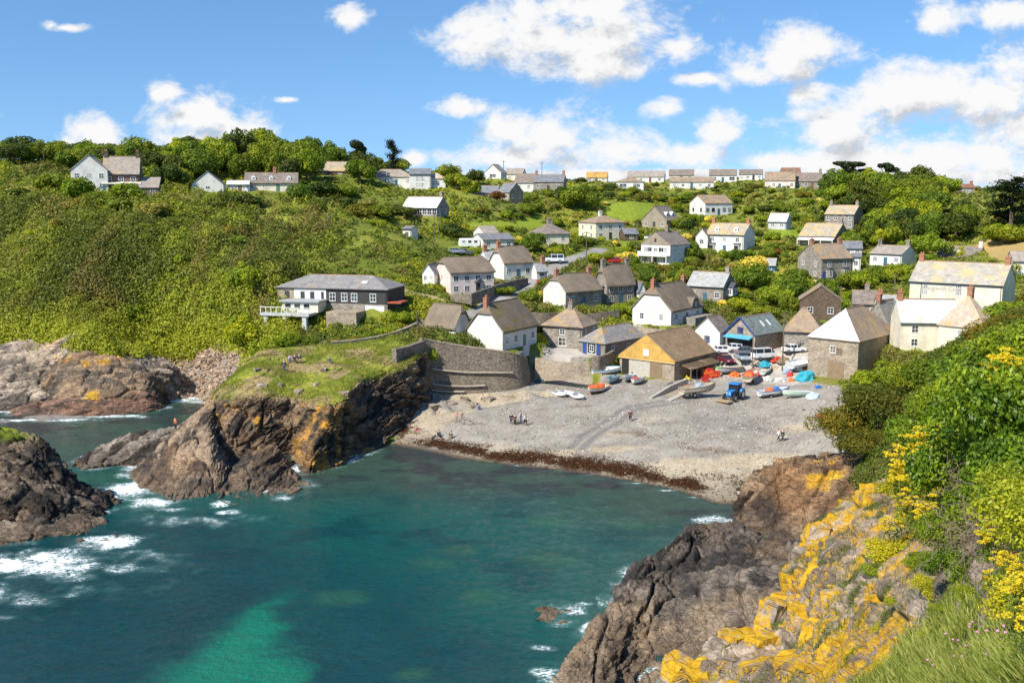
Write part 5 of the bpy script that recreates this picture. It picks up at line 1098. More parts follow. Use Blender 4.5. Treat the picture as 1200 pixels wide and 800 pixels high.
        m = MB().prism([(-w * .3, fy - .05), (-w * .3 + .01, fy - .05), (-w * .3, fy - .06)], 0, .1, 'z')
    if h.get('rest'):
        # clad upper floor: stone bay, white section, black boarded section; terrace on pillars in front
        MB().box(-w / 2 - .05, -w / 2 + 3.3, fy - .06, fy - .01, -1.9, wh - .25).build('stone_bay', WALL['warm_stone'], root)
        MB().box(-w / 2 + 3.32, -w / 2 + 9.6, fy - .12, fy - .01, .5, wh - .25).build('white_upper_floor', WALL['white'], root)
        MB().box(-w / 2 + 9.62, w / 2 + .02, fy - .04, fy - .005, -1.9, .75).build('stone_plinth', WALL['stone'], root)
        for x, ww_, hh_ in ((-w / 2 + 1.9, .9, 1.3), (-w / 2 + 5.0, .8, 1.2), (-w / 2 + 6.9, .8, 1.2), (-w / 2 + 8.9, .45, 1.2)): window(root, x, fy - .13 if x > -w / 2 + 3 else fy - .07, wh * .62, ww_, hh_, (0, -1), (1, 1), DARKP)
        for x in (-w / 2 + 10.8, -w / 2 + 13.1, -w / 2 + 15, -w / 2 + 18.6): window(root, x, fy - .03, wh * .55, 1.2, 1.5, (0, -1), (1, 1))
        MB().box(w / 2 - 4.2, w / 2 - .6, fy - .09, fy - .05, -1.2, .5).build('garage_door', WHITEP, root)
        te = MB().box(-w / 2 - .4, -w / 2 + 9, fy - 6.2, fy - .13, -1.05, -.6).build('terrace', WALL['palegrey'], root)
        for x in (-w / 2 + .5, -w / 2 + 4.2, -w / 2 + 8.): MB().box(x - .4, x + .4, fy - 6, fy - 5.2, -6, -1.06).build('pillar', WALL['palegrey'], te)
        for x in np.linspace(-w / 2 - .3, -w / 2 + 8.9, 10): MB().box(x - .05, x + .05, fy - 6.15, fy - 6.05, -.6, .45).build('railing_post', WHITEP, te)
        MB().box(-w / 2 - .4, -w / 2 + 9, fy - 6.16, fy - 6.04, .45, .55).build('handrail', WHITEP, te)
        su = MB().box(-w / 2 + 2.6, -w / 2 + 9.6, fy - 3.6, fy - .14, -.59, 1.25).build('sun_lounge', WALL['cream'], root)
        for x in (-w / 2 + 3.8, -w / 2 + 5.6, -w / 2 + 7.4): window(su, x, fy - 3.61, .45, 1.3, 1.1, (0, -1), (0, 0))
        MB().box(-w / 2 + 2.3, -w / 2 + 10, fy - 4.1, fy - .15, 1.26, 1.5).build('flat_roof', flat((.42, .42, .42), .7, name='felt'), su)
        MB().box(-w / 2 + 11.5, -w / 2 + 17.2, fy - 4.5, fy - .2, -6, -.3).build('retaining_wall', WALL['warm_stone'], root)
        MB().prism([(d * -.5, wh * .28), (d * -.1, wh * .28), (d * -.1, wh * .36), (d * -.5, wh * .36)], w / 2 + .03, w / 2 + 2.6, 'x').build('porch_roof', flat((.45, .10, .05), .7, name='red_felt'), root)
        MB().prism([(-d * .25, wh + rh * .5 + .2), (-d * .33, wh + rh * .34 + .2), (-d * .33, wh + rh * .34 + .26), (-d * .25, wh + rh * .5 + .26)], w * .24, w * .29, 'x').build('skylight', WHITEP, roof)
    return root
for h in HS: build_house(h)
# ------------------------------------------------------------------ walls, slipway, poles
DRY = wall_stone('dry_stone', (.12, .10, .08), (.34, .28, .21), (.16, .135, .105), 3.4); CONC = flat((.44, .40, .34), .85, name='concrete')
def wall_strip(name, pts, label, th=.6, mat=DRY, batter=0., cap=None, ground=False):
    top = np.array([W(a, t, Y) for a, t, b, Y in pts]); bot = np.array([W(a, b, Y) for a, t, b, Y in pts]); bot[:, 2] -= .6
    n = 14 * (len(pts) - 1); top = cr(top, n); bot = cr(bot, n)
    t = np.gradient(top, axis=0); nr = np.stack([t[:, 1], -t[:, 0], 0 * t[:, 0]], -1); nr /= np.linalg.norm(nr, axis=1, keepdims=True)
    if nr[:, 1].mean() > 0 and abs(nr[:, 1].mean()) > .2: nr = -nr
    ir = rng.normal(0, .010, (n, 3)) * np.array([1, 1, 1.2]); top = top + ir
    V = []; m = MB(); rows = [bot + nr * batter, top, top - nr * th, bot - nr * th]
    c = top.mean(0)
    for r in rows: V += [tuple(v - c) for v in r]
    Fs = [(r * n + i, r * n + i + 1, ((r + 1) % 4) * n + i + 1, ((r + 1) % 4) * n + i) for r in range(4) for i in range(n - 1)] + [(0, n, 2 * n, 3 * n), (n - 1, 4 * n - 1, 3 * n - 1, 2 * n - 1)]
    m.add(V, Fs); root = thing(name, label, 'wall', c); m.build('masonry', mat, root)
    if cap:
        m = MB(); a = top + nr * .06; b = top - nr * (th + .06); V = [tuple(v - c + np.array([0, 0, z])) for z in (.003, .14) for r in (a, b) for v in r]
        m.add(V, [f for i in range(n - 1) for f in [(i, i + 1, n + i + 1, n + i), (2 * n + i, 3 * n + i, 3 * n + i + 1, 2 * n + i + 1), (i, 2 * n + i, 2 * n + i + 1, i + 1), (n + i, n + i + 1, 3 * n + i + 1, 3 * n + i)]] + [(0, n, 3 * n, 2 * n), (n - 1, 3 * n - 1, 4 * n - 1, 2 * n - 1)]); m.build('coping', cap, root)
    return root, top, bot, nr, c
sw, top, bot, nr, c = wall_strip('sea_wall', SEAWALL, 'tall curved dry stone sea wall below the white thatched cottages', .9, DRY, .9, WALL['warm_stone'])
for (f, i0, i1) in ((.55, 10, 74), (.86, 10, 54), (.98, 8, 40)):
    m = MB(); q = top * (1 - f) + (bot + nr * .9 + np.array([0, 0, .6])) * f; V = []
    for off, z in ((.06, .09), (.42, .09), (.42, -.09), (.06, -.09)): V += [tuple(v + n_ * off + np.array([0, 0, z]) - c) for v, n_ in zip(q[i0:i1], nr[i0:i1])]
    k = i1 - i0; m.add(V, [(r * k + i, r * k + i + 1, ((r + 1) % 4) * k + i + 1, ((r + 1) % 4) * k + i) for r in range(4) for i in range(k - 1)] + [(0, k, 2 * k, 3 * k), (k - 1, 4 * k - 1, 3 * k - 1, 2 * k - 1)]); m.build('ledge', flat((.50, .44, .35), .85, name='pale_ledge'), sw)
wall_strip('retaining_wall', [(464, 409, 440, 149.5), (478, 406, 455, 152.5), (490, 402, 465, 155.5), (499, 399, 462, 158.3)], 'shadowed dry stone retaining wall at the back of the headland beside the beach', .8, DRY, .3)
wall_strip('boundary_wall', [(388, 401, 406, 162.5), (415, 399, 406, 163.5), (445, 394, 404, 165), (470, 387, 398, 166.5), (489, 379, 392, 168.5)], 'low stone boundary wall along the headland footpath', .45, DRY, 0, WALL['warm_stone'])
wall_strip('lane_wall', [(553, 344, 354, 186), (571, 338, 349, 190), (592, 331, 342, 197), (610, 327, 335, 203), (619, 326, 332, 206)], 'dark stone wall beside the lane below the upper white thatched cottage', .5)
wall_strip('garden_wall', [(528, 346, 350, 188), (540, 345, 351, 187), (552, 344, 353, 186)], 'low garden wall in front of the pink thatched cottage', .4)
wall_strip('garden_wall', [(620, 366, 378, 182), (640, 367, 378, 182), (660, 366, 377, 184)], 'dark garden wall below the stone-fronted thatched cottage', .5)
wall_strip('garden_wall', [(676, 370, 379, 188), (700, 367, 378, 189), (726, 363, 375, 191)], 'hedge-topped stone wall below the all stone thatched cottage', .5)
wall_strip('yard_wall', [(692, 419, 431, 165.5), (702, 418, 431, 165), (712, 415, 427, 167), (721, 410, 419, 170)], 'low stone wall in front of the store with blue shutters', .5)
wall_strip('terrace_wall', [(627, 419, 443, 168), (645, 423, 442, 166.5), (668, 425, 441, 165.5), (690, 425, 437, 165)], 'mossy retaining wall of the terrace below the hipped stone house', .6, WALL['warm_stone'])
wall_strip('garden_wall', [(742, 382, 388, 181), (765, 385, 391, 180), (788, 387, 392, 179)], 'pale low wall in front of the large gabled thatched cottage', .4, WALL['warm_stone'])
wall_strip('garden_wall', [(954, 328, 331, 234), (975, 331, 335, 232), (1000, 330, 334, 233)], 'low white wall in front of the villa with blue garage door', .3, WALL['white'])
# slipway trough
def slipway():
    A, B = W(766, 474, 149), W(806, 455, 158); Cc = W(803, 464, 153.5); d = (B - A); d[2] = 0; L = np.linalg.norm(d); u = d / L; v = np.array([u[1], -u[0], 0])
    a = math.atan2(u[1], u[0]); za, zb = HZ(A[0], A[1])[0] - .15, HZ(B[0], B[1])[0] + .5
    root = thing('slipway', 'short concrete slipway trough on the shingle in front of the fish cellar', 'slipway', (A[0], A[1], za), a)
    h = zb - za
    MB().prism([(0, -.5), (L, -.5), (L, h), (0, .1)], -1.9, 0, 'y').build('ramp_floor', flat((.34, .27, .19), .9, name='weathered_ramp'), root)
    MB().prism([(-.5, -.6), (L, -.6), (L, h + .9), (L * .5, h * .5 + 1.0), (-.5, .45)], .02, .5, 'y').build('side_wall', CONC, root)
    MB().prism([(0, -.5), (L, -.5), (L, h + .25), (0, .2)], -2.9, -1.93, 'y').build('side_kerb', CONC, root)
slipway()
POLEM = flat((.16, .125, .10), .9, name='pole_wood')
def pole(px, py, top, Y, label, name='utility_pole', arms=1, r=.13):
    p = W(px, py, Y); p[2] = HZ(p[0], p[1])[0]; h = max(3.5, _rise(p, top))
    root = thing(name, label, 'pole' if name == 'utility_pole' else name.replace('_', ' '), p); MB().tube([(0, 0, -.5), (0, 0, h)], r, 8, r * .7).build('shaft', POLEM, root)
    for k in range(arms): MB().box(-.7, .7, -.05, .05, h - .45 - k * .5, h - .33 - k * .5).build('crossarm', POLEM, root)
pole(387, 281, 255, 222, 'wooden utility pole alone on the scrub slope above the restaurant'); pole(509, 283, 250, 238, 'wooden utility pole right of the white shed on the slope')
pole(687, 311, 271, 224, 'wooden utility pole at the bend of the lane by the parked off-roader'); pole(746, 292, 261, 252, 'wooden utility pole left of the house with sea balcony'); pole(1048, 346, 320, 206, 'wooden utility pole left of the cream inn')
pole(917.5, 411, 366, 168, 'tall wooden utility pole at the corner of the orange-roofed store'); pole(882, 414, 376, 169, 'pale post against the corner of the blue-trimmed boathouse', arms=0, r=.1); pole(635, 212, 190, 352, 'thin pole on the middle skyline left of the orange roof'); pole(590, 208, 188, 366, 'thin pole beside the white gabled skyline house')
pole(489, 391, 371, 168, 'short lamp post at the end of the footpath wall', 'lamp_post', 0, .07); pole(985, 352, 335, 192, 'wooden pole above the brown shingled house', arms=1); pole(1030, 300, 279, 246, 'wooden pole behind the white house among the trees')
# ------------------------------------------------------------------ leaves
LEAF = leaf_mat('foliage'); LEAFS = leaf_mat('scrub_foliage', tint=False); BARK = flat((.13, .10, .075), .95, name='bark'); TWIG = flat((.22, .16, .115), .95, name='dry_twig')
def unit(v): return v / np.maximum(np.linalg.norm(v, axis=-1, keepdims=True), 1e-9)
def cards(P, Nn, size, col, asp=.55, r=rng):
    n = len(P); a = unit(np.cross(Nn, r.normal(size=(n, 3)))); b = np.cross(Nn, a); s = np.broadcast_to(size, (n,))[:, None]
    V = np.stack([P + a * s, P + b * s * asp + Nn * s * .15, P - a * s, P - b * s * asp + Nn * s * .15], 1).reshape(-1, 3)
    return V, np.arange(4 * n).reshape(n, 4), np.repeat(col, 4, 0)
def sph(n, r=rng): return unit(r.normal(size=(n, 3)))
def crown(seed, n, lobes, flat_=.8, size=.06, pal=((.055, .095, .012), (.115, .165, .022)), lr=(.24, .5), droop=0, spread=1., jit=.5, inner=.25):
    """leaf clumps on the surfaces of several uneven lobes; unit radius, standing on z = 0"""
    r = np.random.default_rng(seed); C = []; Rr = []
    for k in range(lobes):
        d = sph(1, r)[0]; d[2] = abs(d[2]) * .9 - .15; q = r.uniform(.25, 1.22) ** .6
        rad = r.uniform(*lr); C.append(d * q * (1.02 - rad) * np.array([spread, spread, flat_]) + np.array([0, 0, flat_ * .76])); Rr.append(rad)
    C = np.array(C); Rr = np.array(Rr); w = Rr ** 2 / (Rr ** 2).sum(); k = r.choice(lobes, n, p=w); d = sph(n, r); d[:, 2] = d[:, 2] * .95 + .05
    rad = Rr[k] * np.where(r.random(n) < inner, r.uniform(.4, .95, n), r.uniform(.92, 1.06, n)); bumpy = 1 + .22 * vn(d * 2.6 + k[:, None] * 7.3, seed)
    P = C[k] + d * (rad * bumpy)[:, None] * np.array([1, 1, .85])
    Nn = unit(d + r.normal(size=(n, 3)) * jit + np.array([0, 0, .25])); P[:, 2] = np.maximum(P[:, 2] - droop * (P[:, :2] ** 2).sum(1), .02)
    t = np.clip(.5 + .5 * vn(P * 4.5, seed + 3) + r.normal(size=n) * .22 + (r.random(lobes)[k] - .5) * .7, 0, 1)
    col = mix(pal[0], pal[1], t) * r.uniform(.8, 1.2, (n, 1)) * np.array((2.45, 2.05, 1.25))
    return cards(P, Nn, size * r.uniform(.7, 1.35, n), col, .55, r)
BRIGHT = ((.075, .125, .012), (.16, .21, .022)); MIDG = ((.045, .085, .012), (.11, .155, .022)); DARK = ((.016, .034, .010), (.05, .075, .018)); OLIVE = ((.06, .07, .016), (.13, .13, .03)); GREYG = ((.10, .12, .05), (.19, .20, .09)); RUST = ((.10, .045, .022), (.17, .09, .035)); YELG = ((.14, .16, .012), (.27, .25, .02)); CREAMF = ((.10, .14, .03), (.42, .42, .20))
def limb_mesh(seed, n, h, r0, spread=.6, lean=0):
    r = np.random.default_rng(seed); m = MB(); top = (lean, 0, h * .62); m.tube([(0, 0, -.12), (lean * .3, 0, h * .3), top], r0, 7, r0 * .6)
    for k in range(n):
        a = 2 * math.pi * (k + r.uniform(-.3, .3)) / n; l = r.uniform(.5, .8) * spread
        m.tube([(lean * .7, 0, h * (.35 + .2 * r.random())), (lean + .45 * l * math.cos(a), .45 * l * math.sin(a), h * .62), (lean + l * math.cos(a), l * math.sin(a), h * (.72 + .15 * r.random()))], r0 * .45, 5, r0 * .15)
    return m.mesh('trunk')
TPL = {}
def tpl(key, crowns, trunks):
    cm = []
    for V, Fs, col in crowns:
        me = np_mesh('crown', V, Fs, col); me.materials.append(LEAF); cm.append(me)
    for t in trunks: t.materials.append(BARK)
    TPL[key] = (cm, trunks)
tpl('bright_bush', [crown(10 + i, 2600, 9, .75, .075, BRIGHT) for i in range(3)], [limb_mesh(i, 4, .9, .05) for i in range(2)])
tpl('mid_bush', [crown(20 + i, 2600, 10, .75, .075, MIDG) for i in range(3)], [limb_mesh(i, 4, .9, .05) for i in range(2)])
tpl('dark_bush', [crown(30 + i, 2600, 10, .75, .075, DARK) for i in range(2)], [limb_mesh(i, 4, .9, .05) for i in range(2)])
tpl('olive_bush', [crown(40 + i, 2400, 10, .7, .07, OLIVE) for i in range(2)], [limb_mesh(i, 4, .9, .05) for i in range(2)])
tpl('grey_bush', [crown(50 + i, 2400, 10, .7, .07, GREYG) for i in range(2)], [limb_mesh(i, 4, .9, .05) for i in range(2)])
tpl('rust_bush', [crown(55, 2200, 9, .7, .075, RUST)], [limb_mesh(3, 4, .9, .05)])
tpl('yellow_bush', [crown(57, 2400, 10, .6, .07, YELG)], [limb_mesh(4, 4, .9, .05)])
tpl('blossom_bush', [crown(58, 2600, 10, .75, .07, CREAMF)], [limb_mesh(5, 4, .9, .05)])
tpl('broad_tree', [crown(60 + i, 4200, 15, .85, .058, MIDG, (.17, .42)) for i in range(4)], [limb_mesh(i + 9, 6, 1.2, .06) for i in range(2)])
tpl('bright_tree', [crown(70 + i, 4200, 15, .85, .058, BRIGHT, (.17, .42)) for i in range(3)], [limb_mesh(i + 9, 6, 1.2, .06) for i in range(2)])
tpl('dark_tree', [crown(80 + i, 3800, 14, .85, .058, DARK, (.24, .40)) for i in range(2)], [limb_mesh(i + 9, 6, 1.2, .06) for i in range(2)])
tpl('olive_tree', [crown(84 + i, 9000, 22, .8, .030, ((.035, .05, .010), (.10, .10, .022)), (.2, .36), jit=.8) for i in range(3)], [limb_mesh(i + 9, 7, 1.1, .05) for i in range(2)])
tpl('near_tree', [crown(64 + i, 10000, 20, .85, .034, MIDG, (.22, .38), jit=.7) for i in range(3)], [limb_mesh(i + 9, 6, 1.2, .05) for i in range(2)])
def pine(seed):
    r = np.random.default_rng(seed); Vs = []; Fs = []; Cs = []; b = 0
    for k in range(9):
        c = np.array([r.uniform(-.5, .75), r.uniform(-.5, .5), 1.0 + r.uniform(0, .42)]); rr = r.uniform(.2, .38); n = 420; d = sph(n, r); P = c + d * rr * np.array([1.25, 1.1, .34]) * r.uniform(.5, 1.05, (n, 1)) ** .5
        V, f, cc = cards(P, unit(d + r.normal(size=(n, 3)) * .6), .05 * r.uniform(.7, 1.3, n), mix(DARK[0], DARK[1], r.random(n)), .4, r); Vs.append(V); Fs.append(f + b); Cs.append(cc); b += len(V)
    return np.concatenate(Vs), np.concatenate(Fs), np.concatenate(Cs)
tpl('wind_pine', [pine(90 + i) for i in range(3)], [limb_mesh(20 + i, 7, 1.5, .055, .75, .12) for i in range(2)])
def tiered(seed):
    r = np.random.default_rng(seed); Vs = []; Fs = []; Cs = []; b = 0
    for k in range(22):
        z = .45 + 1.55 * (k / 22); l = (1.02 - .35 * (k / 22)) * r.uniform(.55, 1.0); a = r.uniform(0, 6.28); n = 230; t = r.uniform(.2, 1, n)
        P = np.stack([np.cos(a) * l * t, np.sin(a) * l * t, z + .06 * t], -1) + r.normal(size=(n, 3)) * np.array([.13, .13, .045]) * (.5 + t[:, None])
        V, f, cc = cards(P, unit(r.normal(size=(n, 3)) * .5 + np.array([0, 0, 1])), .055 * r.uniform(.7, 1.3, n), mix((.012, .026, .012), (.035, .055, .02), r.random(n)), .45, r); Vs.append(V); Fs.append(f + b); Cs.append(cc); b += len(V)
    return np.concatenate(Vs), np.concatenate(Fs), np.concatenate(Cs)
tpl('cedar', [tiered(96), tiered(97)], [MB().tube([(0, 0, -.1), (.02, 0, 1.1), (0, 0, 2.0)], .085, 8, .02).mesh('trunk')])
WORDS = dict(near_tree=('dense green', 'tree'), bright_bush=('bright green', 'bush'), mid_bush=('green', 'bush'), dark_bush=('dark green', 'bush'), olive_bush=('olive brown', 'bush'), grey_bush=('pale grey green', 'shrub'), rust_bush=('rusty red', 'shrub'), yellow_bush=('yellow green', 'shrub'), blossom_bush=('cream blossomed', 'shrub'),
    broad_tree=('broad green', 'tree'), bright_tree=('bright green', 'tree'), dark_tree=('dark', 'tree'), olive_tree=('feathery olive', 'tree'), wind_pine=('wind-bent dark', 'pine'), cedar=('tiered dark', 'conifer'))
NAMES = dict(bush='bush', shrub='shrub', tree='tree', pine='pine_tree', conifer='conifer')
PL = []
def plant(kind, pos, rad, hs=1., label=None, group=None, rot=None):
    cm, tm = TPL[kind]; q = PX(pos); i = len(PL)
    root = thing(NAMES[WORDS[kind][1]], label, WORDS[kind][1], pos - np.array([0, 0, .12 * rad * hs]), rng.uniform(0, 6.28) if rot is None else rot, group)
    root.scale = (rad * rng.uniform(.82, 1.22), rad * rng.uniform(.82, 1.22), rad * hs * rng.uniform(.88, 1.12))
    link('crown', cm[i % len(cm)], None, root)
    if rad > 1.1: link('trunk', tm[i % len(tm)], None, root)
    PL.append([root, kind, q[0], q[1], rad, rad * hs]); return root
_HB = [(PX(h['pos'])[0], F * (h['w'] * abs(math.cos(h['th'])) + h['d'] * abs(math.sin(h['th']))) / 2 / h['Y'], PX(h['pos'])[1], PX(h['pos'] + np.array([0, 0, h['wh']]))[1], h['Y']) for h in HS]
def hides(x, y, r, hh):
    z = HZ(x, y)[0]; q = PX(np.array([x, y, z + hh])); rp = r * F / y
    return any(y < Yh and abs(q[0] - a) < b * .9 + rp * .7 and q[1] < pb - .35 * (pb - pe) and q[1] > pe - 60 for a, b, pb, pe, Yh in _HB)
def at(px, py, ymin=100): return hit(px, py, ymin)
def free(x, y, m):
    for h in HS:
        p = h['pos']; u = (x - p[0]) * h['fd'][0] + (y - p[1]) * h['fd'][1]; v = (x - p[0]) * h['bd'][0] + (y - p[1]) * h['bd'][1]
        if abs(u) < h['w'] / 2 + m and abs(v) < h['d'] / 2 + m: return False
        if abs(u) < h['w'] / 2 + .6 * m and -h['d'] / 2 - 5.0 - m < v < 0: return False       # keep fronts visible
    return True
def ok_ground(x, y, m=0.):
    X, Y = np.array([x]), np.array([y])
    return not (inpoly(X, Y, Z_BEACH)[0] or inpoly(X, Y, YARD)[0] or inpoly(X, Y, TERR)[0] or inpoly(X, Y, FIELD)[0] or dline(X, Y, LANE)[0] < 2.2 + m or dline(X, Y, PATH)[0] < 1 + m or any(inpoly(X, Y, L)[0] for L in LAWNS))
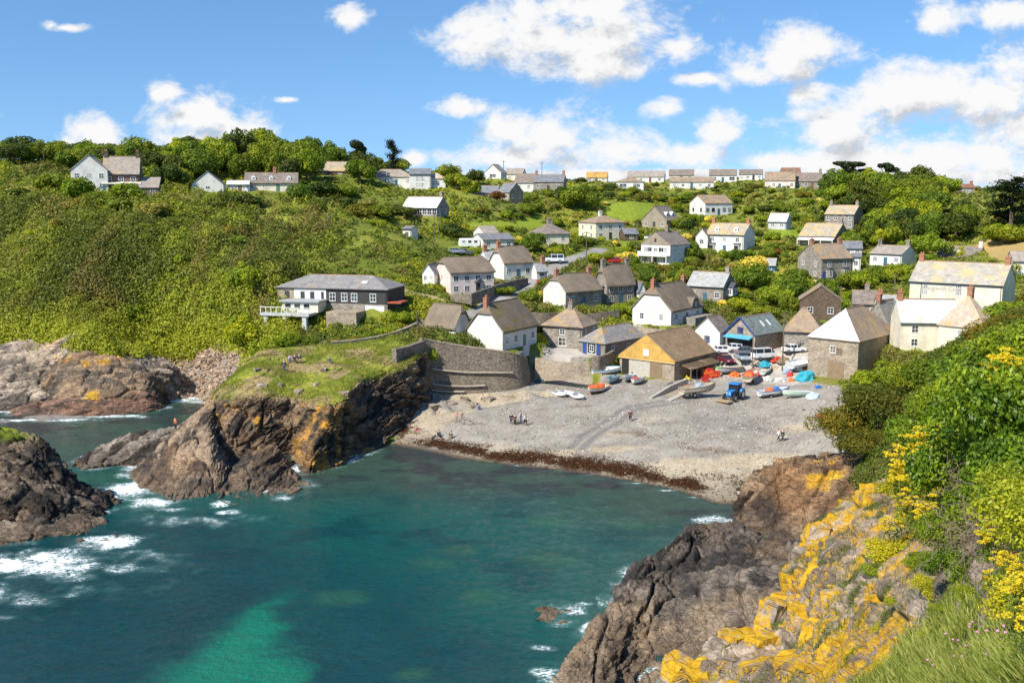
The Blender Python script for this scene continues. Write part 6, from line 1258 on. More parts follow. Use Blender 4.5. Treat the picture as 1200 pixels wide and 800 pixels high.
# --- trees one can pick out: (kind, px, py of foot, distance, radius, height factor, label)
for k, px, py, Y, r, hs, lab in [
    ('wind_pine', 423, 198, 305, 4.2, 2.2, 'flat-topped dark pine standing highest on the left hilltop'), ('cedar', 462, 202, 312, 2.8, 2.3, 'ragged tiered conifer right of the flat-topped hilltop pine'), ('dark_tree', 428, 205, 300, 5.2, 1.25, 'tall ivy-dark tree under the flat-topped hilltop pine'),
    ('dark_tree', 452, 203, 308, 3.0, 1.0, 'dark tree at the foot of the ragged tiered conifer'), ('wind_pine', 996, 208, 345, 7.0, 1.15, 'wide wind-bent pine leaning on the right skyline above the wood'), ('wind_pine', 1036, 209, 340, 5.0, 1.5, 'smaller round wind-bent pine right of the wide leaning one'),
    ('dark_bush', 1078, 211, 335, 7.0, 1.15, 'low dark wind-clipped tree right of the two skyline pines'), ('dark_tree', 948, 208, 360, 3.6, 1.0, 'dark round tree just behind the grey terrace'), ('dark_tree', 970, 206, 365, 3.2, 1.0, 'dark tree between the grey terrace and the wide leaning pine'),
    ('cedar', 1185, 262, 262, 7.2, 1.1, 'huge tiered dark conifer at the right edge of the hill'), ('cedar', 1214, 266, 258, 6.5, .9, 'second tiered conifer at the right edge partly out of view'), ('bright_tree', 1104, 232, 300, 3.4, 1.1, 'pale green tree poking out at the right end of the wood'),
    ('broad_tree', 565, 216, 330, 5.2, 1.0, 'broad green tree left of the white gabled skyline house'), ('broad_tree', 525, 206, 345, 6.2, .95, 'big round tree on the skyline behind the white hilltop villa'), ('bright_tree', 505, 214, 330, 4.0, .9, 'round bright tree on the skyline right of the hilltop villa'), ('dark_tree', 556, 207, 350, 3.8, 1.1, 'dark pine-like tree behind the broad skyline tree'),
    ('bright_tree', 545, 222, 318, 5.5, .8, 'wide bright tree above the long slate-roofed stone house'), ('mid_bush', 530, 228, 315, 4., .8, None), ('broad_tree', 626, 300, 240, 4.4, 1.0, 'big round bright tree below the cream hipped bungalow'), ('broad_tree', 680, 245, 305, 6.2, .9, 'wide dark green tree in the middle of the upper slope'), ('dark_tree', 664, 243, 312, 5.4, .95, 'dark tree left of the wide green tree on the upper slope'),
    ('broad_tree', 709, 236, 325, 4.8, .8, None), ('dark_tree', 742, 236, 325, 4.2, .8, None), ('mid_bush', 728, 240, 318, 3.6, .8, None), ('dark_bush', 820, 235, 340, 3.2, .7, None), ('broad_tree', 806, 297, 250, 3.6, 1.25, 'tall green tree right of the house with sea balcony'), ('dark_bush', 811, 268, 288, 3.6, .8, 'dark round bush right of the brown chalet'), ('dark_bush', 790, 258, 300, 2.8, .8, None),
    ('broad_tree', 880, 340, 222, 5.2, 1.0, 'broad tree at the village centre left of the blue shed'), ('blossom_bush', 885, 316, 236, 4.2, 1.05, 'large cream blossomed tree beside the blue garden shed'), ('blossom_bush', 911, 336, 222, 3.2, .9, 'cream blossomed shrub below the blue garden shed'), ('bright_tree', 905, 362, 205, 4.2, .95, 'bright tree above the blue-trimmed boathouse'), ('broad_tree', 925, 350, 212, 4.4, 1.0, 'broad tree left of the brown shingled house'),
    ('bright_tree', 868, 382, 196, 2.8, 1.0, None), ('mid_bush', 895, 384, 192, 3., .9, None), ('broad_tree', 935, 330, 226, 3.8, 1.1, None), ('rust_bush', 890, 301, 250, 2.4, .8, 'rusty red shrub above the cream blossomed tree'), ('rust_bush', 905, 297, 255, 2.2, .8, 'smaller rusty red shrub beside the first'),
    ('broad_tree', 1030, 340, 222, 4.2, .95, 'broad tree below the white house among the trees'), ('bright_tree', 1012, 352, 212, 3.8, .95, 'bright tree between the villa and the inn'), ('bright_tree', 1050, 338, 218, 3.4, 1.1, 'bright tree left of the inn roof'), ('broad_tree', 1000, 345, 215, 3.4, .95, None), ('mid_bush', 985, 342, 218, 2.4, .9, None), ('broad_tree', 1075, 322, 228, 3., .9, None),
    ('bright_tree', 995, 284, 268, 4., .95, 'bright tree right of the highest stone house'), ('bright_tree', 1085, 302, 245, 5.2, 1.05, 'wide bright tree in front of the wood'), ('bright_tree', 1060, 300, 248, 4.8, 1.05, 'bright tree in front of the middle of the wood'), ('bright_tree', 1040, 292, 258, 4.6, 1.05, 'bright tree in front of the left part of the wood'), ('broad_tree', 1015, 290, 262, 4.2, 1.0, None), ('bright_tree', 1122, 296, 246, 3.6, .8, None),
    ('bright_tree', 1175, 277, 252, 5.0, 1.05, 'round bright tree below the huge tiered conifer'), ('mid_bush', 1196, 281, 248, 3.8, .9, None), ('bright_bush', 1085, 310, 238, 2.4, .7, None), ('mid_bush', 1110, 312, 234, 2.4, .7, None), ('bright_bush', 1200, 330, 200, 4., .9, None), ('blossom_bush', 1188, 318, 208, 3.6, .9, 'white blossomed shrub right of the inn chimney'),
    ('bright_tree', 284, 392, 167.5, 3.9, 1.15, 'tall layered bright green tree at the top of the boulder cove'), ('bright_tree', 292, 402, 165, 4.2, 1.0, 'bright green tree hanging over the boulder cove'), ('bright_tree', 312, 412, 161, 2.9, .95, 'bright green tree behind the headland bench'), ('bright_tree', 338, 412, 162, 2.3, .95, 'bright green tree left of the restaurant pillars'), ('bright_tree', 284, 345, 180, 4.2, 1.2, 'bright tree left of the restaurant hip'), ('mid_bush', 362, 408, 163, 1.9, .9, None), ('olive_bush', 396, 401, 165, 1.5, .8, None),
    ('mid_bush', 433, 394, 167, 2.0, .7, None), ('bright_bush', 450, 391, 167, 2.0, .7, None), ('bright_bush', 470, 380, 171, 2.8, .7, None), ('olive_bush', 418, 398, 166, 1.6, .8, None), ('yellow_bush', 368, 409, 161, 1.6, .6, 'yellow flowering shrub beside the headland bench'), ('bright_bush', 505, 402, 160.5, 2.2, 1.0, 'round bush on top of the left end of the sea wall'), ('dark_bush', 447, 431, 147, 2.4, .7, 'dark bush at the brink of the shadowed headland face'), ('yellow_bush', 434, 428, 147, 2.4, .55, 'yellow green shrub at the headland brink'), ('bright_bush', 460, 424, 150, 2.4, .6, None),
    ('dark_bush', 540, 402, 162, .8, 1.6, 'small clipped conifer on the sea wall terrace'), ('yellow_bush', 630, 384, 178, 2.2, 1.0, 'yellow flowering shrub between the sea wall cottage and the hipped stone house'), ('bright_bush', 634, 402, 172, 1.6, 1.1, None), ('mid_bush', 700, 378, 184, 1.8, .8, None), ('bright_bush', 730, 362, 193, 3.0, .7, 'wide hedge bush in front of the all stone thatched cottage'), ('mid_bush', 742, 358, 196, 2.4, .7, None),
    ('mid_bush', 640, 336, 206, 2.2, .9, 'bush by the lane right of the low white outbuilding'), ('mid_bush', 620, 352, 193, 2.4, .9, None), ('grey_bush', 640, 352, 190, 2.2, .8, None), ('grey_bush', 632, 365, 184, 2., .8, None), ('bright_bush', 596, 340, 196, 2.2, .7, 'hedge bush on the lane wall below the upper white thatched cottage'), ('mid_bush', 585, 342, 194, 2.2, .7, None), ('bright_bush', 566, 296, 236, 2.0, .8, 'bush beside the white caravan'),
    ('dark_bush', 530, 262, 262, 4.4, .62, 'long dark bush below the long slate-roofed stone house'), ('dark_bush', 548, 264, 260, 4.2, .6, None), ('mid_bush', 562, 262, 264, 3.6, .6, None), ('rust_bush', 582, 250, 300, 3.2, .8, 'rust brown shrub below the warm stone gabled house'), ('rust_bush', 592, 250, 302, 2.6, .7, None), ('broad_tree', 535, 240, 300, 5.6, .85, 'broad tree right of the glazed veranda house'), ('dark_tree', 552, 252, 285, 3.6, .9, None),
    ('dark_bush', 287, 247, 238, 4.0, .8, 'dark round bush in front of the dormer bungalow'), ('broad_tree', 352, 240, 248, 3.8, 1.0, 'tree right of the dormer bungalow'), ('mid_bush', 345, 232, 255, 4.4, .8, None), ('mid_bush', 362, 240, 248, 4.4, .75, None), ('dark_bush', 395, 238, 255, 5., .65, None), ('olive_bush', 420, 242, 252, 4.6, .7, None), ('dark_bush', 375, 225, 268, 4.6, .8, None), ('mid_bush', 405, 225, 272, 4.6, .7, None), ('mid_bush', 445, 236, 262, 4.6, .6, None), ('dark_bush', 470, 235, 268, 4.4, .6, None),
    ('grey_bush', 430, 228, 268, 3., .7, None), ('mid_bush', 372, 248, 240, 3.4, .7, None), ('bright_bush', 440, 250, 245, 3.2, .5, None), ('mid_bush', 60, 222, 226, 4.0, 1.05, 'round bush at the cliff top left of the white hilltop gable'), ('bright_bush', 90, 244, 216, 5.2, .9, 'large green bush below the white hilltop gable'), ('olive_bush', 92, 256, 210, 4.0, .8, 'rusty olive bush below the white hilltop gable'), ('bright_bush', 148, 243, 218, 3.8, 1.0, 'bright bush in front of the tall hilltop house'), ('mid_bush', 118, 250, 213, 3.6, .8, None), ('mid_bush', 138, 256, 210, 3.6, .8, None), ('grey_bush', 180, 262, 208, 3.6, .8, None), ('olive_bush', 170, 248, 214, 3.2, .7, None)]:
    p = W(px, py, Y); p[2] = HZ(p[0], p[1])[0]
    if lab or not hides(p[0], p[1], r, 1.35 * r * hs): plant(k, p, r, hs, lab)
def poisson(n, gen, dmin, acc):
    out = []
    for _ in range(n):
        x, y, r = gen()
        if all((x - a) ** 2 + (y - b) ** 2 > (dmin * (r + c) * .5) ** 2 for a, b, c in out) and acc(x, y, r): out.append((x, y, r))
    return out
def band(px0, px1, y0, y1, r0, r1):
    def g():
        y = rng.uniform(y0, y1); px = rng.uniform(px0, px1); return (px - 600) / F * y, y, rng.uniform(r0, r1)
    return g
def wood(px0, px1, y0, y1, r0, r1, n, kinds, label, group, d=1.0, hs=1.0, acc=None):
    for x, y, r in poisson(n, band(px0, px1, y0, y1, r0, r1), d, lambda x, y, r: (acc or (lambda x, y, r: free(x, y, r * .5)))(x, y, r) and not hides(x, y, r, 1.45 * r)):
        plant(kinds[rng.integers(len(kinds))], np.array([x, y, HZ(x, y)[0]]), r, hs * rng.uniform(.9, 1.12) * (1 + .5 * math.exp(-((x / y * F + 270) / 75) ** 2)), label, group)
wood(938, 1135, 262, 332, 4.2, 6.0, 420, ['broad_tree', 'broad_tree', 'bright_tree', 'dark_tree'], 'leafy tree within the dense wood covering the right hilltop', 'trees of the right hilltop wood', .98, 1.05, lambda x, y, r: free(x, y, r * .8) and (600 + F * x / y) > 1005 - (y - 262) * .85 + 0 * r)
wood(225, 478, 272, 330, 4.2, 6.0, 300, ['broad_tree', 'broad_tree', 'dark_tree', 'bright_tree'], 'leafy tree within the wood crowning the left hilltop', 'trees of the left hilltop wood', .98, 1.0)
wood(-40, 225, 248, 292, 3.6, 5.2, 200, ['broad_tree', 'bright_tree', 'mid_bush', 'dark_tree'], 'leafy tree in the belt behind the tall hilltop house', 'trees of the belt behind the hilltop house', 1.0, 1.0)
for x, y, r in poisson(1500, band(560, 1010, 196, 335, 1.3, 2.8), 1.9, lambda x, y, r: free(x, y, r * .9) and not hides(x, y, r, r * 1.25) and ok_ground(x, y, r) and all((x - q[0].location.x) ** 2 + (y - q[0].location.y) ** 2 > (.75 * (q[4] + r)) ** 2 for q in PL)):
    k = ['mid_bush', 'bright_bush', 'dark_bush', 'grey_bush', 'olive_bush', 'mid_bush', 'bright_bush', 'broad_tree', 'blossom_bush'][rng.integers(9)]
    plant(k, np.array([x, y, HZ(x, y)[0]]), r * (1.25 if k == 'broad_tree' else 1), rng.uniform(.7, .95) if k != 'broad_tree' else 1.0)
for x, y, r in poisson(160, band(560, 1180, 330, 380, 1.6, 3.2), 1.7, lambda x, y, r: free(x, y, r) and not hides(x, y, r, r * 1.1) and ok_ground(x, y, r)):
    plant(['mid_bush', 'dark_bush', 'olive_bush'][rng.integers(3)], np.array([x, y, HZ(x, y)[0]]), r, .75)
for x, y, r in poisson(150, band(-40, 290, 172, 222, 1.3, 2.8), 1.9, lambda x, y, r: HZ(x, y)[0] > 11 and not hides(x, y, r, r * 1.2)):
    plant(['mid_bush', 'olive_bush', 'dark_bush', 'bright_bush'][rng.integers(4)], np.array([x, y, HZ(x, y)[0]]), r, .85)
# --- shrubs of the near right hand slope
for k, px, py, Y, r, hs, lab in [('olive_tree', 985, 520, 102, 4.4, 1.1, 'feathery olive tamarisk overhanging the beach kayaks'), ('olive_tree', 1030, 510, 100, 4.8, 1.15, 'largest feathery tamarisk above the sea cliff'), ('olive_tree', 1010, 535, 98, 3.2, .9, 'low feathery tamarisk at the back of the sea cliff'), ('olive_tree', 1075, 512, 96, 4.6, 1.1, 'dark feathery tamarisk behind the yellow flowers'), ('olive_tree', 1050, 530, 95, 3.0, .9, None),
    ('near_tree', 1062, 450, 112, 4.2, 1.0, 'green tree in front of the inn wing'), ('near_tree', 1105, 445, 105, 4.8, 1.05, 'dense green tree in front of the peach inn roof'), ('near_tree', 1150, 435, 100, 5.0, 1.05, 'dense green tree right of the peach inn roof'), ('near_tree', 1190, 420, 98, 5.0, 1.0, 'dense green tree at the right edge below the inn'), ('near_tree', 1130, 470, 92, 3.8, .9, None), ('near_tree', 1100, 480, 92, 3.6, .9, None), ('olive_tree', 1170, 395, 118, 4.4, 1.0, 'olive tree beside the right gable of the inn'), ('olive_tree', 1205, 380, 115, 4.6, .95, None), ('mid_bush', 1040, 448, 120, 3.4, .9, None), ('bright_bush', 1015, 452, 130, 2.6, .9, None), ('near_tree', 1225, 410, 95, 4.6, .95, None), ('olive_bush', 1215, 345, 150, 5., .8, None), ('bright_bush', 1190, 358, 140, 4., .8, None), ('mid_bush', 1180, 470, 80, 3.6, .9, None), ('mid_bush', 1225, 470, 75, 3.8, .9, None)]:
    p = W(px, py + (16 if px > 1055 else 0), Y); plant(k, p, r * .92, hs * .85, lab)
# --- low scrub, gorse and bracken over the slopes: one uncountable mass
def scrub():
    X, Y, Z = GX, GY, GZ
    q = PX(np.stack([X, Y, Z], -1)); dpy = np.abs(np.gradient(q[..., 1], axis=0)); dpx = np.abs(np.gradient(q[..., 0], axis=1)); area = np.clip(dpy, .03, 6) * dpx
    inv = (q[..., 0] > -60) & (q[..., 0] < 1260) & (((Y > 118) & (q[..., 1] < 560)) | ((X > 14) & (Y > 56) & (Z > 5.5))) & (Y < 420)
    x, y = X.ravel(), Y.ravel()
    bad = inpoly(x, y, Z_BEACH) | inpoly(x, y, YARD) | inpoly(x, y, TERR) | inpoly(x, y, FIELD) | (dline(x, y, LANE) < 2.3) | (dline(x, y, PATH) < 1.1) | (dline(x, y, PATH2) < 1.)
    for L in LAWNS: bad |= inpoly(x, y, L)
    for h in HS:
        p = h['pos']; u = (x - p[0]) * h['fd'][0] + (y - p[1]) * h['fd'][1]; v = (x - p[0]) * h['bd'][0] + (y - p[1]) * h['bd'][1]
        bad |= (np.abs(u) < h['w'] / 2 + .7) & (v < h['d'] / 2 + .5) & (v > -h['d'] / 2 - (1.2 if h.get('rest') else 1.6))
    zz = Z.ravel(); bad |= (zz < 4.5) & (y < 200)
    bad |= (y < 176) & (x < -44) & (zz < 7.0)
    wgt = np.where(inv.ravel() & ~bad, area.ravel(), 0)
    dens = n2(x, y, 9, 3, 201); open_ = (x > -62) * (x < 0) * sstep(-.15, .25, n2(x, y, 14, 3, 203)) * .5      # grassy openings on the middle slope
    wgt = wgt * np.where((x < -38) & (y < 222), 1.5, np.clip(.75 + .6 * dens, .15, 1.5)) * (1 - open_)
    n = 30000; c = rng.choice(len(x), n, p=wgt / wgt.sum()); cx = x[c] + rng.normal(size=n) * .3; cy = y[c] + rng.normal(size=n) * .3; czz = HZ(cx, cy)
    left = (cx < -38) & (cy < 250); r = np.where(left, .35 + 2.0 * rng.random(n) ** 4 + .3 * rng.random(n), rng.uniform(.4, 1.25, n)); r = np.where(cy < 115, r * .7, r); steep = left & (czz < 33)
    # colour families by slow noise
    f = n2(cx, cy, 16, 3, 211) + rng.normal(size=n) * .18; g2 = n2(cx, cy, 7, 3, 213) + rng.normal(size=n) * .15
    base = mix((.055, .078, .016), (.10, .13, .02), sstep(-.3, .3, f)); base = mix(base, (.105, .095, .04), (sstep(.1, .4, g2) * .75)); base = mix(base, (.19, .20, .02), sstep(.25, .5, f - g2 * .6) * .8)
    st_ = fbm(np.stack([cx / 3.2, cy / 16, 0 * cx], -1), 4, 219) + rng.normal(size=n) * .15; sb = mix((.058, .074, .018), (.105, .125, .022), sstep(-.35, .35, f + .5 * st_)); sb = mix(sb, (.105, .085, .042), sstep(.08, .45, st_ - .3 * f) * .75); sb = mix(sb, (.15, .175, .022), sstep(.15, .5, f - st_ * .4 + .012 * (cx + 70)) * .8); sb = mix(sb, (.15, .17, .02), sstep(13, 9.5, czz + f * 5) * .9); base = np.where(steep[:, None], sb, base)
    K = np.clip((r * F / cy) ** 2 * 1.1, 16, 130).astype(int); tot = K.sum(); k = np.repeat(np.arange(n), K)
    d = sph(tot); d[:, 2] = np.abs(d[:, 2]); tall = np.where(steep, 1.25, .8)[k]
    P = np.stack([cx, cy, czz], -1)[k] + d * (r[k] * rng.uniform(.75, 1.1, tot))[:, None] * np.stack([np.ones(tot), np.ones(tot), tall], -1)
    Nn = unit(d + rng.normal(size=(tot, 3)) * .55 + np.array([0, 0, .2])); sz = np.clip(1.35 * cy[k] / F, .13, .5) * rng.uniform(.7, 1.4, tot)
    col = base[k] * rng.uniform(.7, 1.3, (tot, 1)) * (np.where(steep[k], 1.36, 1.15)[:, None] * np.array((1.9, 1.78, 1.2)))
    V, Fs, cc = cards(P, Nn, sz, col); o = link('scrub', np_mesh('scrub', V, Fs, cc), LEAFS); tag(o, 'low bracken, gorse and grass covering the slopes', 'scrub', None, 'stuff')
scrub()
# --- turf on the headland and the cliff-top
def turf(name, P3, n, size, pal, up=.35, label=None, bend=.5):
    P3 = P3[rng.integers(len(P3), size=n)] + rng.normal(size=(n, 3)) * np.array([.06, .06, .0]); h = size * rng.uniform(.5, 1.4, n); a = rng.uniform(0, 6.28, n); wv = np.stack([np.cos(a), np.sin(a), 0 * a], -1) * (h * .055 + .009)[:, None]
    ln = np.stack([rng.normal(size=n), rng.normal(size=n), 0 * a], -1) * (h * bend * .5)[:, None]; t = P3 + ln + np.stack([0 * h, 0 * h, h], -1)
    V = np.stack([P3 - wv, P3 + wv, t + wv * .2, t - wv * .2], 1).reshape(-1, 3); col = np.repeat(mix(pal[0], pal[1], rng.random(n)) * rng.uniform(.8, 1.2, (n, 1)), 4, 0)
    tag(link(name, np_mesh(name, V, np.arange(4 * n).reshape(n, 4), col), LEAFS), label, name, None, 'stuff')
hg = HEAD.reshape(-1, 3)[(HEADG.ravel() > .5)]; hg = hg[fbm(hg / 4, 3, 5) > -.12]
turf('grass', hg, 26000, .26, ((.15, .20, .02), (.32, .33, .05)), label='short grass on top of the headland')
# ------------------------------------------------------------------ the near cliff top: lichened blocks, glossy shrubs, flowers, grass
def chisel(seed, sx, sy, sz, yellow=.5):
    """angular broken block: a box with shifted corners, chipped edges and flat bedded faces"""
    r = np.random.default_rng(seed); bm = bmesh.new(); bmesh.ops.create_cube(bm, size=1)
    for v in bm.verts: v.co = Vector((v.co.x * sx * r.uniform(.75, 1.15), v.co.y * sy * r.uniform(.75, 1.15), v.co.z * sz * r.uniform(.8, 1.15) + r.uniform(-.08, .08) * sz))
    for k in range(3):      # knock corners off
        n = Vector(sph(1, r)[0]); c = n * r.uniform(.40, .5) * min(sx, sy, sz) * 1.35
        g = bmesh.ops.bisect_plane(bm, geom=list(bm.verts) + list(bm.edges) + list(bm.faces), plane_co=c, plane_no=n, clear_outer=True)
        bmesh.ops.contextual_create(bm, geom=[e for e in g['geom_cut'] if isinstance(e, bmesh.types.BMEdge)])
    bmesh.ops.triangulate(bm, faces=list(bm.faces)); 
    for _ in range(4): bmesh.ops.subdivide_edges(bm, edges=[e for e in bm.edges if e.calc_length() > .13 * max(sx, sy, sz)], cuts=1)
    bmesh.ops.triangulate(bm, faces=list(bm.faces)); bm.normal_update()
    me = bpy.data.meshes.new('lichen_rock'); bm.to_mesh(me); bm.free()
    V = np.array([v.co for v in me.vertices]); Nn = np.array([v.normal for v in me.vertices])
    a = fbm(V * 3.1 + seed, 4, seed); b = fbm(V * 9 + seed, 4, seed + 1); f1, f2, cid, off = voro((V + seed) * np.array([1.6, 1.6, 4.2]), seed)
    V = V + Nn * (.05 * a + .025 * b - .04 * (1 - sstep(0, .1, f2 - f1)) + .05 * (cid[:, :1].ravel() - .5))[:, None]; me.vertices.foreach_set('co', V.astype(np.float32).ravel())
    col = mix((.20, .16, .125), (.44, .37, .30), sstep(-.4, .4, a + (cid[:, 1] - .5) * .7)); col = col * (1 + .3 * b)[:, None]
    m = 0 * sstep(-.10, .08, a * .6 + b * .5 + (yellow - .62) * 1.0 + .22 * Nn[:, 2] - .12 * Nn[:, 0]); col = mix(col, mix((.60, .42, .02), (.54, .28, .012), sstep(-.35, .35, b + a * .3)), m * .95)
    at_ = me.color_attributes.new('Col', 'FLOAT_COLOR', 'POINT'); c = np.ones((len(V), 4), np.float32); c[:, :3] = np.clip(col, .01, .9); at_.data.foreach_set('color', c.ravel()); me.materials.append(LICHM); la = me.attributes.new('lich', 'FLOAT', 'POINT'); la.data.foreach_set('value', np.clip(yellow + .15 * Nn[:, 2] - .1 * Nn[:, 0] + .15 * a, 0, 1).astype(np.float32)); me.update(); return me
def fc_at(u, v):
    i, j = np.clip(int(u * 379), 0, 379), np.clip(int(v * 479), 0, 479); return FCLIFF[i, j]
BLK = [chisel(700 + i, *s, y) for i, (s, y) in enumerate([((1.2, .8, 1.0), .75), ((.9, .9, .7), .6), ((1.5, .8, .7), .8), ((.8, .7, 1.2), .55), ((1.3, 1.0, .55), .85), ((1.0, .7, .8), .4), ((1.6, 1.0, .9), .7), ((.9, .6, .6), .3)])]
def block(px, py, Y, s, k, yaw=None):
    p = W(px, py, Y); o = link('lichen_rock', BLK[k % len(BLK)], None, None, p); s = s * 1.35; o.location = p + np.array([0, .15 * s, -.22 * s]); o.scale = (s, s, s * rng.uniform(.85, 1.2)); o.rotation_euler = (rng.normal() * .12 - .1, rng.normal() * .12 + .12, R(62 if yaw is None else yaw) + rng.normal() * .25)
    tag(o, 'angular block patched with bright yellow lichen on the foreground cliff', 'rock', 'lichened blocks of the foreground cliff'); return o
k = 0
for px, py, Y, s in [(797, 776, 46.2, 1.25), (822, 785, 45, 1.2), (846, 752, 47, 1.35), (870, 745, 47.6, 1.5), (862, 778, 44, 1.3), (893, 758, 45.5, 1.5), (905, 728, 48, 1.4), (900, 785, 42, 1.5), (925, 705, 49.5, 1.4), (935, 680, 51, 1.4), (930, 745, 45.5, 1.6), (950, 715, 46.5, 1.5), (945, 655, 53.5, 1.4), (965, 680, 49, 1.7), (960, 630, 56, 1.3), (975, 645, 53, 1.5), (985, 612, 58, 1.3), (1000, 590, 61, 1.35), (1012, 600, 58, 1.4), (1030, 575, 64, 1.4), (1045, 590, 58, 1.3), (965, 750, 42, 1.5), (985, 720, 42.5, 1.5),
                     (945, 782, 39.5, 1.5), (990, 770, 36.5, 1.4), (1000, 690, 44, 1.5), (1020, 655, 46, 1.4), (1035, 700, 38, 1.0), (1018, 735, 36.5, 1.0), (1050, 650, 43, 1.1), (1060, 620, 47, 1.2), (975, 795, 34.5, 1.1), (1185, 650, 22.5, .5), (1172, 678, 21, .45), (915, 810, 38, 1.3), (870, 805, 42, 1.2), (838, 808, 43.5, 1.0)]:
    block(px, py, Y, s, k * 3 + 1); k += 1
# --- glossy shrubs
GLOSS = leaf_mat('glossy_leaves', .45, .3, .3)
def near_tpl(key, crowns, trunks):
    tpl(key, crowns, trunks)
    for m in TPL[key][0]: m.materials[0] = GLOSS
near_tpl('gloss_shrub', [crown(110 + i, 9000, 16, .85, .036, ((.030, .070, .008), (.105, .165, .016)), (.24, .42), jit=.75, inner=.35) for i in range(3)], [limb_mesh(31, 6, 1., .03)])
near_tpl('lime_shrub', [crown(115 + i, 8000, 15, .75, .030, ((.10, .14, .012), (.20, .23, .022)), (.22, .4), jit=.9, inner=.4) for i in range(2)], [limb_mesh(32, 6, 1., .03)])
WORDS['gloss_shrub'] = ('glossy dark green', 'shrub'); WORDS['lime_shrub'] = ('lime green', 'shrub')
for kk, px, py, Y, r, hs, lab in [('gloss_shrub', 1150, 500, 33, 2.7, 1.0, 'big glossy shrub in the right foreground with dead twigs beneath'), ('gloss_shrub', 1195, 470, 30, 2.6, 1.05, 'tallest glossy shrub at the right edge of the cliff top'), ('gloss_shrub', 1112, 545, 34, 2.0, 1.0, 'glossy shrub right of the yellow flower clump'), ('gloss_shrub', 1200, 540, 25, 1.9, 1.0, 'glossy shrub at the right edge above the bare twigs'), ('gloss_shrub', 1100, 610, 32, 1.25, 1.1, 'narrow glossy shrub hanging down the foreground cliff'),
    ('gloss_shrub', 1112, 655, 28, .8, 1.2, 'small glossy shrub lowest on the foreground cliff'), ('gloss_shrub', 1165, 585, 27, 1.5, .9, None), ('lime_shrub', 1180, 560, 22, 1.2, .9, 'lime green shrub in front of the right edge shrubs'), ('lime_shrub', 1225, 590, 18, 1.4, 1.0, None), ('lime_shrub', 1060, 640, 41, 1.7, .6, 'lime green cushion among the lichened blocks'), ('lime_shrub', 1040, 672, 40, 1.2, .6, None), ('lime_shrub', 1075, 600, 44, 1.5, .8, 'lime green shrub below the yellow flower clump'), ('lime_shrub', 965, 705, 46, .9, .6, None), ('lime_shrub', 975, 690, 46, .8, .6, None), ('lime_shrub', 925, 778, 41, .9, .6, None), ('lime_shrub', 905, 755, 46, .8, .5, None), ('lime_shrub', 850, 798, 44, 1.0, .6, None), ('lime_shrub', 1010, 765, 33, .7, .6, None), ('lime_shrub', 1062, 705, 33, .8, .6, None), ('lime_shrub', 1092, 682, 30, .8, .7, None), ('lime_shrub', 1100, 742, 23, .5, .7, None), ('lime_shrub', 1072, 750, 26.5, .55, .7, None), ('lime_shrub', 1132, 694, 22.5, .5, .8, None), ('lime_shrub', 1048, 775, 27, .6, .6, None), ('lime_shrub', 1110, 712, 24, .45, .7, None), ('gloss_shrub', 1085, 655, 35, .9, .7, None), ('lime_shrub', 1035, 735, 34, .6, .6, None),
    ('gloss_shrub', 1130, 455, 50, 3.2, .9, None), ('gloss_shrub', 1085, 505, 60, 2.6, .9, None), ('gloss_shrub', 1180, 420, 48, 3.2, .95, None), ('gloss_shrub', 1215, 400, 46, 3.4, 1.0, None), ('lime_shrub', 1060, 560, 60, 2.0, .7, None), ('lime_shrub', 1195, 690, 13.5, .7, .9, None), ('lime_shrub', 1230, 660, 14, .8, 1., None), ('gloss_shrub', 1095, 470, 75, 3.4, .9, None), ('gloss_shrub', 1150, 435, 68, 3.4, .9, None), ('gloss_shrub', 1210, 440, 55, 3.0, .9, None), ('lime_shrub', 1100, 525, 55, 1.9, .8, None)]:
    plant(kk, W(px, py + r * hs * .72 * F / Y, Y), r, hs, lab)
# --- yellow umbels
YELF = leaf_mat('yellow_petals', .6, .25, tint=False); STALK = flat((.20, .24, .05), .8, name='green_stalk')
def umbel_tpl(seed):
    r = np.random.default_rng(seed); m = MB(); Pf = []; Pl = []
    for k in range(16):
        a = r.uniform(0, 6.28); q = r.uniform(.05, .5); x, y, z = q * math.cos(a), q * math.sin(a), r.uniform(.6, 1.15) - q * .4; m.tube([(x * .3, y * .3, -.1), (x * .8, y * .8, z * .6), (x, y, z)], .012, 4, .006)
        for j in range(r.integers(2, 5)):
            c = np.array([x, y, z]) + r.normal(size=3) * np.array([.07, .07, .05]); d = sph(38, r); d[:, 2] = np.abs(d[:, 2]); Pf.append(c + d * .06 * np.array([1.2, 1.2, .7])); 
        Pl.append(np.stack([x * .7 + r.normal(size=14) * .09, y * .7 + r.normal(size=14) * .09, r.uniform(.0, z * .8, 14)], -1))
    Pf = np.concatenate(Pf); Pl = np.concatenate(Pl)
    Vf = cards(Pf, unit(r.normal(size=Pf.shape) * .5 + np.array([0, 0, 1])), .022 * r.uniform(.7, 1.4, len(Pf)), mix((.66, .50, .012), (.80, .66, .04), r.random(len(Pf))), .8, r)
    Vl = cards(Pl, unit(r.normal(size=Pl.shape) + np.array([0, 0, .6])), .05 * r.uniform(.7, 1.3, len(Pl)), mix((.14, .20, .02), (.26, .30, .03), r.random(len(Pl))), .5, r)
    a = np_mesh('flower_head', *Vf); a.materials.append(YELF); b = np_mesh('leaves', *Vl); b.materials.append(LEAFS); c = m.mesh('stem'); c.materials.append(STALK); return a, b, c
UT = [umbel_tpl(120 + i) for i in range(3)]
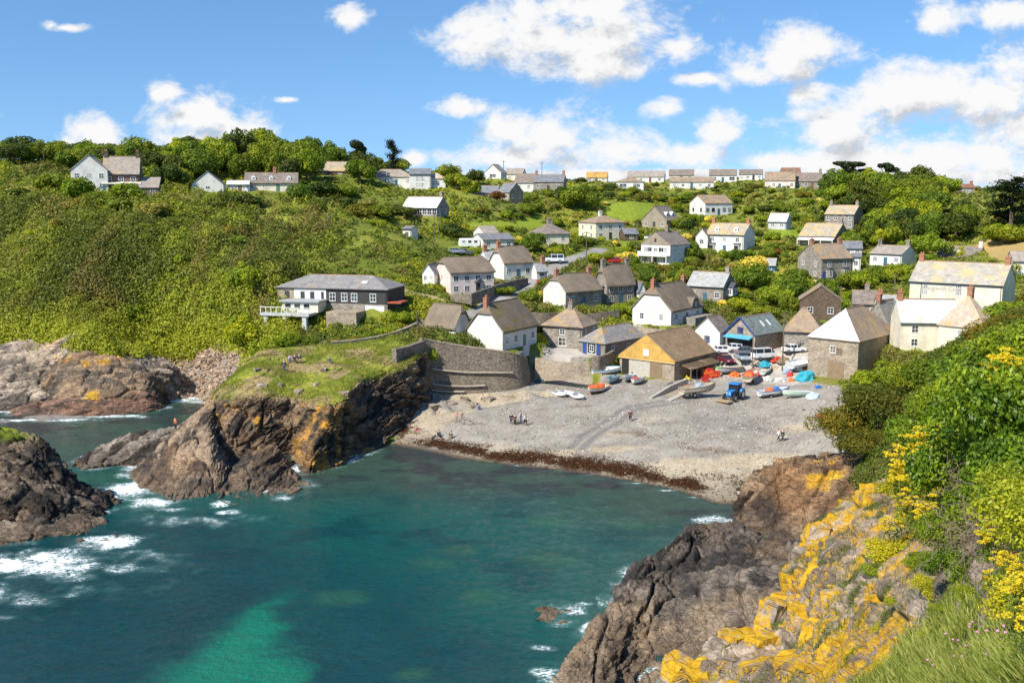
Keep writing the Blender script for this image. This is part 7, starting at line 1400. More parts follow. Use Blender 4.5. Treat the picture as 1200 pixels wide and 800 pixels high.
def umbel(px, py, Y, s, lab, grp):
    t = UT[rng.integers(3)]; root = thing('flowering_plant', lab, 'wildflower', W(px, py, Y), rng.uniform(0, 6.28), grp); root.scale = (s * 1.15, s * 1.15, s)
    for nm, me in zip(('flower_head', 'leaves', 'stem'), t): link(nm, me, None, root)
for px, py, Y, s in [(1062, 545, 44, 1.9), (1080, 520, 43, 2.0), (1096, 516, 43, 2.1), (1110, 512, 41, 1.9), (1072, 548, 42, 1.8), (1090, 545, 41, 1.9), (1056, 555, 43, 1.5), (1104, 540, 39, 1.7), (1080, 570, 40, 1.5), (1118, 525, 40, 1.8), (1066, 590, 40, 1.3), (1050, 610, 42, 1.2), (1085, 600, 37, 1.1)]: umbel(px, py + s * .7 * F / Y, Y, s, 'yellow flowering umbel in the clump left of the glossy foreground shrubs', 'yellow umbels left of the glossy shrubs')
for px, py, Y, s in [(1172, 436, 44, 2.0), (1186, 430, 43, 2.2), (1198, 424, 42, 2.2), (1180, 450, 42, 1.8), (1194, 446, 40, 2.0), (1208, 440, 40, 2.0)]: umbel(px, py + s * .7 * F / Y, Y, s, 'yellow flowering umbel in the bright clump at the right edge above the shrubs', 'yellow umbels at the right edge')
for px, py, Y, s in [(1190, 720, 11, .5), (1175, 690, 14, .5), (1160, 655, 18, .6), (1205, 760, 9, .45)]: umbel(px, py, Y, s, 'single yellow wildflower among the long foreground grass', 'yellow flowers in the foreground grass')
# --- dead twigs
def tangle(seed):
    r = np.random.default_rng(seed); m = MB()
    for k in range(90):
        p = r.normal(size=3) * np.array([.6, .6, .3]); d = unit(r.normal(size=(1, 3)))[0]; pts = [p]
        for j in range(4): d = unit((d + r.normal(size=3) * .45)[None])[0]; pts.append(pts[-1] + d * r.uniform(.1, .28))
        m.tube(pts, r.uniform(.006, .014), 4, .003)
    return m.mesh('dead_bush')
DT = [tangle(1), tangle(2)]
for px, py, Y, s, lab in [(1150, 612, 25.5, 1.2, 'tangle of bare brown twigs under the big glossy shrub'), (1172, 632, 23, 1.1, 'tangle of bare brown twigs right of the small cliff shrub'), (1128, 640, 26.5, 1.0, 'tangle of bare twigs beside the lowest glossy shrub'), (1195, 612, 21, 1.1, 'tangle of bare twigs at the right edge below the shrubs'), (1142, 570, 29, 1.0, 'tangle of bare twigs inside the big glossy shrub')]:
    o = link('dead_bush', DT[k % 2], TWIG, None, W(px, py, Y), k); k += 1; o.scale = (s, s, s * .8); tag(o, lab, 'dead bush')
# --- long grass
uu = np.linspace(0, 1, 380)[:, None] * np.ones((1, 480)); vv = np.linspace(0, 1, 480)[None] * np.ones((380, 1))
pt = FCLIFF.reshape(-1, 3); pxx = PX(pt); nz = fbm(pt / 1.5, 3, 9)
sel = (uu.ravel() > .55) & (pxx[:, 0] < 1260) & (pxx[:, 1] > 640) & (pxx[:, 1] < 830) & (nz + .9 * (pxx[:, 1] - 765 + .25 * (1150 - pxx[:, 0])) / 100 > -.1) & (pt[:, 1] < 26)
turf('long_grass', pt[sel], 70000, .30, ((.17, .23, .02), (.42, .42, .12)), label='long green and straw coloured grass in the foreground', bend=.9)
sel = (uu.ravel() > .2) & (pxx[:, 0] < 1240) & (pt[:, 1] > 14) & (nz > .12)
turf('tufts', pt[sel], 13000, .17, ((.10, .16, .015), (.22, .26, .03)), label='grass tufts between the lichened blocks', bend=.7)
# --- pink thrift
TP = flat((.62, .26, .42), .7, name='pink_petals')
def thrift():
    bm = bmesh.new(); bmesh.ops.create_icosphere(bm, subdivisions=2, radius=.024)
    for v in bm.verts: v.co = Vector((v.co.x, v.co.y, v.co.z * .75)) * (1 + .18 * mnoise.noise(v.co * 120)) + Vector((.02, 0, .2))
    a = bpy.data.meshes.new('flower_head'); bm.to_mesh(a); bm.free(); a.materials.append(TP); b = MB().tube([(0, 0, -.06), (.005, 0, .1), (.02, 0, .2)], .003, 5).mesh('stem'); b.materials.append(STALK); return a, b
TH_ = thrift()
for px, py, Y in [(1120, 782, 13.5), (1138, 775, 13.8), (1150, 752, 14.5), (1098, 790, 16), (1165, 795, 11), (1183, 758, 11.5), (1112, 760, 17), (1135, 740, 17)]:
    for k_ in range(3):
        root = thing('thrift', 'pink thrift flower standing in the foreground grass', 'wildflower', W(px, py, Y) + rng.normal(size=3) * np.array([.09, .09, .01]), rng.uniform(0, 6.28), 'pink thrift in the foreground'); root.scale = (1, 1, rng.uniform(.8, 1.25)); link('flower_head', TH_[0], None, root); link('stem', TH_[1], None, root)
# --- boulders of the left cove
def boulders():
    V = []; Fs = []; Cs = []; b = 0; ms = [chisel(800 + i, 1, .8, .6, 0) for i in range(8)]; dat = []
    for m in ms:
        bm = bmesh.new(); bm.from_mesh(m); bmesh.ops.triangulate(bm, faces=bm.faces); bm.to_mesh(m); bm.free(); v = np.zeros(len(m.vertices) * 3, np.float32); m.vertices.foreach_get('co', v); f = np.zeros(len(m.polygons) * 3, np.int32); m.polygons.foreach_get('vertices', f); c = np.zeros(len(m.vertices) * 4, np.float32); m.color_attributes['Col'].data.foreach_get('color', c); dat.append((v.reshape(-1, 3), f.reshape(-1, 3), c.reshape(-1, 4)[:, :3]))
    pts = []
    for _ in range(1400):
        px, py = rng.uniform(165, 305), rng.uniform(410, 474)
        if px > 262 + (py - 474) * -.5 or px < 190 - (py - 410) * .2: continue
        p = hit(px, py, 130)
        if p is not None and -1 < p[2] < 9: pts.append(p)
    for _ in range(260):
        p = hit(rng.uniform(0, 190), rng.uniform(440, 486), 130)
        if p is not None and -.8 < p[2] < 5: pts.append(p)
    for p in pts:
        v, f, c = dat[rng.integers(8)]; s = rng.uniform(.35, 1.0) * (1.3 if rng.random() < .2 else 1); a, e = rng.uniform(0, 6.28), rng.normal() * .35; Rm = np.array(Matrix.Rotation(a, 3, 'Z') @ Matrix.Rotation(e, 3, 'X'))
        V.append((v * s) @ Rm.T + p + np.array([0, 0, .12 * s])); Fs.append(f + b); g = np.array((1.0, .93, .86)) * rng.uniform(.75, 1.35); Cs.append(np.clip(c * g, 0, .8)); b += len(v)
    tag(link('boulders', np_mesh('boulders', np.concatenate(V), np.concatenate(Fs), np.concatenate(Cs)), ROCKM), 'jumbled grey boulders filling the small cove on the left', 'boulders', None, 'stuff')
boulders()
# ------------------------------------------------------------------ boats
def ground(px, py, ymin=120):
    p = hit(px, py, ymin); return p
def hull_mesh(L, B, D, n=16, pt=2.4, transom=.86, deck=.42):
    t = np.linspace(0, 1, n); bb = B / 2 * np.where(t < .45, transom + (1 - transom) * (t / .45), 1 - np.clip((t - .45) / .55, 0, 1) ** pt); bb = np.maximum(bb, .015); zs = D * (1 + .30 * t ** 2.2); zk = D * (.02 + .55 * t ** 6); x = -L / 2 + L * (t + .04 * (t > .9) * (t - .9))
    out = [(1, 1.), (.95, .55), (.66, .16), (.0, 0)]; V = []; m = 7
    def ring(k, inner):
        r = []
        for f, h in out: r.append((f, h))
        pts = []
        for s in (1, -1):
            seq = out if s == 1 else out[-2::-1]
            for f, h in seq:
                if inner: w = max(.004, bb[k] - .07) * (f if f > 0 else 0); z = zs[k] if h == 1. else max(D * deck * .5 + .05, zk[k] + (zs[k] - zk[k]) * max(h, deck))
                else: w = bb[k] * f; z = zk[k] + (zs[k] - zk[k]) * h
                pts.append((x[k], s * w, z))
        return pts
    for inner in (False, True):
        for k in range(n): V += ring(k, inner)
    Fs = []; o = n * m
    for k in range(n - 1):
        for j in range(m - 1): Fs.append((k * m + j, (k + 1) * m + j, (k + 1) * m + j + 1, k * m + j + 1)); Fs.append((o + k * m + j, o + k * m + j + 1, o + (k + 1) * m + j + 1, o + (k + 1) * m + j))
        for j in (0, m - 1): Fs.append((k * m + j, o + k * m + j, o + (k + 1) * m + j, (k + 1) * m + j))
    Fs.append(tuple(range(m))); Fs.append(tuple(o + j for j in range(m))[::-1]); Fs.append((0, o, o + m - 1, m - 1))
    return MB().add(V, Fs), (x, bb, zs)
def lump(seed, sx, sy, sz, rough=.35, sub=3):
    bm = bmesh.new(); bmesh.ops.create_icosphere(bm, subdivisions=sub, radius=1)
    for v in bm.verts:
        k = 1 + rough * mnoise.noise(v.co * 1.7 + Vector((seed * 3.1, 0, 0))) + rough * .5 * mnoise.noise(v.co * 4.3 + Vector((0, seed, 0))); v.co = Vector((v.co.x * sx * k, v.co.y * sy * k, max(v.co.z, -.15) * sz * k))
    me = bpy.data.meshes.new('heap'); bm.to_mesh(me); bm.free(); return me
ORANGE = flat((.72, .16, .03), .6, name='orange_plastic'); RED = flat((.55, .045, .03), .5, name='red_plastic'); BLUEB = flat((.03, .14, .42), .45, name='blue_hull'); TEALB = flat((.03, .34, .44), .6, name='teal_tarpaulin'); CREAMH = flat((.60, .52, .40), .5, name='cream_hull'); GREENH = flat((.50, .62, .52), .45, name='pale_green_hull'); GREYH = flat((.36, .40, .42), .5, name='grey_hull'); BLACKP = flat((.02, .02, .022), .6, name='black_rubber'); YELP = flat((.75, .55, .03), .5, name='yellow_plastic'); STEEL = flat((.42, .42, .42), .4, .6, name='galvanised')
def boat(px, py, L, head, hull, trim, inside, label, B=None, D=.62, name='rowing_boat', heel=6, extra=(), lift=.05, group=None):
    k0 = .80 if name == 'fishing_boat' else 1.12; L *= k0; D *= k0 + .05; B = B * k0 if B else L * .38; p = ground(px, py)
    root = thing(name, label, 'boat', p + np.array([0, 0, lift]), R(head)); root.rotation_euler = (R(heel), R(-2), R(head))
    mb, (x, bb, zs) = hull_mesh(L, B, D); h = mb.build('hull', hull, root, smooth=False)
    g = MB(); left = [(a, b, z + .02) for a, b, z in zip(x, bb, zs)]; right = [(a, -b, z + .02) for a, b, z in zip(x, bb, zs)]; g.tube(left + right[::-1], .05, 6); g.tube([left[0], right[0]], .05, 6); g.build('gunwale', trim, root)
    MB().tube([(a, 0, z) for a, z in ((-L / 2 + .2, .01), (0, -.02), (L * .32, .0), (L * .47, D * .45))], .05, 5).build('keel', trim, root)
    dk = [(a, (b - .09) * .95) for a, b in zip(x, bb) if b > .12]; MB().add([(a, b, D * .40) for a, b in dk] + [(a, -b, D * .40) for a, b in dk] + [(a, b, D * .36) for a, b in dk] + [(a, -b, D * .36) for a, b in dk], [(i, i + 1, len(dk) + i + 1, len(dk) + i) for i in range(len(dk) - 1)] + [(2 * len(dk) + i, 3 * len(dk) + i, 3 * len(dk) + i + 1, 2 * len(dk) + i + 1) for i in range(len(dk) - 1)]).build('floor', inside, root)
    for f in (-.22, .08, .28): w = np.interp(f * L, x, bb) - .06; MB().box(f * L - .12, f * L + .12, -w, w, D * .68, D * .74).build('thwart', flat((.45, .32, .18), .7, name='varnished_thwart') if inside is not WHITEP else inside, root)
    for e in extra:
        k = e[0]
        if k == 'motor':
            m_ = MB().box(-L / 2 - .35, -L / 2 - .02, -.16, .16, D * .75, D * 1.35).build('outboard_motor', BLACKP, root, bevel=.05); MB().box(-L / 2 - .24, -L / 2 - .12, -.06, .06, -.1, D * .75).build('shaft', STEEL, m_)
        if k == 'cover': o = link('cover', lump(L, L * e[2], B * .4, D * .75, .35), e[1], root); o.location = (L * e[3], 0, D * .72)
        if k == 'cabin':
            c_ = MB().box(L * .02, L * .30, -B * .27, B * .27, D * .6, D * 2.0).build('wheelhouse', e[1], root, bevel=.04); window(c_, L * .16, -B * .27, D * 1.55, L * .2, D * .5, (0, -1), (1, 0)); window(c_, L * .02, 0, D * 1.55, B * .4, D * .5, (-1, 0), (1, 0)); MB().box(L * 0, L * .32, -B * .30, B * .30, D * 2.0, D * 2.08).build('wheelhouse_roof', e[1], c_)
        if k == 'mast': MB().tube([(L * e[1], 0, D * .5), (L * e[1], 0, D * .5 + e[2])], .045, 6).build('mast', STEEL, root)
        if k == 'bow': MB().prism([(L * .20, -B * .40), (L * .44, -.1), (L * .44, .1), (L * .20, B * .40)], D * 1.0, D * 1.06, 'z').build('foredeck', e[1], root)
        if k == 'hauler': c_ = MB().tube([(L * .05, B * .3, D), (L * .05, B * .32, D * 1.9)], .06, 6).build('pot_hauler', STEEL, root); MB().tube([(L * .05 - .06, B * .32, D * 1.7), (L * .05 + .06, B * .32, D * 1.7)], .22, 10).build('wheel', STEEL, c_)
        if k == 'wheels':
            for sy in (-1, 1):
                w_ = MB().tube([(-L * .18, sy * B * .33 - .12, -.05), (-L * .18, sy * B * .33 + .12, -.05)], .38, 14).build('trailer_wheel', BLACKP, root); MB().tube([(-L * .18, sy * B * .33 - .13, -.05), (-L * .18, sy * B * .33 + .13, -.05)], .18, 10).build('hub', STEEL, w_)
    return root
def heap(px, py, name, label, cat, mat, sx, sy, sz, up=0, rot=0, rough=.4, group=None):
    p = ground(px, py); o = link(name, lump(px, sx, sy, sz, rough), mat, None, p + np.array([0, 0, up]), rot); return tag(o, label, cat, group)
boat(699, 459, 5.6, -118, WHITEP, ORANGE, ORANGE, 'white boat heaped with bright orange gear leftmost in the row below the store', extra=[('cover', ORANGE, .24, -.12), ('cover', ORANGE, .14, .2)], heel=-6)
boat(711, 437, 4.6, 12, WHITEP, TEALB, GREYH, 'small white and teal boat lying sideways against the yard wall', heel=8)
boat(718, 448, 4.2, -108, GREYH, TEALB, TEALB, 'teal trimmed grey boat right of the orange-filled boat', extra=[('motor',)])
boat(737, 446, 4.0, -112, GREYH, WHITEP, GREYH, 'pale grey boat with outboard beside the white and red one', extra=[('motor',)])
boat(747, 449, 4.8, -108, WHITEP, GREYH, WHITEP, 'white boat with a red heap inside in front of the golden gable', extra=[('cover', RED, .12, .12)])
boat(818, 466, 7.6, 22, CREAMH, WOODP, GREYH, 'big beige fishing boat on wheels with orange floats at its stern', B=2.7, D=1.25, name='fishing_boat', lift=.75, heel=2, extra=[('cover', GREYH, .16, .05), ('hauler',), ('wheels',), ('mast', -.3, 1.8)])
boat(880, 448, 7.2, 62, CREAMH, RED, GREYH, 'cream fishing boat with dark blue stern and red gear pointing uphill', B=2.6, D=1.2, name='fishing_boat', lift=.5, heel=2, extra=[('cover', ORANGE, .10, -.30), ('cover', RED, .10, -.12), ('wheels',), ('mast', .1, 2.0)])
boat(907, 465, 6.8, 18, WHITEP, BLUEB, BLUEB, 'white fishing boat with black bottom piled with orange and blue gear', B=2.3, D=1.0, name='fishing_boat', lift=.3, heel=3, extra=[('cover', ORANGE, .12, -.14), ('cover', BLUEB, .10, .08), ('mast', -.4, 1.6), ('wheels',)])
boat(933, 466, 5.8, 192, GREENH, WHITEP, GREENH, 'pale green boat rightmost in the row by the tamarisk', B=2.2, D=.9, name='fishing_boat', lift=.15, heel=4, extra=[('bow', GREENH)])
boat(855, 438, 4.6, -150, GREYH, BLACKP, WHITEP, 'small grey boat with black trim left of the cream fishing boat', extra=[('motor',)])
boat(938, 431, 5.4, 35, WHITEP, WHITEP, WHITEP, 'long white boat against the wall of the tall stone barn', D=.8, heel=14)
boat(896, 437, 4.4, 60, WHITEP, GREYH, GREYH, 'white boat behind the orange and blue laden boat', heel=5)
def dinghy(px, py, L, head, label):
    p = ground(px, py); root = thing('inflatable_dinghy', label, 'dinghy', p + np.array([0, 0, .12]), R(head)); r = .2; w = L * .24
    pts = [(-L / 2, w, r), (L * .15, w, r)] + [(L * .15 + L * .33 * math.sin(a), w * math.cos(a), r + .12 * math.sin(a)) for a in np.linspace(.2, math.pi - .2, 9)] + [(L * .15, -w, r), (-L / 2, -w, r)]
    MB().tube(pts, r, 10).build('tube', WHITEP, root, smooth=True); MB().box(-L * .45, L * .3, -w, w, .06, .12).build('floor', GREYH, root); MB().box(-L * .43, -L * .40, -w, w, .06, .42).build('transom', GREYH, root); MB().box(-.1, .1, -w, w, .26, .30).build('thwart', GREYH, root)
dinghy(656, 464, 2.7, -60, 'white inflatable dinghy left of the pair on the shingle'); dinghy(664, 463, 2.9, -50, 'white inflatable dinghy right of the pair on the shingle'); dinghy(677, 467, 3.0, -70, 'white inflatable dinghy lying apart nearest the water')
def kayak(px, py, head, label):
    p = hit(px, py, 100); L = 3.6; root = thing('kayak', label, 'kayak', p + np.array([0, 0, .05]), R(head)); t = np.linspace(0, 1, 13); m = MB(); V = []; k = 10
    for a in t:
        q = max(.02, math.sin(math.pi * min(max(a, .01), .99)) ** .6)
        V += [(-L / 2 + L * a, .36 * q * math.cos(b), .17 + .16 * q * math.sin(b) + .12 * (2 * a - 1) ** 4) for b in np.linspace(0, 2 * math.pi, k, endpoint=False)]
    m.add(V, [(i * k + j, i * k + (j + 1) % k, (i + 1) * k + (j + 1) % k, (i + 1) * k + j) for i in range(12) for j in range(k)] + [tuple(range(k)), tuple(range(12 * k, 13 * k))]); m.build('hull', RED, root, smooth=True); MB().prism([(.42 * math.cos(a), .22 * math.sin(a)) for a in np.linspace(0, 6.28, 12, endpoint=False)], .31, .35, 'z').build('cockpit', BLACKP, root)
kayak(968, 489, 10, 'red kayak left of the pair under the tamarisk'); kayak(976, 491, -15, 'red kayak right of the pair under the tamarisk')
# gear on the hard
CRm = {}
def crate(px, py, up, mat, label, rot=0, group=None):
    k = mat.name
    if k not in CRm:
        m = MB().box(-.42, .42, -.30, .30, 0, .05).box(-.42, .42, -.30, -.26, .05, .30).box(-.42, .42, .26, .30, .05, .30).box(-.42, -.38, -.26, .26, .05, .30).box(.38, .42, -.26, .26, .05, .30).box(-.46, .46, -.34, -.30, .25, .30).box(-.46, .46, .30, .34, .25, .30); CRm[k] = m.mesh('fish_crate'); CRm[k].materials.append(mat)
    p = ground(px, py); o = link('fish_crate', CRm[k], None, None, p + np.array([0, 0, up]), rot); o.scale = (1.25, 1.25, 1.25); tag(o, label, 'crate', group)
for px, py, n in [(825, 441, 4), (829, 443, 3), (828, 437, 5), (832, 441, 4), (836, 443, 2), (826, 447, 2), (840, 442, 3)]:
    for j in range(n): crate(px, py, j * .31, RED if (px + j) % 3 else ORANGE, 'red or orange fish crate in the stacks beside the fish cellar canopy', rng.normal() * .15, 'fish crates beside the canopy')
for px, py, n in [(820, 437, 3), (817, 438, 2)]:
    for j in range(n): crate(px, py, j * .31, BLUEB, 'blue fish crate in the stack under the fish cellar canopy', rng.normal() * .1, 'blue crates under the canopy')
def buoy(px, py, mat, r, label, group, up=0):
    p = ground(px, py); root = thing('buoy', label, 'buoy', p + np.array([0, 0, up]), 0, group); me = lump(px * py % 17, r, r, r, .02, 3)
    bm = bmesh.new(); bmesh.ops.create_icosphere(bm, subdivisions=2, radius=r); m2 = bpy.data.meshes.new('float'); bm.to_mesh(m2); bm.free(); o = link('float', m2, mat, root); o.location = (0, 0, r); MB().tube([(0, 0, 1.9 * r), (0, 0, 2.3 * r)], r * .2, 6).build('eye', BLACKP, root)
for px, py in [(804, 444), (807, 446), (803, 447), (806, 441), (809, 443)]: buoy(px, py, YELP, .32, 'yellow float in the heap at the corner of the fish cellar', 'yellow floats by the fish cellar')
for px, py, up in [(803, 463, .9), (806, 463, 1.0), (809, 463, 1.0), (812, 463, 1.0), (815, 463, 1.0), (818, 464, 1.0), (802, 466, .5)]: buoy(px, py, ORANGE, .36, 'orange float hanging in the row at the stern of the big beige boat', 'orange floats on the beige boat', up)
heap(944, 446, 'tarpaulin_heap', 'bright teal tarpaulin draped over gear by the tall stone barn', 'tarpaulin', TEALB, 1.5, 1.1, 1.5); heap(950, 440, 'tarpaulin_heap', 'smaller teal tarpaulin heap behind the big one by the barn', 'tarpaulin', TEALB, 1.0, .9, 1.1); heap(894, 429, 'tarpaulin_heap', 'turquoise tarpaulin over a boat behind the laden boats', 'tarpaulin', TEALB, 1.5, .9, .8)
heap(953, 466, 'net_heap', 'pale blue and white heap of nets under the tamarisk', 'net', flat((.45, .58, .68), .8, name='pale_net'), 1.0, .8, .9); heap(910, 424, 'net_heap', 'red net heap beside the white parked car', 'net', RED, 1.0, .8, .8); heap(918, 425, 'net_heap', 'brown net heap right of the red one', 'net', flat((.25, .18, .11), .9, name='brown_net'), 1.2, .8, 1.0)
heap(923, 438, 'net_heap', 'grey blue net heap in the middle of the yard', 'net', flat((.35, .42, .52), .8, name='blue_net'), .9, .7, 1.0); heap(926, 441, 'net_heap', 'small red heap in front of the grey blue nets', 'net', RED, .6, .6, .7); heap(885, 428, 'net_heap', 'tan net heap left of the turquoise tarpaulin', 'net', flat((.42, .34, .24), .9, name='tan_net'), .9, .8, .7); heap(812, 440, 'net_heap', 'dark heap of pots and rope under the fish cellar canopy', 'net', flat((.07, .07, .08), .9, name='dark_rope'), 1.2, .8, 1.0); heap(634, 449, 'net_heap', 'dark teal heap of gear at the foot of the terrace wall', 'net', flat((.06, .10, .10), .9, name='dark_teal_net'), 1.0, .7, .7); heap(935, 433, 'net_heap', 'white heap of rope below the white boat by the barn', 'net', flat((.62, .62, .60), .85, name='white_rope'), .8, .7, .6); heap(786, 452, 'rock_heap', 'dark round boulder on the shingle above the slipway', 'boulder', flat((.11, .10, .085), .9, name='dark_stone'), .6, .55, .6, rough=.2); heap(644, 447, 'net_heap', 'pale heap of boards and rope below the terrace wall', 'net', flat((.5, .46, .4), .9, name='pale_boards'), 1.1, .6, .4)
heap(620, 368, 'flower_tub', 'red and white flower tub at the corner of the dark garden wall', 'planter', flat((.6, .12, .09), .8, name='red_blooms'), .7, .6, .9)
# ------------------------------------------------------------------ vehicles
def car(px, py, head, paint, label, kind='saloon', cat='car', name='parked_car', ymin=120):
    p = ground(px, py, ymin); root = thing(name, label, cat, p + np.array([0, 0, .02]), R(head)); L, Wd = (4.2, 1.72) if kind != 'offroad' else (4.6, 1.9)
    if kind == 'offroad': body = [(-2.3, .45), (2.2, .45), (2.3, .75), (2.25, 1.15), (1.05, 1.22), (-2.3, 1.22)]; cab = [(-2.28, 1.22), (1.0, 1.22), (.72, 1.98), (-2.2, 1.98)]
    elif kind == 'van': body = [(-2.2, .35), (2.15, .35), (2.2, .8), (1.9, 1.15), (-2.2, 1.2)]; cab = [(-2.2, 1.2), (1.85, 1.15), (1.1, 1.95), (-2.15, 2.0)]
    else: body = [(-2.1, .32), (2.05, .32), (2.1, .62), (1.95, .86), (1.0, .95), (-1.6, .98), (-2.08, .92)]; cab = [(-1.75 if kind == 'estate' else -1.5, .96), (1.0, .95), (.35, 1.42), (-1.55 if kind == 'estate' else -.95, 1.42)]
    MB().prism(body, -Wd / 2, Wd / 2, 'y').build('body', paint, root, bevel=.09, seg=2, smooth=False)
    m = MB(); n = len(cab); i_ = [(x, (-Wd / 2 + .06 if z < 1.3 else -Wd / 2 + .22), z) for x, z in cab] + [(x, (Wd / 2 - .06 if z < 1.3 else Wd / 2 - .22), z) for x, z in cab]; m.add(i_, [tuple(range(n))[::-1], tuple(range(n, 2 * n))] + [(i, (i + 1) % n, n + (i + 1) % n, n + i) for i in range(n)]); gl = m.build('cabin_glass', GLASS, root, bevel=.03)
    x0, x1 = cab[3][0], cab[2][0]; zt = cab[2][1]; MB().box(x0 - .02, x1 + .04, -Wd / 2 + .2, Wd / 2 - .2, zt - .03, zt + .05).build('roof', paint, root, bevel=.02)
    for sy in (-1, 1):
        for x in ((x0 + x1) / 2, x1 - .05, x0 + .05): MB().add([(x - .05, sy * (Wd / 2 - .20), zt), (x + .05, sy * (Wd / 2 - .20), zt), (x + .08, sy * (Wd / 2 - .05), cab[0][1]), (x - .02, sy * (Wd / 2 - .05), cab[0][1]), (x - .05, sy * (Wd / 2 - .24), zt), (x + .05, sy * (Wd / 2 - .24), zt), (x + .08, sy * (Wd / 2 - .09), cab[0][1]), (x - .02, sy * (Wd / 2 - .09), cab[0][1])], [(0, 1, 2, 3), (4, 7, 6, 5), (0, 3, 7, 4), (1, 5, 6, 2)]).build('pillar', paint, root)
        r = .31 if kind != 'offroad' else .40
        for x in (1.3, -1.3): w_ = MB().tube([(x, sy * (Wd / 2 - .2), r), (x, sy * (Wd / 2 + .02), r)], r, 14).build('wheel', BLACKP, root); MB().tube([(x, sy * (Wd / 2 - .1), r), (x, sy * (Wd / 2 + .035), r)], r * .6, 10).build('rim', STEEL, w_)
        MB().box(2.0, 2.13, sy * .62 - .16, sy * .62 + .16, .62, .78).build('headlight', flat((.75, .76, .75), .2, name='lamp_glass'), root); MB().box(-2.14, -2.02, sy * .66 - .12, sy * .66 + .12, .65, .85).build('tail_light', RED, root)
    return root
WHITEC = flat((.80, .80, .79), .25, var=.04, name='white_car_paint'); MAROON = flat((.16, .02, .035), .25, var=.04, name='maroon_paint'); SILVER = flat((.42, .47, .52), .25, .3, var=.04, name='silver_paint'); GREYC = flat((.2, .21, .22), .25, .3, var=.04, name='grey_paint'); REDC = flat((.45, .03, .03), .25, var=.04, name='red_paint')
car(930, 414, 8, WHITEC, 'white saloon car parked against the orange-roofed store'); car(849, 416, 5, WHITEC, 'white car parked left of the blue-trimmed boathouse door', 'estate'); car(851, 426, -75, MAROON, 'maroon car parked beside the fish crates'); car(869, 424, -82, SILVER, 'silver blue car facing the beach in the yard')
car(875, 416, 10, GREYC, 'grey car in front of the boathouse awning'); car(866, 412, 0, WHITEC, 'white car just outside the boathouse door', 'estate'); car(895, 421, 20, WHITEC, 'white van parked in the middle of the yard', 'van', 'van', 'parked_van'); car(649, 309, 185, WHITEC, 'white boxy off-roader parked at the bend of the lane', 'offroad', 'off-roader', 'off_roader', 150)
car(641, 334, 20, REDC, 'red car parked by the lane above the stone-fronted thatched cottage', ymin=150); car(722, 309, 10, REDC, 'dark red car parked above the all stone thatched cottage', ymin=150); car(534, 298, 15, SILVER, 'silver car parked left below the white caravan', ymin=150); car(544, 299, 20, GREYC, 'dark car parked beside the silver one below the caravan', ymin=150); car(764, 281, 15, WHITEC, 'white car parked below the brown chalet', ymin=150); car(1018, 407, 60, WHITEC, 'white car beside the right wall of the tall stone barn', ymin=130)
def caravan(px, py, head, label):
    p = ground(px, py, 150); root = thing('caravan', label, 'caravan', p, R(head)); MB().prism([(-2.6, .5), (2.4, .5), (2.7, 1.2), (2.3, 2.5), (-2.4, 2.5), (-2.7, 1.4)], -1.1, 1.1, 'y').build('body', WHITEC, root, bevel=.12)
    for x in (-1.5, 0, 1.5): window(root, x, -1.1, 1.7, 1.0, .7, (0, -1), (0, 0))
    for sy in (-1, 1): MB().tube([(0, sy * 1.0 - .1, .33), (0, sy * 1.0 + .1, .33)], .33, 12).build('wheel', BLACKP, root)
    MB().tube([(2.5, 0, .5), (3.5, 0, .45)], .05, 6).build('tow_bar', STEEL, root)
caravan(550, 291, 8, 'white caravan parked below the white house with slate front roof'); caravan(540, 406, 10, 'white caravan tucked behind the sea wall terrace') if False else None
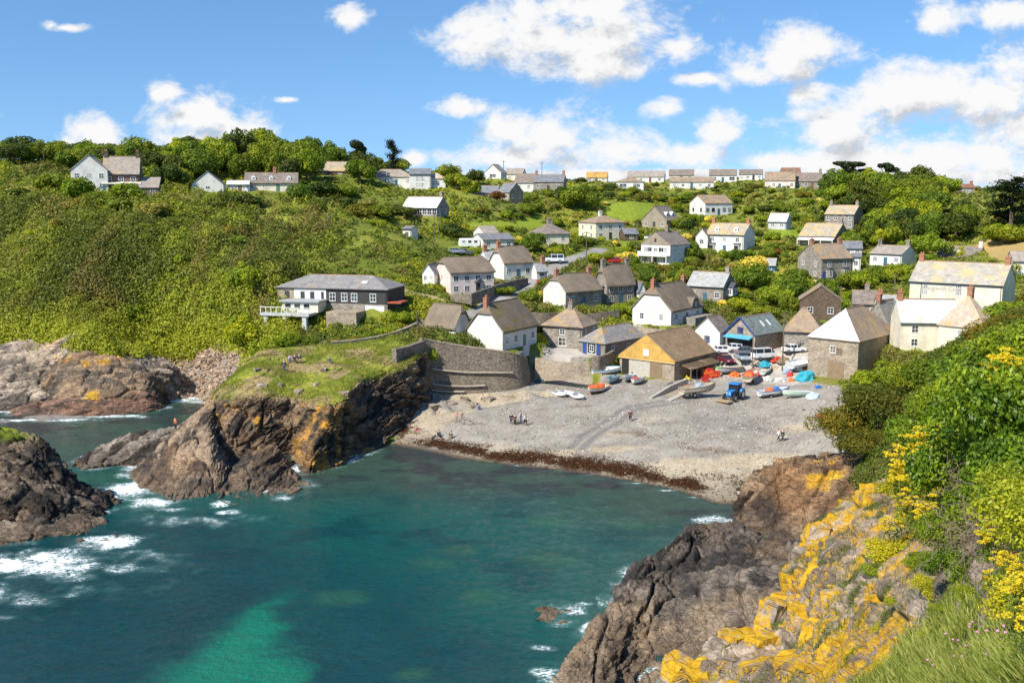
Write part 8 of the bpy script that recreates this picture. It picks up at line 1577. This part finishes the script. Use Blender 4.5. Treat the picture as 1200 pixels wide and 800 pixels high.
def tractor(px, py, head):
    p = ground(px, py); root = thing('tractor', 'blue cab tractor with a timber platform on its front loader', 'tractor', p, R(head)); TB = flat((.03, .22, .55), .4, name='tractor_blue')
    MB().prism([(.2, .75), (2.0, .75), (2.0, 1.45), (.2, 1.6)], -.42, .42, 'y').build('bonnet', TB, root, bevel=.08); MB().box(-1.2, 1.8, -.3, .3, .55, .95).build('chassis', BLACKP, root)
    c = MB().prism([(-1.1, 1.0), (.35, 1.0), (.25, 2.35), (-1.0, 2.35)], -.72, .72, 'y').build('cab_glass', GLASS, root); MB().box(-1.2, .5, -.85, .85, 2.36, 2.55).build('cab_roof', TB, root, bevel=.06)
    for x in (-1.05, -.3, .3):
        for sy in (-.74, .74): MB().tube([(x, sy, 1.0), (x * .95, sy, 2.36)], .05, 5).build('cab_post', BLACKP, c)
    for sy in (-1, 1):
        w_ = MB().tube([(-.75, sy * .95 - .25, .8), (-.75, sy * .95 + .25, .8)], .8, 20).build('rear_wheel', BLACKP, root); MB().tube([(-.75, sy * .95 - .27, .8), (-.75, sy * .95 + .27, .8)], .42, 14).build('rim', WHITEP, w_)
        w_ = MB().tube([(1.55, sy * .85 - .17, .5), (1.55, sy * .85 + .17, .5)], .5, 16).build('front_wheel', BLACKP, root); MB().tube([(1.55, sy * .85 - .19, .5), (1.55, sy * .85 + .19, .5)], .26, 12).build('rim', WHITEP, w_)
        MB().prism([(-1.5, 1.3), (-1.2, 1.75), (-.3, 1.75), (-.1, 1.3)], sy * .95 - .28, sy * .95 + .28, 'y').build('mudguard', TB, root, bevel=.03); MB().box(1.95, 2.05, sy * .25 - .1, sy * .25 + .1, 1.15, 1.3).build('headlight', WHITEP, root)
        MB().tube([(.6, sy * .62, 1.3), (2.2, sy * .62, 1.0), (2.7, sy * .62, .35)], .07, 6).build('loader_arm', BLACKP, root)
    m = MB()
    for k in range(6): m.box(2.6, 4.3, -1.1 + k * .37, -1.1 + k * .37 + .33, .28, .36)
    m.box(2.7, 2.85, -1.1, 1.1, .16, .279).box(4.0, 4.15, -1.1, 1.1, .16, .279); m.build('timber_platform', flat((.46, .33, .19), .8, name='pale_timber'), root)
tractor(860, 468, -128)
# ------------------------------------------------------------------ people
SKIN = flat((.55, .33, .24), .6, var=.05, name='skin')
def skinned(name, J, E, root=0, sub=1):
    me = bpy.data.meshes.new(name); me.from_pydata([j[:3] for j in J], E, []); o = bpy.data.objects.new(name, me); COL.objects.link(o)
    bm = bmesh.new(); bm.from_mesh(me); L = bm.verts.layers.skin.verify()
    for i, v in enumerate(bm.verts): v[L].radius = (J[i][3], J[i][4] if len(J[i]) > 4 else J[i][3]); v[L].use_root = (i == root)
    bm.to_mesh(me); bm.free(); s = o.modifiers.new('s', 'SKIN'); s.use_smooth_shade = True; b = o.modifiers.new('b', 'SUBSURF'); b.levels = b.render_levels = sub
    dg = bpy.context.evaluated_depsgraph_get(); out = bpy.data.meshes.new_from_object(o.evaluated_get(dg)); bpy.data.objects.remove(o); out.name = name; return out
def pose(kind):
    if kind == 'sit': hip = .22; kn = [(.12, -.42, .40), (-.12, -.40, .42)]; an = [(.13, -.55, .06), (-.13, -.62, .06)]; lean = -.06
    elif kind == 'bench': hip = .47; kn = [(.12, -.42, .49), (-.12, -.42, .49)]; an = [(.13, -.46, .07), (-.13, -.44, .07)]; lean = -.05
    elif kind == 'walk': hip = .90; kn = [(.10, -.16, .50), (-.10, .10, .48)]; an = [(.10, -.26, .07), (-.10, .34, .12)]; lean = -.05
    else: hip = .92; kn = [(.10, -.02, .49), (-.10, .0, .49)]; an = [(.12, 0, .07), (-.11, .02, .07)]; lean = 0
    y = lean; z = hip
    sh = z + .50; J = [(0, 0, z, .13, .10), (0, y * .5, z + .22, .13, .09), (0, y, z + .45, .15, .10), (0, y * 1.1, z + .56, .055), (0, y * 1.1 - .02, z + .66, .085, .095), (0, y * 1.1 - .02, z + .78, .08, .09), (0, y * 1.1 - .125, z + .70, .018)]
    E = [(0, 1), (1, 2), (2, 3), (3, 4), (4, 5), (4, 6)]
    for s, k, a in ((0, kn[0], an[0]), (1, kn[1], an[1])):
        b = len(J); sx = 1 if s == 0 else -1; J += [(sx * .10, 0 if kind in ('stand', 'walk') else -.05, z - .06, .085), (*k, .06), (*a, .042), (a[0], a[1] - .14, .04, .035)]; E += [(0, b), (b, b + 1), (b + 1, b + 2), (b + 2, b + 3)]
        b = len(J); f = (-.16 if sx > 0 else .14) if kind == 'walk' else (-.3 if kind in ('sit', 'bench') else -.03)
        hx, hy, hz = sx * .24, y + f, sh - .52 + (.15 if kind in ('sit', 'bench') else 0)
        J += [(sx * .19, y, sh - .04, .06), (sx * .26, y + f * .35, sh - .28, .045), (hx, hy, hz, .03), (hx, hy - .05, hz - .09, .034)]; E += [(2, b), (b, b + 1), (b + 1, b + 2), (b + 2, b + 3)]
        for q in range(4): J.append((hx + (q - 1.5) * .018, hy - .065, hz - .16 + .01 * abs(q - 1.5), .008)); E.append((b + 3, len(J) - 1))
        J.append((hx - sx * .04, hy - .06, hz - .10, .009)); E.append((b + 3, len(J) - 1))
    body = skinned('person', J, E)
    g = lambda j, m: (j[0], j[1], j[2], j[3] * m, (j[4] if len(j) > 4 else j[3]) * m)
    la = 7; ra = la + 13 - 0
    n1 = 7; step = 4 + 4 + 5
    T_ = [g(J[0], 1.28), g(J[1], 1.35), g(J[2], 1.32)]; TE = [(0, 1), (1, 2)]
    P_ = [g(J[0], 1.25)]; PE = []
    for s in (0, 1):
        b = n1 + s * step; k = len(P_); P_ += [g(J[b], 1.38), g(J[b + 1], 1.42), (J[b + 2][0], J[b + 2][1], J[b + 2][2] + .03, .058)]; PE += [(0, k), (k, k + 1), (k + 1, k + 2)]
        k = len(T_); T_ += [g(J[b + 4], 1.4), g(J[b + 5], 1.5), g(J[b + 6], 1.5)]; TE += [(2, k), (k, k + 1), (k + 1, k + 2)]
    hair = lump(3, .098, .112, .12, .06, 2); hair.transform(Matrix.Translation((0, y * 1.1 + .012, z + .755)))
    return body, skinned('jacket', T_, TE), skinned('trousers', P_, PE), hair
PO = {k: pose(k) for k in ('stand', 'walk', 'sit', 'bench')}
HAIRS = [flat((.05, .035, .022), .7, name='dark_hair'), flat((.25, .17, .08), .7, name='fair_hair'), flat((.45, .43, .40), .7, name='grey_hair')]
def person(px, py, kind, head, top, legs, label, s=1., hair=0, up=0., ymin=90, P=None):
    p = hit(px, py, ymin) if P is None else P
    b, j, t, h = PO[kind]; o = link('person', b, SKIN, None, p + np.array([0, 0, up]), R(head)); o.scale = (s, s, s); tag(o, label, 'person')
    for nm, me, m in (('jacket', j, flat(top, .8, name='cloth')), ('trousers', t, flat(legs, .8, name='cloth')), ('hair', h, HAIRS[hair])):
        if not me.materials: me.materials.append(m)
        c_ = link(nm, me, None, o); c_.material_slots[0].link = 'OBJECT'; c_.material_slots[0].material = m
NAVY = (.02, .03, .07); JEAN = (.07, .11, .20); BLK = (.02, .02, .022); WHT = (.75, .75, .74); TANC = (.35, .27, .18); PNK = (.6, .3, .3)
person(599, 498, 'stand', 20, BLK, JEAN, 'person in black leftmost of the walking group on the sand'); person(603.5, 498.5, 'stand', -30, (.12, .03, .05), BLK, 'person in dark maroon second in the walking group on the sand'); person(610, 496, 'stand', 60, (.5, .55, .68), (.3, .33, .42), 'person in pale blue third in the walking group on the sand'); person(615.5, 499, 'walk', 40, WHT, BLK, 'person in white top and black trousers walking at the right of the group')
person(535, 494, 'stand', 0, PNK, TANC, 'child in pink standing on the sand left of the other child', .75, 1); person(541.5, 493, 'walk', 30, TANC, TANC, 'child in tan clothes right of the child in pink', .8, 1); person(514, 512, 'sit', 30, NAVY, BLK, 'person in navy sitting on the rocks by the water', 1, 0); person(529, 513, 'sit', -30, BLK, TANC, 'person in black sitting on the sand right of the one in navy'); person(488, 507, 'sit', 40, (.7, .12, .10), (.6, .2, .18), 'person in red sitting at the foot of the shadowed headland')
person(738.5, 494, 'stand', 0, (.10, .02, .035), BLK, 'lone person in dark maroon standing in the middle of the beach'); person(912, 518, 'walk', -70, WHT, JEAN, 'person in white shirt and jeans left of the couple on the shingle'); person(917, 517.5, 'walk', -50, BLK, BLK, 'person in dark clothes and pale cap right of the couple on the shingle', .96, 2)
person(631, 446, 'stand', 0, BLK, BLK, 'person in black standing below the terrace wall'); person(635, 446, 'stand', 40, NAVY, (.05, .2, .2), 'person in navy beside the one in black below the terrace wall'); person(561, 480, 'sit', 20, (.12, .25, .45), JEAN, 'person in blue sitting on the grey rocks below the sea wall'); person(566, 469, 'sit', -20, (.55, .5, .5), BLK, 'person in pale top sitting highest on the rocks below the sea wall'); person(573, 469, 'sit', 20, (.2, .2, .25), BLK, 'person in dark grey sitting right of the one in pale top')
def on_head(px, py):
    d = np.linalg.norm(PX(HEAD.reshape(-1, 3)) - np.array([px, py]), axis=1); q = HEAD.reshape(-1, 3)[d < 4]; return q[np.argmin(q[:, 1])] if len(q) else W(px, py, 136)
person(333, 431, 'stand', 160, NAVY, JEAN, 'person in navy standing on the bare earth of the headland', P=on_head(333, 431), hair=2); person(387.5, 420, 'sit', 30, (.05, .18, .09), (.1, .16, .12), 'person in green sitting on the headland grass', P=on_head(387.5, 421)); person(206, 501, 'stand', -40, (.80, .17, .02), BLK, 'angler in an orange jacket standing on the long rock arm', P=W(206, 503.5, 127.2))
def bench():
    p = on_head(346, 420); root = thing('park_bench', 'wooden bench with three people sitting on it on the headland', 'bench', p, R(14)); m = MB()
    for k in range(3): m.box(-1.1, 1.1, -.38 + k * .14, -.26 + k * .14, .42, .46)
    m.build('seat', WOODP, root); MB().box(-1.1, 1.1, .06, .10, .55, .68).box(-1.1, 1.1, .08, .12, .72, .85).build('backrest', WOODP, root)
    for x in (-.95, .95):
        for y in (-.34, .08): MB().box(x - .04, x + .04, y - .04, y + .04, -.2, .42 if y < 0 else .85).build('leg', WOODP, root)
    for k, (dx, c_, l, lab) in enumerate([(-.65, (.55, .5, .52), JEAN, 'person in pale grey leftmost on the headland bench'), (0, (.12, .05, .14), BLK, 'person in dark purple in the middle of the headland bench'), (.65, BLK, TANC, 'person in black rightmost on the headland bench')]):
        a = R(14); person(0, 0, 'bench', 14, c_, l, lab, P=p + np.array([math.cos(a) * dx + .12 * math.sin(a), math.sin(a) * dx - .12 * math.cos(a), -.02]), hair=k % 3)
bench()
heap_ = None
def terrace_people():
    for px, py, c_, lab in [(549, 411, (.45, .08, .07), 'person in red sitting on the sea wall terrace'), (555, 412, (.10, .15, .35), 'person in blue sitting on the sea wall terrace'), (562, 412, TANC, 'person in tan sitting rightmost on the sea wall terrace')]:
        p = hit(px, py, 158); 
        if p is not None: person(px, py, 'sit', 10, c_, BLK, lab, P=p)
terrace_people()
# rock ledges at the water's edge below the sea wall
for k_, (px, py, L, lab) in enumerate([(490, 508, 3.2, 'grey green weedy rock at the foot of the shadowed headland'), (500, 514, 2.6, 'low weedy rock by the sitting person in navy'), (505, 478, 3.0, 'flat grey rock at the left foot of the sea wall'), (530, 474, 3.4, 'flat grey rock in the middle foot of the sea wall'), (556, 476, 2.6, 'flat grey rock under the person in blue'), (575, 468, 2.6, 'flat grey rock at the right foot of the sea wall'), (545, 468, 2.4, 'small grey rock close under the sea wall'), (482, 517, 2.2, 'weedy boulder at the left end of the beach')]):
    p = hit(px, py, 100); o = link('beach_rock', chisel(900 + k_, L, L * .6, .8, 0), ROCKM, None, p, R(15 * k_)); tag(o, lab, 'rock'); o.rotation_euler = (.1, .08, R(20 * k_ - 40))

for k_, (px, py, m_, sx, lab) in enumerate([(861, 441, ORANGE, .9, 'orange net heap between the tractor and the grey boat'), (887, 441, RED, .7, 'red gear heap right of the cream fishing boat'), (900, 446, flat((.55, .55, .52), .8, name='pale_rope'), .9, 'pale rope heap behind the orange and blue laden boat'), (843, 434, flat((.30, .42, .16), .8, name='green_net'), .8, 'green net heap behind the fish crates'), (836, 432, flat((.62, .60, .52), .8, name='white_sheet'), 1.0, 'white sheeted heap behind the fish crates'), (868, 434, flat((.22, .16, .1), .9, name='dark_net'), .8, 'dark brown net heap beside the silver blue car'),
                                                (914, 447, flat((.66, .64, .6), .8, name='white_net'), .9, 'white net heap in the gap behind the pale green boat'), (928, 447, ORANGE, .6, 'orange gear heap left of the big teal tarpaulin'), (905, 432, flat((.45, .36, .25), .9, name='straw_rope'), .9, 'straw coloured rope heap right of the turquoise tarpaulin'), (959, 455, BLUEB, .6, 'blue gear heap at the edge of the tamarisk')]):
    heap(px, py, 'net_heap', lab, 'net', m_, sx, sx * .8, sx * .8)
for k_, (px, py, L, lab) in enumerate([(306, 448, 1.6, 'bare grey rock on the left part of the headland top'), (372, 447, 2.4, 'long low grey outcrop in the headland turf'), (352, 455, 1.5, 'small outcrop near the front edge of the headland'), (380, 430, 1.4, 'dark rock beside the person in green'), (300, 430, 2.0, 'pale rock left of the person in navy on the headland'), (330, 448, 1.2, 'little rock in the bare earth of the headland'), (405, 458, 1.5, 'grassy rock on the rib of the headland')]):
    o = link('outcrop', chisel(930 + k_, L, L * .6, .7, 0), ROCKM, None, on_head(px, py) - np.array([0, 0, .05]), R(30 * k_)); tag(o, lab, 'rock')

# shingle stones and cast-up weed, beyond counting
def shingle():
    bm = bmesh.new(); bmesh.ops.create_icosphere(bm, subdivisions=1, radius=1); v0 = np.array([v.co for v in bm.verts]); f0 = np.array([[v.index for v in f.verts] for f in bm.faces]); bm.free()
    m = inpoly(GX.ravel(), GY.ravel(), Z_BEACH) & (GZ.ravel() > .3) & (GY.ravel() < 172) & (GY.ravel() > 95); idx = np.nonzero(m)[0]; n = 5200; c = rng.choice(idx, n); P = np.stack([GX.ravel()[c], GY.ravel()[c], GZ.ravel()[c]], -1) + rng.normal(size=(n, 3)) * np.array([.25, .25, 0])
    P[:, 2] = HZ(P[:, 0], P[:, 1]); s = .05 + .16 * rng.random(n) ** 3; V = v0[None] * s[:, None, None] * rng.uniform(.7, 1.3, (n, 1, 3)) * np.array([1.2, 1, .6]); V = (V + P[:, None]).reshape(-1, 3); Fs = (f0[None] + (np.arange(n) * len(v0))[:, None, None]).reshape(-1, 3)
    col = np.repeat(mix((.16, .145, .13), (.52, .48, .42), rng.random(n)), len(v0), 0); tag(link('pebbles', np_mesh('pebbles', V, Fs, col, True), attr_mat('pebble_stone', .8, .25, 8, .3, .02, .2, 6)), 'grey pebbles strewn over the shingle', 'pebbles', None, 'stuff')
    z = GZ.ravel(); w = np.where(inpoly(GX.ravel(), GY.ravel(), Z_BEACH) & (GY.ravel() > 90), np.exp(-((z - .42) / .22) ** 2) * sstep(-.2, .25, n2(GX.ravel(), GY.ravel(), 4, 5, 37, .65) + .12) + .035 * np.exp(-((z - 1.75) / .12) ** 2) * sstep(.0, .3, n2(GX.ravel(), GY.ravel() * 2, 4.5, 4, 33)), 0); n = 16000; c = rng.choice(len(w), n, p=w / w.sum()); x, y = GX.ravel()[c] + rng.normal(size=n) * .2, GY.ravel()[c] + rng.normal(size=n) * .25
    P = np.stack([x, y, HZ(x, y) + .02 + .10 * rng.random(n)], -1); V, Fs, cc = cards(P, unit(rng.normal(size=(n, 3)) * .5 + np.array([0, 0, 1])), .13 * rng.uniform(.6, 1.5, n), mix((.055, .026, .012), (.17, .075, .03), rng.random(n)), .4); tag(link('seaweed', np_mesh('seaweed', V, Fs, cc), LEAFS), 'brown seaweed cast up along the waterline', 'seaweed', None, 'stuff')
shingle()
# ------------------------------------------------------------------ say of every plant where it stands
def cap16(s):
    w = s.split(); return ' '.join(w[:16])
_used = {}
for o in COL.objects:
    if o.parent is None and o.get('label'): _used[o['label']] = 1
_LM = np.array([(a, b) for a, b, c in LM]); _LN = [c for a, b, c in LM]
for root, kind, px, py, r, h in sorted(PL, key=lambda q: -q[4] * F / max(1, q[0].location.y)):
    if root.get('label'): continue
    col, noun = WORDS[kind]; ang = r * F / root.location.y
    d = np.hypot(_LM[:, 0] - px, (_LM[:, 1] - py) * 1.3); order = np.argsort(d); done = False
    sizes = ['', 'small ', 'large ', 'tiny ', 'low ', 'wide ']
    sz0 = 'small ' if ang < 9 else ('large ' if ang > 20 else '')
    for rel2 in (False, True):
        for i in order[:4]:
            dx, dy = px - _LM[i, 0], py - _LM[i, 1]
            rel = ('just left of' if dx < 0 else 'just right of') if abs(dx) > abs(dy) * 1.2 else ('above' if dy < -8 else 'below')
            if d[i] > 60: rel = {'just left of': 'well left of', 'just right of': 'well right of', 'above': 'high above', 'below': 'well below'}[rel]
            if rel2: rel = ('upper left of' if dx < 0 else 'upper right of') if dy < 0 else ('lower left of' if dx < 0 else 'lower right of')
            for sz in [sz0] + ([''] if sz0 else []):
                lab = cap16(f"{sz}{col} {noun} {rel} {_LN[i]}")
                if lab not in _used: done = True; break
            if done: break
        if done: break
    if not done:
        i = order[0]; j = order[1]; lab = cap16(f"{col} {noun} between {_LN[i]} and {_LN[j]}")
        if lab in _used: root['group'] = lab[:80]; [q[0].__setitem__('group', lab[:80]) for q in PL if q[0].get('label') == lab]
    root['label'] = lab; _used[lab] = 1
